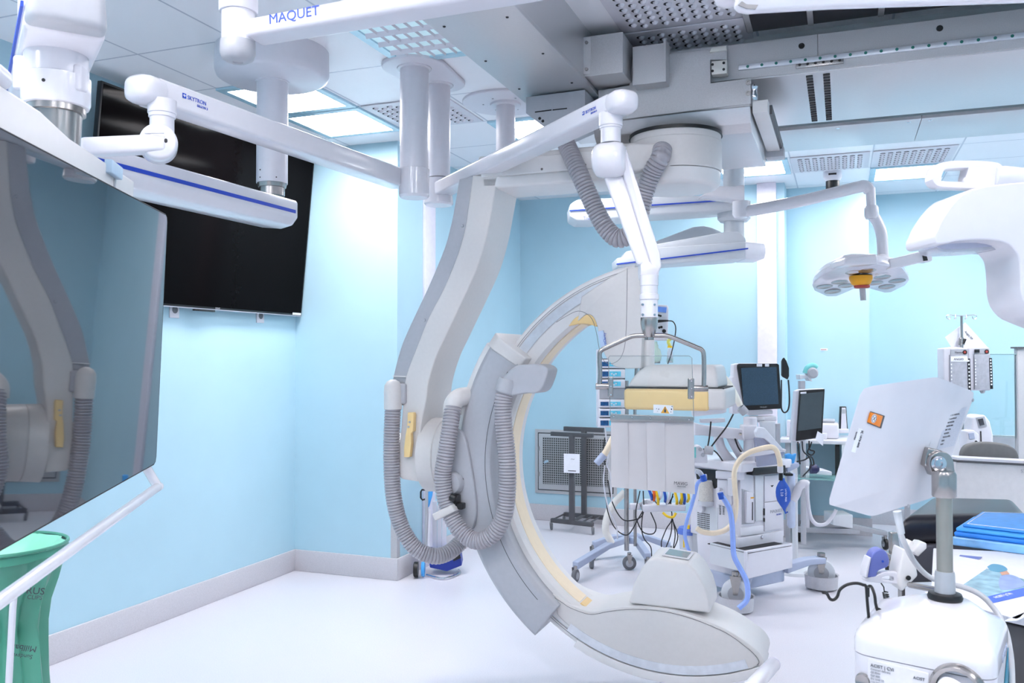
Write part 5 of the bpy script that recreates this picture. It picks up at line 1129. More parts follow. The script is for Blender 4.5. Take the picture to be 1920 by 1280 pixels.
MB().tube([P(x, y, 5.5) for x, y in ((1513, 908), (1514, 930), (1519, 965), (1530, 982), (1548, 982), (1562, 966), (1568, 955))], .0115, 10, sm=5).build('white_hose', 'white', t)
# hoses
MB().tube([P(x, y, 5.05) for x, y in ((1463, 874), (1461, 860), (1456, 845), (1447, 838), (1430, 840), (1405, 848), (1387, 862), (1377, 885), (1378, 915), (1380, 945), (1376, 975), (1362, 992), (1340, 999), (1318, 997), (1306, 990))], .0155, 16, sm=6).build('cream_hose', 'cream', t, ang=60)
MB().lathe(P(1463, 886, 5.05), (0, 0, 1), [(0, .014), (.005, .017), (.035, .017), (.04, .015)], 20).build('hose_connector', 'white', t)
MB().lathe(P(1464, 900, 5.05), (0, 0, 1), [(0, .012), (.045, .012)], 16).build('bag_neck', 'black', t)
cbg = P(1467, 930, 5.05); m = MB(); lp = []
for y, w in ((896, 4.5), (901, 5), (907, 9), (914, 12.5), (922, 14), (930, 14), (938, 12.5), (946, 8), (953, 3.5), (957, 2)):
    c = P(1466.5 + (y - 896) * .07, y, 5.05); r = w / FPX * 5.05
    lp.append([c + RT * (r * math.cos(a)) + FW * (r * .55 * math.sin(a)) for a in [2 * math.pi * k / 24 for k in range(24)]])
m.loft(lp); m.build('breathing_bag', 'bagblue', t, ang=70)
MB().tube([P(1471, 955, 5.05), P(1473, 962, 5.05), P(1477, 959, 5.05)], .005, 8).build('bag_loop', 'bagblue', t)
text('L 2.0', P(1464, 917, 5.003), -UP, RT, .02, 'paper', t); text('LATEX FREE', P(1472, 916, 5.003), -UP, RT, .014, 'paper', t)
MB().tube([P(x, y, 5.05) for x, y in ((1303, 882), (1311, 885), (1318, 893), (1325, 893))], .015, 12, sm=4).build('clear_hose', 'clearpl', t)
MB().tube([P(x, y, 5.05) for x, y in ((1318, 897), (1308, 906), (1303, 925), (1296, 950), (1288, 975), (1284, 1000), (1288, 1022), (1295, 1040))], .0105, 14, sm=6).build('blue_hose', 'tubeblue', t, ang=60)
MB().tube([P(x, y, 5.03) for x, y in ((1352, 928), (1358, 936), (1367, 952), (1372, 975), (1374, 1005), (1376, 1040), (1386, 1062), (1398, 1085), (1402, 1105), (1400, 1125), (1385, 1140))], .0155, 14, sm=6).build('blue_hose', 'tubeblue', t, ang=60)
for (x, y) in ((1319, 896), (1352, 929)): MB().lathe(P(x, y, 5.03), V((0, 0, -1)) + RT * .3, [(-.018, .017), (.018, .018)], 16).build('hose_cuff', 'bagblue', t)
for l in (((1346, 818), (1352, 840), (1362, 855), (1372, 866)), ((1370, 818), (1380, 838), (1390, 855), (1393, 862))): MB().tube([P(x, y, 5.5) for x, y in l], .03, 14, sm=5).build('white_trunk_hose', 'white', t, ang=60)
MB().tube([P(1340, 698, 5.35), P(1356, 706, 5.35), P(1372, 728, 5.35), P(1388, 760, 5.35)], .019, 14, sm=5).build('cream_trunk_hose', mat('ivory_plastic', s2l(243, 240, 228), .4), t, ang=60)
MB().cyl(P(1388, 764, 5.35), P(1398, 774, 5.35), .028, .026).build('hose_end', 'casegrey', t)
for l in (((1375, 776), (1362, 800), (1345, 822), (1333, 838)), ((1333, 790), (1330, 820), (1326, 842)), ((1378, 822), (1384, 838), (1392, 850)), ((1316, 842), (1332, 842), (1345, 850), (1360, 872))): MB().tube([P(x, y, 5.4) for x, y in l], .005, 6, sm=4).build('cable', 'dark', t)
MB().cyl(P(1322, 843, 5.3), P(1336, 845, 5.3), .026).build('grey_coupling', 'casegrey', t)
# blue and teal wipes on top
z = zt_ + .056
t2_ = T('glove_pack', 'teal and white patterned pack lying on the left of the machine worktop', 'pack', P(1312, 865, 5.35))
m = MB(); m.prism([P(1301, 868, 5.3), P(1328, 868, 5.3), P(1326, 850, 5.3), P(1312, 834, 5.3), P(1301, 836, 5.3)], FW * .07); m.build('pack', 'white', t2_, bev=.01)
MB().prism([P(1301.5, 858, 5.295), P(1305, 858, 5.295), P(1305, 838, 5.295), P(1301.5, 838, 5.295)], FW * .006).build('teal_print', 'teal', t2_)
for x, y in ((1313, 842), (1318, 853)): MB().lathe(P(x, y, 5.297), -FW, [(0, .012), (.002, .012)], 12).build('grey_print', 'casegrey', t2_)
t2_ = T('blue_pouch', 'small light blue pouch standing on the side tray of the machine', 'pouch', P(1483, 872, 5.55))
m = MB(); m.prism([P(x, y, 5.53) for x, y in ((1476, 871), (1489, 871), (1494, 850), (1487, 853), (1482, 850), (1474, 852))], FW * .04); m.build('pouch', 'brightblue', t2_, bev=.006)
# suction canister
c = P(1293, 1020, 5.75); t2_ = T('suction_canister', 'clear suction canister with blue lid left of the white machine', 'canister', V((c.x, c.y, P(1293, 1040, 5.75).z)))
MB().lathe(P(1293, 1042, 5.75), (0, 0, 1), [(0, .06), (.16, .072)], 32).build('cup', 'clearpl', t2_)
MB().lathe(P(1293, 998, 5.75), (0, 0, 1), [(-.005, .08), (.02, .08), (.022, .074), (.035, .07)], 32).build('lid', mat('lid_blue', s2l(90, 120, 205), .4), t2_)
MB().cyl(P(1293, 994, 5.7), P(1302, 978, 5.7), .014).build('nozzle', 'bagblue', t2_)
MB().lathe(P(1291, 993, 5.7), (0, 0, 1), [(0, .014), (.03, .01)], 14).build('yellow_port', 'yel', t2_)
MB().prism([P(1281, 1011, 5.67), P(1283.5, 1011, 5.67), P(1283.5, 1026, 5.67), P(1281, 1026, 5.67)], FW * .004).build('scale_strip', 'yel', t2_)
# machine screen (white framed) behind the detector
# screens
t2_ = T('ventilator_screen', 'white framed ventilator screen with pale blue knob peeping out behind the detector', 'monitor', P(1340, 790, 5.5))
MB().prism([P(x, y, 5.5) for x, y in ((1290, 700), (1340, 697), (1357, 699), (1363, 772), (1356, 775), (1300, 781))], FW * .05).build('frame', 'white', t2_, bev=.008)
MB().prism([P(x, y, 5.495) for x, y in ((1296, 708), (1346, 706), (1352, 764), (1302, 770))], FW * .004).build('screen', 'blackgloss', t2_)
MB().lathe(P(1356, 761, 5.49), -FW, [(0, .016), (.02, .014)], 20).build('knob', mat('pale_blue_knob', s2l(160, 200, 236), .3), t2_)
MB().prism([P(x, y, 5.52) for x, y in ((1314, 786), (1360, 784), (1360, 791), (1340, 793), (1314, 793))], FW * .05).build('bracket', 'white', t2_, bev=.003)
# patient monitors
t2_ = T('patient_monitor', 'patient monitor with black bezel and two white stickers above the machine', 'monitor', P(1425, 775, 5.6))
MB().prism([P(x, y, 5.62) for x, y in ((1376, 683), (1385, 681), (1458, 681), (1462, 700), (1466, 764), (1420, 772), (1373, 776), (1372, 707), (1375, 706))], FW * .09).build('housing', 'white', t2_, bev=.012)
MB().prism([P(x, y, 5.6) for x, y in ((1386, 681.5), (1458, 681.5), (1461, 684), (1466, 763), (1464, 766), (1400, 769), (1396, 766), (1383, 690), (1383, 684))], FW * .03).build('bezel', 'black', t2_, bev=.004)
MB().prism([P(x, y, 5.594) for x, y in ((1389.5, 689.5), (1456, 688), (1460, 757), (1394.5, 760.5))], FW * .004).build('screen', mat('dark_teal_screen', s2l(44, 66, 88), .12, noise=.15, scale=200, coat=.5), t2_)
for x0, x1 in ((1419, 1429), (1434.5, 1442)): MB().prism([P(x0, 682, 5.594), P(x1, 682, 5.594), P(x1, 687, 5.594), P(x0, 687, 5.594)], FW * .003).build('sticker', 'paper', t2_)
text('MAQUET', P(1425, 764, 5.593), RT, UP, .011, 'casegrey', t2_)
MB().prism([P(x, y, 5.62) for x, y in ((1398, 770), (1449, 769), (1449, 776), (1404, 779))], FW * .06).build('swivel_block', 'white', t2_, bev=.004)
MB().lathe(P(1418, 783, 5.6), (0, 0, 1), [(-.02, .05), (-.01, .055), (.01, .045)], 28).build('swivel_disc', 'casegrey', t2_)
MB().prism([P(x, y, 5.58) for x, y in ((1405, 782), (1456, 780), (1457, 788), (1428, 792), (1405, 792))], FW * .1).build('bracket', 'white', t2_, bev=.005)
t2_ = T('blood_pressure_gauge', 'black round pressure gauge with looped cable beside the patient monitor', 'gauge', P(1471, 712, 5.8))
MB().loft([[P(x, y, d) for x, y in l] for d, l in ((5.8, ((1466, 673), (1470, 669), (1475, 676), (1480, 690), (1480, 705), (1477, 712), (1466, 706))), (5.86, ((1464, 677), (1468, 673), (1472, 678), (1475, 690), (1475, 703), (1473, 708), (1464, 704))))]).build('body', 'black', t2_, bev=.006)
MB().tube([P(x, y, 5.8) for x, y in ((1478, 712), (1479.5, 730), (1480, 755), (1477, 769), (1470, 773), (1465, 764), (1465, 740), (1465, 712))], .005, 8, sm=5).build('cable', 'dark', t2_)
t2_ = T('patient_monitor', 'narrow portrait monitor with white edge and hanging note right of the machine', 'monitor', P(1515, 826, 6.1))
MB().prism([P(x, y, 6.12) for x, y in ((1492, 733), (1500, 730), (1546, 728), (1541, 820), (1493, 828), (1484, 826))], FW * .06).build('housing', 'white', t2_, bev=.006)
MB().prism([P(x, y, 6.1) for x, y in ((1500, 732), (1546.5, 729), (1541.5, 819), (1493.5, 826.5))], FW * .02).build('bezel', 'black', t2_, bev=.002)
MB().prism([P(x, y, 6.094) for x, y in ((1502, 738), (1544, 734), (1540, 802), (1496, 808))], FW * .004).build('screen', mat('grey_reflective_screen', s2l(66, 72, 76), .08, coat=.6), t2_)
MB().prism([P(x, y, 6.092) for x, y in ((1501, 735), (1512, 734), (1512, 737.5), (1501, 738))], FW * .003).build('sticker', 'paper', t2_)
MB().prism([P(x, y, 6.15) for x, y in ((1486, 826), (1493, 828), (1496, 898), (1484, 898))], FW * .03).build('stand_leg', 'palecase', t2_)
MB().prism([P(x, y, 6.05) for x, y in ((1533, 808), (1545, 815), (1543, 836), (1529, 823))], FW * .002).build('note', 'paper', t2_)
for l in (((1496, 828), (1498, 850), (1500, 870)), ((1504, 827), (1506, 845), (1518, 858), (1520, 875), (1505, 893)), ((1517, 826), (1518, 842), (1527, 846), (1522, 853), (1514, 848), (1518, 838)), ((1494, 865), (1508, 862), (1521, 856), (1526, 870), (1519, 872)), ((1522, 828), (1518, 840))): MB().tube([P(x, y, 6.1) for x, y in l], .005, 6, sm=5).build('cable', 'dark', t2_)
q = P(1490, 896, 6.16); MB().cyl(q, (q.x, q.y, .02), .02).build('floor_pole', 'palecase', t2_); MB().lathe((q.x, q.y, 0), (0, 0, 1), [(0, .16), (.02, .15), (.03, .03)], 32).build('floor_base', 'palecase', t2_)
t2_ = T('scanner_head', 'teal and grey scanner head on a short grey post at the back', 'medical device', P(1507, 730, 6.6))
MB().prism([P(1500, 714, 6.6), P(1510, 714, 6.6), P(1510, 735, 6.6), P(1500, 735, 6.6)], FW * .05).build('post', 'casegrey', t2_, bev=.003)
MB().cyl((P(1505, 730, 6.63).x, P(1505, 730, 6.63).y, .1), P(1505, 730, 6.63), .02).build('pole', 'casegrey', t2_)
MB().prism([P(1499, 702, 6.58), P(1518, 703, 6.58), P(1524, 715, 6.58), P(1518, 714, 6.58), P(1514, 707, 6.58), P(1500, 712, 6.58)], FW * .09).build('bracket', 'palecase', t2_, bev=.005)
MB().tube([P(1511, 700, 6.6), P(1515, 690, 6.6), P(1524, 686, 6.6), P(1530, 690, 6.6)], .026, 14, sm=5).build('teal_cap', 'teal', t2_, ang=60)
MB().lathe(P(1525, 699, 6.56), FW, [(0, .03), (.01, .042), (.07, .042)], 24).build('head', 'casegrey', t2_, ang=40)
# ---------------------------------------------------------------- rear bench
zb_ = P(1500, 819, 7.3).z
aL, aR = PZ(1466, 817, zb_), PZ(1640, 812, zb_); 
t2_ = T('rear_bench', 'white work bench along the back wall behind the monitors', 'bench', V((aL.x, Y3 - .35, 0)))
MB().box((aL.x, Y3 - .55, zb_ - .03), (.7, Y3 - .01, zb_)).build('worktop', 'white', t2_, bev=.004)
for x in (aL.x + .04, .45): MB().box((x, Y3 - .5, 0), (x + .04, Y3 - .46, zb_ - .03)).build('leg', 'casegrey', t2_)
x0 = PY(1578, 840, Y3 - .5).x
MB().box((x0, Y3 - .55, .45), (x0 + .45, Y3 - .05, zb_ - .03)).build('drawer_unit', 'palecase', t2_, bev=.004)
MB().box((x0 - .05, Y3 - .5, .35), (x0 - .015, Y3 - .1, zb_ - .05)).build('side_panel', 'black', t2_)
q = PY(1556, 817, Y3 - .3); t2_ = T('printer', 'white desktop printer on the rear bench left of the handset', 'printer', (q.x, q.y, zb_))
MB().box((q.x - .1, q.y - .12, zb_), (q.x + .07, q.y + .1, zb_ + .13)).build('body', 'whitegloss', t2_, bev=.02)
MB().box((q.x - .08, q.y - .1, zb_ + .13), (q.x + .04, q.y + .08, zb_ + .155)).build('lid', 'casegrey', t2_, bev=.01)
MB().box((q.x - .14, q.y - .16, zb_), (q.x - .02, q.y - .125, zb_ + .05)).build('tray', 'white', t2_, bev=.006)
q = PY(1582, 806, Y3 - .3); t2_ = T('handset', 'upright white handset with black rim on the rear bench', 'telephone', (q.x, q.y, zb_))
MB().prism([P(1575, 806, 7.35), P(1590, 806, 7.35), P(1587, 762, 7.35), P(1577, 762, 7.35)], FW * .04).build('rim', 'black', t2_, bev=.004)
MB().prism([P(1577, 804, 7.345), P(1588, 804, 7.345), P(1585.5, 764, 7.345), P(1578.5, 764, 7.345)], FW * .01).build('face', 'white', t2_)
MB().prism([P(1579, 775, 7.34), P(1585, 775, 7.34), P(1584.5, 767, 7.34), P(1579.5, 767, 7.34)], FW * .004).build('display', 'casegrey', t2_)
MB().prism([P(1566, 812, 7.3), P(1592, 812, 7.3), P(1592, 804, 7.3), P(1570, 805, 7.3)], FW * .1).build('base', 'white', t2_, bev=.004)
q = PY(1480, 812, Y3 - .3); t2_ = T('supply_bottle', 'white supply box with blue label on the left end of the bench', 'box', (q.x, q.y, zb_))
MB().box((q.x - .02, q.y - .03, zb_), (q.x + .06, q.y + .05, zb_ + .14)).build('box', 'white', t2_, bev=.008)
MB().box((q.x + .01, q.y - .034, zb_ + .04), (q.x + .04, q.y - .03, zb_ + .12)).build('label', 'bluelogo', t2_)
# glass cart
t2_ = T('glass_cart', 'low wheeled cart with green-edged glass shelf behind the machine', 'cart', PZ(1550, 1010, 0))
zg_ = P(1500, 898, 6.6).z
MB().prism([P(1490, 898, 6.6), P(1600, 903, 6.4), P(1660, 896, 7.0), P(1505, 888, 7.2)], UP * .012).build('glass_shelf', mat('green_glass_edge', s2l(150, 205, 200), .15, alpha=.55), t2_)
for a, b in (((1495, 992), (1610, 995)), ((1560, 978), (1662, 1000))): MB().obox((P(*a, 6.9) + P(*b, 6.9)) / 2, (P(*b, 6.9) - P(*a, 6.9)) / 2, UP * .02, FW * .03).build('base_bar', 'casegrey', t2_, bev=.004)
MB().prism([P(1562, 965, 6.7), P(1599, 965, 6.7), P(1599, 990, 6.7), P(1562, 984, 6.7)], FW * .2).build('weight_box', 'palecase', t2_, bev=.004)
for px, py in ((1498, 1003), (1660, 1018), (1504, 984)): c = PZ(px, py + 12, 0); caster(t2_, (c.x, c.y, .045), .044, 'black', .03, RT)
MB().cyl((P(1513, 890, 6.9).x, P(1513, 890, 6.9).y, .15), P(1513, 860, 6.9), .018).build('pole', 'white', t2_)
MB().prism([P(1518, 878, 6.6), P(1560, 884, 6.6), P(1560, 892, 6.6), P(1520, 888, 6.6)], FW * .2).build('keyboard_tray', 'white', t2_, bev=.006)
MB().lathe(P(1520, 879, 6.55), RT, [(0, .035), (.04, .035), (.06, .02)], 20).build('joint', mat('navy_plastic', s2l(30, 32, 80), .4), t2_)
# sign on wall
q = PY(1545, 655, Y3 - .001); t2_ = T('wall_label', 'tiny red and white label on the blue wall above the bench', 'label', q)
MB().box((q.x - .03, Y3 - .003, q.z - .01), (q.x + .03, Y3 - .0005, q.z + .01)).build('plate', 'paper', t2_)
MB().box((q.x - .025, Y3 - .004, q.z - .003), (q.x + .02, Y3 - .003, q.z + .002)).build('print', 'red', t2_)
# ---------------------------------------------------------------- right side: counter, partition, chair, IV stand
t2_ = T('reception_counter', 'grey-white counter panel at the right edge below the chair back', 'counter', PZ(1850, 1040, 0))
ct = P(1795, 866, 5.0); 
cpt = [P(1792, 866, 5.2), P(1990, 876, 5.2)]
b_ = [V((p.x, p.y, 0)) for p in cpt]
MB().prism([b_[0], b_[1], cpt[1], cpt[0]], FW * .06).build('panel', mat('counter_panel', s2l(214, 212, 214), .5), t2_, bev=.002)
MB().prism([cpt[0] - FW * .01, cpt[1] - FW * .01, cpt[1] + FW * .1, cpt[0] + FW * .1], UP * .012).build('edge_trim', 'darkgrey', t2_)
MB().prism([cpt[0] + UP * .012 + RT * .01, cpt[1] + UP * .012, cpt[1] + FW * .14 + UP * .012, cpt[0] + FW * .14 + UP * .012], UP * .015).build('desktop', 'white', t2_)
text('S3', P(1914, 886, 5.19), RT, UP, .03, 'casegrey', t2_)
t2_ = T('office_chair', 'rounded grey padded office chair back behind the counter', 'chair', PZ(1860, 960, 0))
lp = catmull([P(x, y, 5.45) for x, y in ((1806, 868), (1806, 850), (1814, 836), (1832, 830), (1858, 829), (1885, 832), (1903, 840), (1911, 853), (1913, 869))], 5)
MB().prism(lp + [P(1905, 900, 5.45), P(1812, 900, 5.45)], FW * .06).build('backrest', 'chairgrey', t2_, bev=.015, seg=4, ang=60)
sx = P(1860, 900, 5.6); MB().box((sx.x - .22, sx.y - .05, .46), (sx.x + .22, sx.y + .4, .53)).build('seat', 'chairgrey', t2_, bev=.03)
MB().cyl((sx.x, sx.y + .17, .12), (sx.x, sx.y + .17, .46), .025).build('gas_lift', 'steel', t2_)
MB().cyl((sx.x, sx.y + .02, .48), (sx.x, sx.y + .02, sx.z + .05), .02).build('back_post', 'black', t2_)
for k in range(5): a = k * 1.2566; e = V((sx.x + .28 * math.cos(a), sx.y + .17 + .28 * math.sin(a), .06)); MB().tube([(sx.x, sx.y + .17, .12), (e.x, e.y, .08)], .018, 8).build('leg', 'black', t2_); caster(t2_, (e.x, e.y, .028), .027, 'black', .02)
# glass partition
t2_ = T('glass_partition', 'greenish glass partition screen with grey end post at right', 'partition', PZ(1840, 1000, 0))
gp = [P(1780, 664, 7.0), P(1912, 664, 6.6)]
MB().prism([gp[0], gp[1], V((gp[1].x, gp[1].y, .9)), V((gp[0].x, gp[0].y, .9))], FW * .01).build('glass_panel', 'greenglass', t2_)
MB().tube([gp[0], gp[1]], .004, 6).build('top_edge', mat('green_edge', s2l(140, 175, 180), .2), t2_)
pp = P(1908, 651, 6.6); MB().prism([V((pp.x, pp.y, 0)), V((pp.x, pp.y, 0)) + RT * .12, pp + RT * .12, pp], FW * .05).build('end_post', 'silvermat', t2_, bev=.003)
MB().prism([P(1906, 650, 6.58), P(1930, 650, 6.58), P(1930, 653, 6.58), P(1906, 653, 6.58)], FW * .08).build('post_cap', 'darkgrey', t2_)
MB().box((gp[0].x, gp[0].y - .02, 0), (gp[0].x + .9, gp[0].y + .04, .9)).build('lower_panel', 'palecase', t2_)
# IV stand
di = 6.4
t2_ = T('infusion_stand', 'steel drip stand with double hooks at the right back', 'drip stand', PZ(1805, 1010, 0))
ip = P(1803, 592, di)
MB().cyl((ip.x, ip.y, .06), ip, .009, n=14).build('upper_rod', 'steel', t2_); MB().cyl((ip.x, ip.y, .06), P(1803, 632, di), .0125, n=14).build('lower_rod', 'steel', t2_)
MB().lathe(P(1803, 647, di), (0, 0, 1), [(0, .022), (.05, .018), (.055, .013)], 16).build('height_clamp', 'steel', t2_); MB().obox(P(1808, 640, di - .02), RT * .008 + UP * .018, RT * .004 - UP * .002, FW * .01).build('clamp_lever', 'black', t2_)
for s_ in (-1, 1): MB().tube([ip + UP * .0, P(1803 + s_ * 16, 591, di), P(1803 + s_ * 22, 590, di), P(1803 + s_ * 28, 592, di), P(1803 + s_ * 27, 597, di), P(1803 + s_ * 22, 598, di), P(1803 + s_ * 20, 593, di)], .0035, 8, sm=4).build('hook', 'chrome', t2_)
for x in (1792, 1812): MB().tube([P(x, 590, di - .03), P(x, 595, di - .06), P(x - 2, 598, di - .04)], .005, 8).build('hook', 'chrome', t2_)
for k in range(5): a = k * 1.2566 + .3; MB().tube([(ip.x, ip.y, .1), (ip.x + .28 * math.cos(a), ip.y + .28 * math.sin(a), .06)], .014, 8).build('leg', 'steel', t2_); caster(t2_, (ip.x + .28 * math.cos(a), ip.y + .28 * math.sin(a), .026), .025, 'rubber', .02)
t2_ = T('paper_sheet', 'white folded sheet hung crookedly on the drip stand above the pumps', 'paper', P(1803, 640, di + .04))
MB().prism([P(x, y, di + .03) for x, y in ((1772, 632), (1810, 604), (1852, 651), (1842, 662), (1790, 660))], FW * .003).build('sheet', 'paper', t2_)
text('Angio lab', P(1808, 622, di + .027), RT * .7 - UP * .7, RT * .7 + UP * .7, .022, 'ink', t2_)
def tower(x0, x1, y0, y1, lb, logo_, lab):
    u = T('rapid_infuser', lb, 'medical device', P((x0 + x1) / 2, y1, di), 'grey clear-fronted infusers on the drip stand')
    k = (x1 - x0)
    MB().prism([P(x0, y0 + 3, di - .06), P(x0 + k * .5, y0, di - .06), P(x1, y0 + 3, di - .06), P(x1 + k * .05, y1, di - .06), P(x0 + 2, y1, di - .06)], FW * .1).build('case', 'white', u, bev=.008)
    MB().prism([P(x0 + k * .3, y0 + 5, di - .065), P(x1 - 1, y0 + 4, di - .065), P(x1 - 1, y0 + 14, di - .065), P(x0 + k * .3, y0 + 15, di - .065)], FW * .01).build('header', 'casegrey', u)
    MB().prism([P(x0 + k * .28, y0 + 15, di - .075), P(x1 + 1, y0 + 15, di - .075), P(x1 + 2, y1 - 2, di - .075), P(x0 + k * .3, y1 - 2, di - .075)], FW * .02).build('window', mat('frosted_grey', s2l(176, 178, 186), .25, noise=.08, scale=40), u, bev=.003)
    MB().prism([P(x1 - 1, y0 + 22, di - .078), P(x1 + 4, y0 + 22, di - .078), P(x1 + 6, y1 - 3, di - .078), P(x1 + 1, y1 - 3, di - .078)], FW * .02).build('seal', 'black', u)
    mk = MB()
    for i in range(9): yy_ = y0 + 26 + i * (y1 - y0 - 32) / 9; mk.obox(P(x1 + 1.5 + i * .2, yy_, di - .08), RT * .005, UP * .006, FW * .001); mk.obox(P(x0 + k * .32 + i * .1, yy_, di - .078), RT * .004, UP * .005, FW * .001)
    mk.build('pegs', 'paper', u)
    MB().lathe(P(x1 - 6, y0 + 10, di - .066), -FW, [(0, .016), (.003, .016)], 18).build('round_badge', 'black', u)
    MB().lathe(P(x1 - 6, y0 + 10, di - .07), -FW, [(0, .009), (.001, .009)], 18).build('badge_center', 'red', u)
    if logo_: text(logo_, P(x0 + k * .45, y0 + 12, di - .066), RT, UP, .018, 'ink', u)
    if lab:
        MB().prism([P(x0 + k * .3, y0 + 18, di - .079), P(x1 - 2, y0 + 17, di - .079), P(x1 + 1, y0 + 28, di - .079), P(x0 + k * .3, y0 + 28, di - .079)], FW * .002).build('name_tape', 'paper', u); text(lab, P(x0 + k * .42, y0 + 25, di - .081), RT, UP, .022, 'ink', u)
tower(1769, 1815, 650, 745, 'left grey infuser with a taped name strip, behind the white display', 'Thermo', 'ANGIO')
tower(1816, 1856, 649, 732, 'right grey infuser with small black connector, in front of the glass partition', '', '')
MB().prism([P(1786 + 42, 655, di - .08), P(1837, 655, di - .08), P(1837, 661, di - .08), P(1828, 661, di - .08)], FW * .01).build('connector', 'black', bpy.data.objects['rapid_infuser.001'], bev=.002)
MB().lathe(P(1842, 732, di - .04), (0, 0, -1), [(0, .02), (.02, .012)], 14).build('outlet', 'casegrey', bpy.data.objects['rapid_infuser.001'])
t2_ = T('warming_unit', 'white rounded warming unit with small display behind the grey chair back', 'medical device', P(1838, 862, 6.05))
MB().prism([P(x, y, 6.0) for x, y in ((1821, 900), (1823, 782), (1832, 777), (1848, 778), (1857, 790), (1863, 815), (1864, 900))], FW * .12).build('case', 'white', t2_, bev=.015, seg=4)
MB().prism([P(1830, 783, 5.995), P(1846, 780, 5.995), P(1851, 799, 5.995), P(1836, 802, 5.995)], FW * .004).build('bezel', 'casegrey', t2_, bev=.001)
MB().prism([P(1834, 786, 5.99), P(1843, 784, 5.99), P(1846, 796, 5.99), P(1838, 798, 5.99)], FW * .004).build('display', 'ink', t2_)
MB().prism([P(1838, 808, 5.995), P(1840, 808, 5.995), P(1841, 830, 5.995), P(1839, 830, 5.995)], FW * .004).build('slot', 'dark', t2_)
MB().prism([P(x, y, 5.95) for x, y in ((1812, 900), (1813, 808), (1826, 806), (1836, 814), (1836, 900))], FW * .1).build('side_module', 'white', t2_, bev=.008)
MB().prism([P(1816, 812, 5.945), P(1826, 811, 5.945), P(1828, 822, 5.945), P(1818, 823, 5.945)], FW * .004).build('module_display', 'lightblue', t2_)
MB().lathe(P(1830, 828, 5.94), -FW, [(0, .009), (.006, .008)], 12).build('socket', 'black', t2_)
q = P(1838, 900, 6.06); MB().cyl((q.x, q.y, .02), q, .03).build('stand', 'palecase', t2_); MB().lathe((q.x, q.y, 0), (0, 0, 1), [(0, .09), (.03, .08), (.04, .04)], 32).build('stand_base', 'palecase', t2_)
# ---------------------------------------------------------------- operating table with black mattress
t2_ = T('operating_table', 'operating table with thick black mattress behind the white display', 'operating table', PZ(1800, 1300, 0))
def Q(x, y, d): return P(x, y, d)
zt1 = .95
fr = [PZ(1688, 968, zt1), PZ(1742, 930, zt1), PZ(1903, 934, zt1), PZ(1930, 962, zt1)]
MB().prism([p - UP * .10 for p in fr], UP * .10).build('mattress', 'leather', t2_, bev=.035, seg=5, ang=60)
cc_ = (fr[0] + fr[1] + fr[2] + fr[3]) / 4
MB().prism([p.lerp(cc_, .05) - UP * .24 for p in fr], UP * .135).build('table_frame', mat('dark_frame', s2l(84, 84, 92), .4), t2_, bev=.01)
MB().box((cc_.x - .12, cc_.y - .12, .02), (cc_.x + .12, cc_.y + .12, zt1 - .2)).build('pedestal', 'darkgrey', t2_, bev=.01)
MB().box((cc_.x - .3, cc_.y - .2, 0), (cc_.x + .3, cc_.y + .2, .05)).build('base', 'steel', t2_, bev=.01)
# ---------------------------------------------------------------- contrast injector in the foreground
t = T('contrast_injector', 'white rounded contrast injector pedestal at bottom right with steel column', 'medical device', P(1740, 1200, 1.85) * 1)
t.location.z = 0
Ai, Bi, Ci = P(1594, 1188, 1.80), P(1868, 1246, 1.63), P(1893, 1165, 1.90)
zt0 = (Ai.z + Bi.z + Ci.z) / 3
for p in (Ai, Bi, Ci): p.z = zt0
Di = Ai + Ci - Bi
def rr(quad, r, n=8, z=None):
    out = []; c4 = [V(p) for p in quad]
    for i, p in enumerate(c4):
        a = (c4[i - 1] - p).normalized(); b = (c4[(i + 1) % 4] - p).normalized()
        for k in range(n + 1):
            s = k / n; q = p + a * r * (1 - s) ** 2 + b * r * s ** 2; q = V(q)
            if z is not None: q.z = z
            out.append(q)
    return out
quad = [Ai, Bi, Ci, Di]; cI = sum(quad, V()) / 4
pole = P(1772, 1122, 1.90)
def shrink(k): return [p.lerp(cI, k) for p in quad]
def circ(c, r, z, ref):
    return [V((c.x, c.y, z)) + (V((q.x, q.y, 0)) - V((c.x, c.y, 0))).normalized() * r for q in ref]
r0 = rr(quad, .045)
zs = P(1594, 1222, 1.80).z
m = MB(); m.loft([rr(quad, .045, z=zs), rr(quad, .045, z=zt0 - .012), rr(shrink(.02), .045, z=zt0), rr(shrink(.07), .05, z=zt0 + .012), [q.lerp(V((pole.x, pole.y, zt0 + .022)), .0) for q in rr(shrink(.22), .06, z=zt0 + .024)], [q.lerp(c, .55) for q, c in zip(rr(shrink(.4), .06, z=zt0 + .036), circ(pole, .08, zt0 + .042, rr(shrink(.4), .06)))], circ(pole, .05, zt0 + .047, rr(shrink(.4), .06))])
m.build('top_cover', 'whitegloss', t, ang=70)
m = MB(); m.loft([rr(shrink(.004), .045, z=.12), rr(shrink(.004), .045, z=zs - .002)]); m.build('body', 'white', t, ang=40)
nI = (Bi - Ai).cross(UP).normalized(); nI = nI if nI.dot(EYE - Ai) > 0 else -nI
FI = lambda x, y, o=0: onplane(x, y, Ai + nI * o, nI)
MB().prism([FI(1628, 1234, -.001), FI(1742, 1262, -.001), FI(1742, 1330, -.001), FI(1628, 1310, -.001)], nI * .003).build('rating_plate', mat('rating_plate', s2l(228, 227, 232), .5), t)
dI = (Bi - Ai).normalized()
text('ACIST | CVi', FI(1632, 1249, .003), dI, UP, .009, 'rubber', t)
text('ACIST', FI(1712, 1272, .003), dI, UP, .008, 'rubber', t)
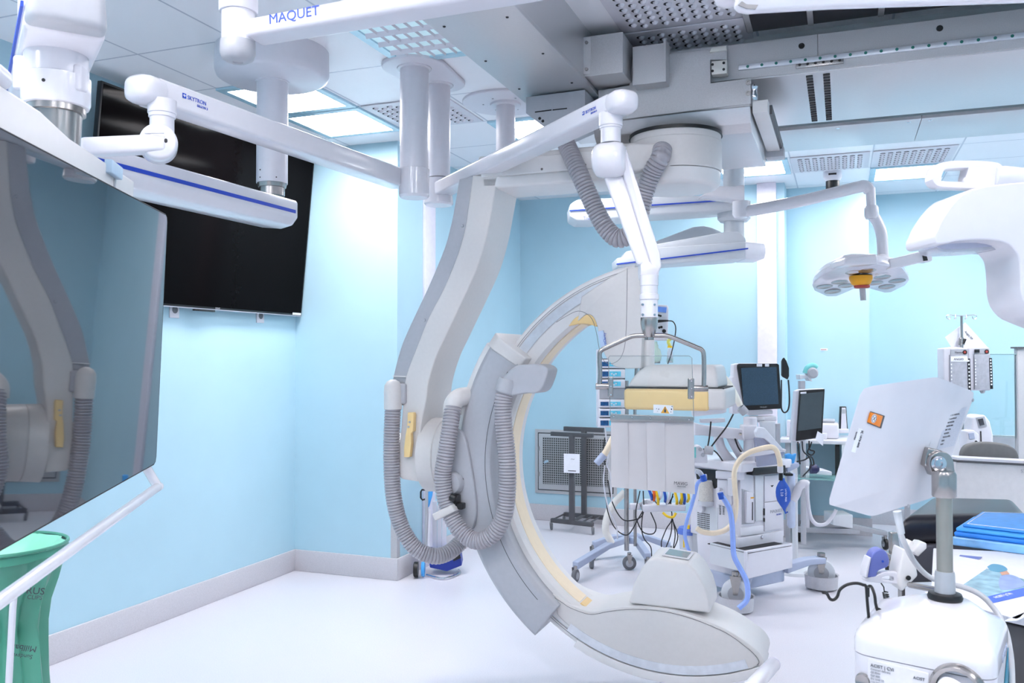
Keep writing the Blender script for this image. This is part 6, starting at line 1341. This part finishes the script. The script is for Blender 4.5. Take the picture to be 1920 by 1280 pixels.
for k in range(5): text(('Contrast delivery', 'CE 0344', 'REF 800', 'SN 1045 22', '115-230 V')[k], FI(1632, 1255 + k * 6, .003), dI, UP, .0055, 'casegrey', t)
cp = FI(1796, 1292, 0)
MB().lathe(cp, nI, [(-.01, .05), (.008, .05), (.016, .045), (.012, .037), (-.005, .037)], 48).build('port_ring', 'steel', t, ang=40)
MB().lathe(cp, nI, [(-.004, .036), (-.003, .036)], 32).build('port_well', 'dark', t)
MB().cyl(FI(1790, 1290, .0), FI(1790, 1290, .0) + nI * .07 - UP * .045 - dI * .02, .029, .028, 32).build('syringe_barrel', 'paper', t, bev=.002)
MB().lathe(FI(1618, 1276, .0), nI, [(-.002, .016), (.006, .014), (.004, .011)], 24).build('left_port', 'steel', t); MB().lathe(FI(1618, 1266, .0), nI, [(0, .003), (.001, .003)], 10).build('mark', 'ink', t)
# side decal
nJ = (Ci - Bi).cross(UP).normalized(); nJ = nJ if nJ.dot(EYE - Bi) > 0 else -nJ
FJ = lambda x, y, o=0: onplane(x, y, Bi + nJ * o, nJ)
sd = (Ci - Bi)
MB().prism([Bi + sd * .45 - UP * .1 + nJ * .0005, Bi + sd * .8 - UP * .04 + nJ * .0005, Bi + sd * .82 - UP * .12 + nJ * .0005, Bi + sd * .5 - UP * .2 + nJ * .0005], nJ * .0015).build('side_decal', mat('teal_decal', s2l(50, 140, 170), .4), t)
text('ACIST | CVi', Bi + sd * .35 - UP * .03 + nJ * .002, sd, UP, .02, 'lightblue', t)
# column
zc0 = P(1772, 1120, 1.9).z
MB().lathe((pole.x, pole.y, zc0 - .004), (0, 0, 1), [(0, .034), (.006, .036), (.014, .033), (.016, .026)], 48).build('column_gasket', 'black', t, ang=50)
ztop = P(1772, 892, 1.9).z
MB().lathe((pole.x, pole.y, zc0), (0, 0, 1), [(0, .021), (.05, .0205), (.058, .019)], 40).build('column_collar', mat('satin_alu', s2l(196, 196, 200), .4, metal=.5), t)
MB().cyl((pole.x, pole.y, zc0 + .05), (pole.x, pole.y, ztop), .0165, n=36).build('column', mat('satin_steel', s2l(176, 170, 160), .38, metal=.85), t)
# injector display on top
t3 = T('injector_display', 'white tilted display box with orange button on the steel column, seen from behind', 'display', P(1700, 850, 1.9))
L1, L2 = P(1612, 724, 1.80), P(1545, 948, 1.80); N1, N2 = P(1698, 755, 1.90), P(1632, 972, 1.90); R1_, R2_ = P(1834, 733, 2.03), P(1760, 932, 2.03)
B1_, B2_ = L1 + R1_ - N1, L2 + R2_ - N2
top4, bot4 = [L1, N1, R1_, B1_], [L2, N2, R2_, B2_]
def rq(q4, r, n=6):
    return rr(q4, r, n)
l0 = rq(bot4, .02); l1 = rq(top4, .02); cb_, ct_ = sum(bot4, V()) / 4, sum(top4, V()) / 4
ax_ = (ct_ - cb_)
m = MB(); m.loft([[q.lerp(cb_, .12) for q in l0], [q.lerp(cb_, .03) + ax_ * .015 for q in l0], [q + ax_ * .06 for q in l0], [q - ax_ * .07 for q in l1], [q.lerp(ct_, .03) - ax_ * .02 for q in l1], [q.lerp(ct_, .12) for q in l1]])
m.build('casing', 'whitegloss', t3, ang=70)
nL = (N1 - L1).cross(L2 - L1).normalized(); nL = nL if nL.dot(EYE - L1) > 0 else -nL
nR = (R1_ - N1).cross(N2 - N1).normalized(); nR = nR if nR.dot(EYE - N1) > 0 else -nR
GL = lambda x, y, o=0: onplane(x, y, L1 + nL * o, nL)
GR = lambda x, y, o=0: onplane(x, y, N1 + nR * o, nR)
bt = [(1629, 770), (1655, 778), (1648, 802), (1623, 792)]
MB().prism([GL(x, y, -.002) for x, y in bt], nL * .006).build('button_rim', 'darkgrey', t3, bev=.001)
MB().prism([GL(1640 + (x - 1640) * .86, 785 + (y - 785) * .86, .002) for x, y in bt], nL * .004).build('orange_button', mat('orange_button', s2l(246, 140, 30), .3), t3, bev=.001)
cbn = GL(1638.5, 784.5, .0065)
MB().lathe(cbn, nL, [(0, .0095), (.0004, .0095)], 28).build('button_disc', 'paper', t3)
MB().tube([cbn + nL * .0006 + (N1 - L1).normalized() * .0078 * math.cos(k * math.pi / 14) + nL.cross((N1 - L1).normalized()) * .0078 * math.sin(k * math.pi / 14) for k in range(29)], .0005, 6).build('button_symbol', 'ink', t3)
uu = (N1 - L1).normalized(); vv = nL.cross(uu)
for s_ in (1, -1): MB().obox(cbn + nL * .0008, (uu + vv * s_).normalized() * .006, (uu - vv * s_).normalized() * .0006, nL * .0002).build('button_symbol', 'ink', t3)
lb = [(1611, 803), (1631, 810), (1610, 851), (1596, 845)]
MB().prism([GL(x, y, .0) for x, y in ((1609, 802), (1628, 808), (1613, 852), (1595, 846))], nL * .0012).build('asset_label', 'paper', t3)
dn_ = (L2 - L1).normalized()
text('K', GL(1615.5, 806, .0018), dn_, uu, .011, 'ink', t3); text('1973-002', GL(1614, 814, .0018), dn_, uu, .0075, 'ink', t3)
text('kunskap', GL(1606, 809, .0018), dn_, uu, .0055, 'ink', t3)
lab = MB().prism([GR(x, y, .0) for x, y in ((1776, 772), (1813, 762), (1789, 835), (1756, 842))], nR * .0008).build('rating_label', mat('label_grey', s2l(196, 200, 212), .5, noise=.06, scale=300), t3)
dr_ = (R1_ - N1).normalized(); du_ = (N1 - N2).normalized()
for k in range(9):
    text(('ACIST MEDICAL', 'Control Panel', 'REF 014612', 'SN 07-1182', '24V  1.5A', 'CE 0344', 'Made in USA', 'IPX1', 'DCP')[k], GR(1781 - k * 2.2, 780 + k * 6.8, .0012), dr_, du_, .005, 'rubber', t3)
text('ACIST MEDICAL SYSTEMS', GR(1752, 800, .001), du_ * -1, dr_, .004, 'casegrey', t3)
for x, y in ((1702, 771), (1768, 762), (1824, 750), (1703, 948), (1776, 905)):
    MB().lathe(GR(x, y, .0002), nR, [(0, .004), (.0008, .004)], 14).build('case_screw', 'casegrey', t3)
# knuckle
kb = P(1760, 869, 1.955)
MB().prism([P(x, y, 1.94) for x, y in ((1740, 838), (1768, 845), (1778, 856), (1776, 872), (1752, 882), (1733, 872), (1737, 850))], FW * .05).build('bracket', 'steel', t3, bev=.004)
MB().prism(catmull([P(x, y, 1.925) for x, y in ((1744, 878), (1743, 866), (1748, 853), (1762, 846), (1778, 850), (1787, 862), (1790, 880), (1790, 892), (1750, 892))], 4), FW * .03).build('knuckle', 'steel', t3, bev=.004, ang=50)
MB().lathe(P(1760, 869, 1.92), -FW, [(0, .017), (.002, .017), (.004, .012), (.008, .0115), (.0085, .006), (.004, .006)], 28).build('pivot_bolt', 'chrome', t3, ang=40)
MB().lathe((pole.x, pole.y, P(1770, 932, 1.9).z), (0, 0, 1), [(0, .023), (.003, .025), (.05, .025), (.056, .022)], 40).build('socket', 'steel', t3, ang=40)
# cable from display to pedestal
t4 = T('signal_cable', 'grey sheathed cable arching from display down behind the injector pedestal', 'cable', P(1700, 1000, 1.95))
MB().tube([P(x, y, d) for x, y, d in ((1682, 962, 2.0), (1686, 990, 2.0), (1697, 1020, 2.0), (1714, 1052, 2.02), (1738, 1078, 2.04), (1768, 1092, 2.04), (1805, 1100, 2.02), (1840, 1116, 2.0), (1868, 1146, 1.98), (1885, 1180, 1.95), (1893, 1215, 1.9), (1897, 1255, 1.85), (1898, 1330, 1.8))], .0062, 14, sm=7).build('sheath', mat('pale_cable', s2l(208, 208, 212), .3), t4, ang=60)
MB().cyl(P(1682, 958, 2.0), P(1690, 1000, 2.0), .0095, .008, 18).build('strain_relief', 'palecase', t4)
# wire hanger
t4 = T('wire_hanger', 'thin black bent wire hook standing on the white pedestal', 'hook', P(1629, 1158, 1.83))
MB().tube([P(1629, 1160, 1.86), P(1626, 1125, 1.86), P(1624, 1100, 1.86), P(1618, 1096, 1.86), P(1605, 1093, 1.86), P(1588, 1096, 1.86), P(1575, 1105, 1.86), P(1570, 1118, 1.86), P(1563, 1124, 1.86), P(1556, 1122, 1.86), P(1550, 1112, 1.86), P(1542, 1110, 1.86)], .0033, 10, sm=5).build('wire', 'black', t4, ang=60)
MB().tube([P(1625, 1112, 1.86), P(1628, 1100, 1.87), P(1634, 1100, 1.88), P(1640, 1116, 1.9), P(1642, 1132, 1.9), P(1646, 1145, 1.9), P(1650, 1140, 1.9)], .0033, 10, sm=5).build('wire', 'black', t4, ang=60)
MB().lathe(P(1627, 1118, 1.86), (0, 0, 1), [(0, .004), (.02, .004)], 10).build('wire_clip', 'black', t4)
# hand controller
t4 = T('hand_controller', 'periwinkle blue hand controller in a white holder left of the column', 'hand controller', P(1650, 1090, 2.15))
dh = 2.15
hc_ = [(1626, 1082), (1629, 1066), (1633, 1046), (1640, 1034), (1652, 1029), (1662, 1034), (1667, 1045), (1668, 1055), (1664, 1063), (1654, 1067), (1646, 1072), (1643, 1083)]
MB().prism(catmull([P(x, y, dh) for x, y in hc_] + [P(*hc_[0], dh)], 3)[:-1], FW * .035).build('controller', 'periwinkle', t4, bev=.007, seg=4, ang=60)
MB().prism([P(x, y, dh - .004) for x, y in ((1622, 1082), (1625, 1064), (1631, 1045), (1634, 1045), (1630, 1066), (1627, 1083))], FW * .035).build('edge_trim', 'white', t4, bev=.002)
MB().lathe(P(1655, 1052, dh - .001), -FW, [(0, .003), (.001, .003)], 12).build('button', 'bluelogo', t4)
prism_hole([P(x, y, dh) for x, y in ((1622, 1084), (1640, 1080), (1662, 1072), (1692, 1076), (1694, 1094), (1660, 1093), (1625, 1090))], [P(x, y, dh) for x, y in ((1654, 1082), (1664, 1079), (1675, 1081), (1676, 1089), (1665, 1088), (1655, 1087))], FW * .02).build('holder', 'white', t4, bev=.0015, ang=50)
MB().prism([P(x, y, dh - .01) for x, y in ((1685, 1075), (1694, 1028), (1716, 1040), (1722, 1080), (1692, 1110), (1686, 1100))], FW * .06).build('holder_mount', 'carmlight', t4, bev=.006)
MB().cyl(P(1706, 1096, 2.12), P(1768, 1108, 1.93), .007).build('mount_arm', 'steel', t4)
MB().lathe(P(1703, 1083, dh - .012), -FW, [(0, .006), (.002, .006)], 14).build('screw_hole', 'black', t4)
cc_ = [P(1652, 1093, dh), P(1657, 1100, dh), P(1658, 1108, dh)]
ax0, ax1 = P(1660, 1110, dh), P(1668, 1150, dh - .05)
for k in range(121): s = k / 120; a = s * 2 * math.pi * 11; cc_.append(ax0.lerp(ax1, s) + RT * .0065 * math.cos(a) + FW * .0065 * math.sin(a))
MB().tube(cc_, .0016, 6).build('coiled_cord', 'black', t4, ang=60)
# clips behind
t4 = T('cable_clip_block', 'two off-white angled plastic clips on the cart edge behind the cable', 'clip', P(1712, 1030, 2.85))
MB().prism([P(x, y, 2.85) for x, y in ((1700, 1023), (1709, 1013), (1717, 1022), (1706, 1034))], FW * .04).build('clip', 'carmlight', t4, bev=.003)
MB().prism([P(x, y, 2.82) for x, y in ((1712, 1034), (1726, 1016), (1738, 1018), (1738, 1028), (1722, 1044))], FW * .05).build('clip', 'carmlight', t4, bev=.004)
# steel rail clamp behind controller
t4 = T('rail_clamp', 'steel rail clamp and post behind the hand controller', 'clamp', P(1680, 1060, 2.6))
MB().prism([P(1673, 1000, 2.6), P(1683, 998, 2.6), P(1690, 1040, 2.6), P(1674, 1040, 2.6)], FW * .03).build('post', 'steel', t4, bev=.002)
q = P(1690, 1070, 2.62); MB().cyl(q, (q.x, q.y, .0), .01).build('floor_rod', 'steel', t4)
MB().prism([P(1668, 1039, 2.6), P(1690, 1040, 2.6), P(1690, 1050, 2.6), P(1668, 1049, 2.6)], FW * .05).build('jaw', 'steel', t4, bev=.002)
MB().prism([P(1671, 1051, 2.6), P(1688, 1051, 2.6), P(1688, 1074, 2.6), P(1674, 1072, 2.6)], FW * .04).build('body', 'steel', t4, bev=.002)
MB().lathe(P(1669, 1066, 2.6), -RT, [(0, .008), (.012, .008)], 14).build('knob', 'black', t4)
MB().prism([P(1681, 1060, 2.59), P(1688, 1060, 2.59), P(1688, 1071, 2.59), P(1681, 1071, 2.59)], FW * .01).build('blue_tag', 'periwinkle', t4)
# supply cart with packs and brochure
zc_ = .88
t4 = T('supply_cart', 'cart top with white paper-covered surface at the lower right edge', 'cart', PZ(1850, 1250, 0))
ctp = [PZ(1700, 1085, zc_), PZ(1748, 1026, zc_), PZ(2060, 1050, zc_), PZ(2100, 1230, zc_)]
ctp = [PZ(1745, 1118, zc_), PZ(1750, 1027, zc_), PZ(2060, 1042, zc_), PZ(2060, 1190, zc_)]
MB().prism([p - UP * .02 for p in ctp], UP * .02).build('cart_top', 'paper', t4, bev=.003)
MB().prism([p.lerp(sum(ctp, V()) / 4, .05) - UP * .8 for p in ctp], UP * .77).build('cart_body', 'darkgrey', t4, bev=.005)
cen4 = sum(ctp, V()) / 4
for p in ctp: q = p.lerp(cen4, .15); caster(t4, (q.x, q.y, .03), .029, 'black', .02)
t5 = T('blue_drape_pack', 'blue folded surgical drape pack in clear wrap on the cart at right', 'drape pack', PZ(1850, 1030, zc_))
M['crinkle'] = mat('crinkled_wrap', s2l(120, 178, 236), .12, noise=.25, scale=14, bump=.9, coat=.8)
pk = [PZ(1786, 1010, zc_), PZ(1830, 975, zc_ + .0), PZ(1985, 985, zc_), PZ(1985, 1045, zc_), PZ(1880, 1032, zc_)]
pb4 = [PZ(1785, 1022, zc_ + .001), PZ(1828, 992, zc_ + .001), PZ(2000, 998, zc_ + .001), PZ(2000, 1050, zc_ + .001)]
def lay(z0, z1, k, m, nm, sh=V()): return MB().prism([q.lerp(sum(pb4, V()) / 4, k) + UP * z0 + sh for q in pb4], UP * (z1 - z0)).build(nm, m, t5, bev=.006, seg=4, ang=60)
lay(0, .03, 0, 'crinkle', 'plastic_wrap'); lay(.0305, .046, .03, mat('drape_blue', s2l(40, 130, 225), .5, noise=.08, scale=20, bump=.3), 'folded_drape'); lay(.0465, .06, .06, 'brightblue', 'folded_drape'); lay(.0605, .07, .12, mat('drape_blue_top', s2l(60, 150, 232), .5, noise=.08, bump=.2), 'top_drape', RT * .01)
q4 = [q.lerp(sum(pb4, V()) / 4, .2) + UP * .0705 + RT * .01 for q in pb4]
MB().tube([q4[0], q4[1], q4[2], q4[3], q4[0]], .0012, 6).build('fold_line', 'paper', t5)
t5 = T('black_tray', 'small black tray edge on the cart next to the blue drape pack', 'tray', PZ(1900, 1034, zc_))
MB().prism([PZ(1884, 1032, zc_ + .001), PZ(1960, 1040, zc_ + .001), PZ(1960, 1026, zc_ + .001), PZ(1886, 1022, zc_ + .001)], UP * .012).build('tray', 'black', t5, bev=.002)
t5 = T('brochure', 'glossy brochure with surgeon picture and blue title band on the cart', 'brochure', PZ(1840, 1090, zc_))
bz = zc_ + .002
br = [PZ(1735, 1112, bz), PZ(1790, 1042, bz), PZ(2000, 1080, bz), PZ(1908, 1162, bz)]
MB().prism(br, UP * .002).build('cover_page', 'paper', t5)
u_ = br[3] - br[0]; v_ = br[1] - br[0]
def BP(a, b, o=.0025): return br[0] + u_ * a + v_ * b + UP * o
BQ = lambda x, y, o=.0025: PZ(x, y, bz + o)
MB().prism([BQ(1800, 1100), BQ(1850, 1066), BQ(1935, 1090), BQ(1935, 1106), BQ(1850, 1120)], UP * .0004).build('photo', mat('photo_teal', s2l(150, 186, 200), .25, noise=.3, scale=25), t5)
MB().prism(catmull([BQ(x, y, .003) for x, y in ((1851, 1062), (1862, 1057), (1880, 1060), (1889, 1068), (1872, 1072), (1856, 1069))], 4), UP * .0004).build('surgeon_cap', mat('cap_teal', s2l(90, 160, 190), .4), t5)
MB().prism([BQ(1875, 1073, .0032), BQ(1888, 1070, .0032), BQ(1893, 1076, .0032), BQ(1879, 1078, .0032)], UP * .0004).build('surgeon_face', mat('skin_print', s2l(216, 160, 130), .5), t5)
MB().prism(catmull([BQ(x, y, .003) for x, y in ((1876, 1079), (1893, 1077), (1912, 1084), (1920, 1098), (1880, 1106), (1872, 1092))], 4), UP * .0004).build('surgeon_gown', mat('gown_print', s2l(150, 170, 220), .5, noise=.15), t5)
MB().prism([BQ(1852, 1118, .003), BQ(1930, 1099, .003), BQ(1940, 1112, .003), BQ(1862, 1130, .003)], UP * .0004).build('title_band', mat('title_blue', s2l(60, 100, 230), .4), t5)
text('ACIST | CVi', BQ(1868, 1121, .0037), BQ(1930, 1105) - BQ(1868, 1121), BQ(1866, 1110) - BQ(1868, 1121), .016, 'paper', t5)
MB().prism([BQ(1785, 1062, .001), BQ(1800, 1040, .001), BQ(1842, 1044, .001), BQ(1826, 1054, .001)], UP * .0004).build('printed_picture', 'periwinkle', t5)
MB().prism([PZ(1880, 1165, bz + .001), PZ(1905, 1164, bz + .001), PZ(1990, 1130, bz + .001), PZ(1970, 1128, bz + .001)], UP * .001).build('back_page', 'paper', t5)
# white cylinder at the bottom edge
t6 = T('white_hand_grip', 'white cylindrical grip poking into view at the bottom edge below the tube housing', 'grip', P(1420, 1290, 2.0))
MB().cyl(P(1450, 1245, 2.2), P(1395, 1305, 1.75), .0175, .0175, 36).build('grip', 'whitegloss', t6, bev=.003)
MB().lathe(P(1450, 1245, 2.2), P(1450, 1245, 2.2) - P(1395, 1305, 1.75), [(-.004, .0177), (.002, .017), (.003, .013)], 36).build('end_cap', mat('lilac_cap', s2l(190, 186, 226), .4), t6)
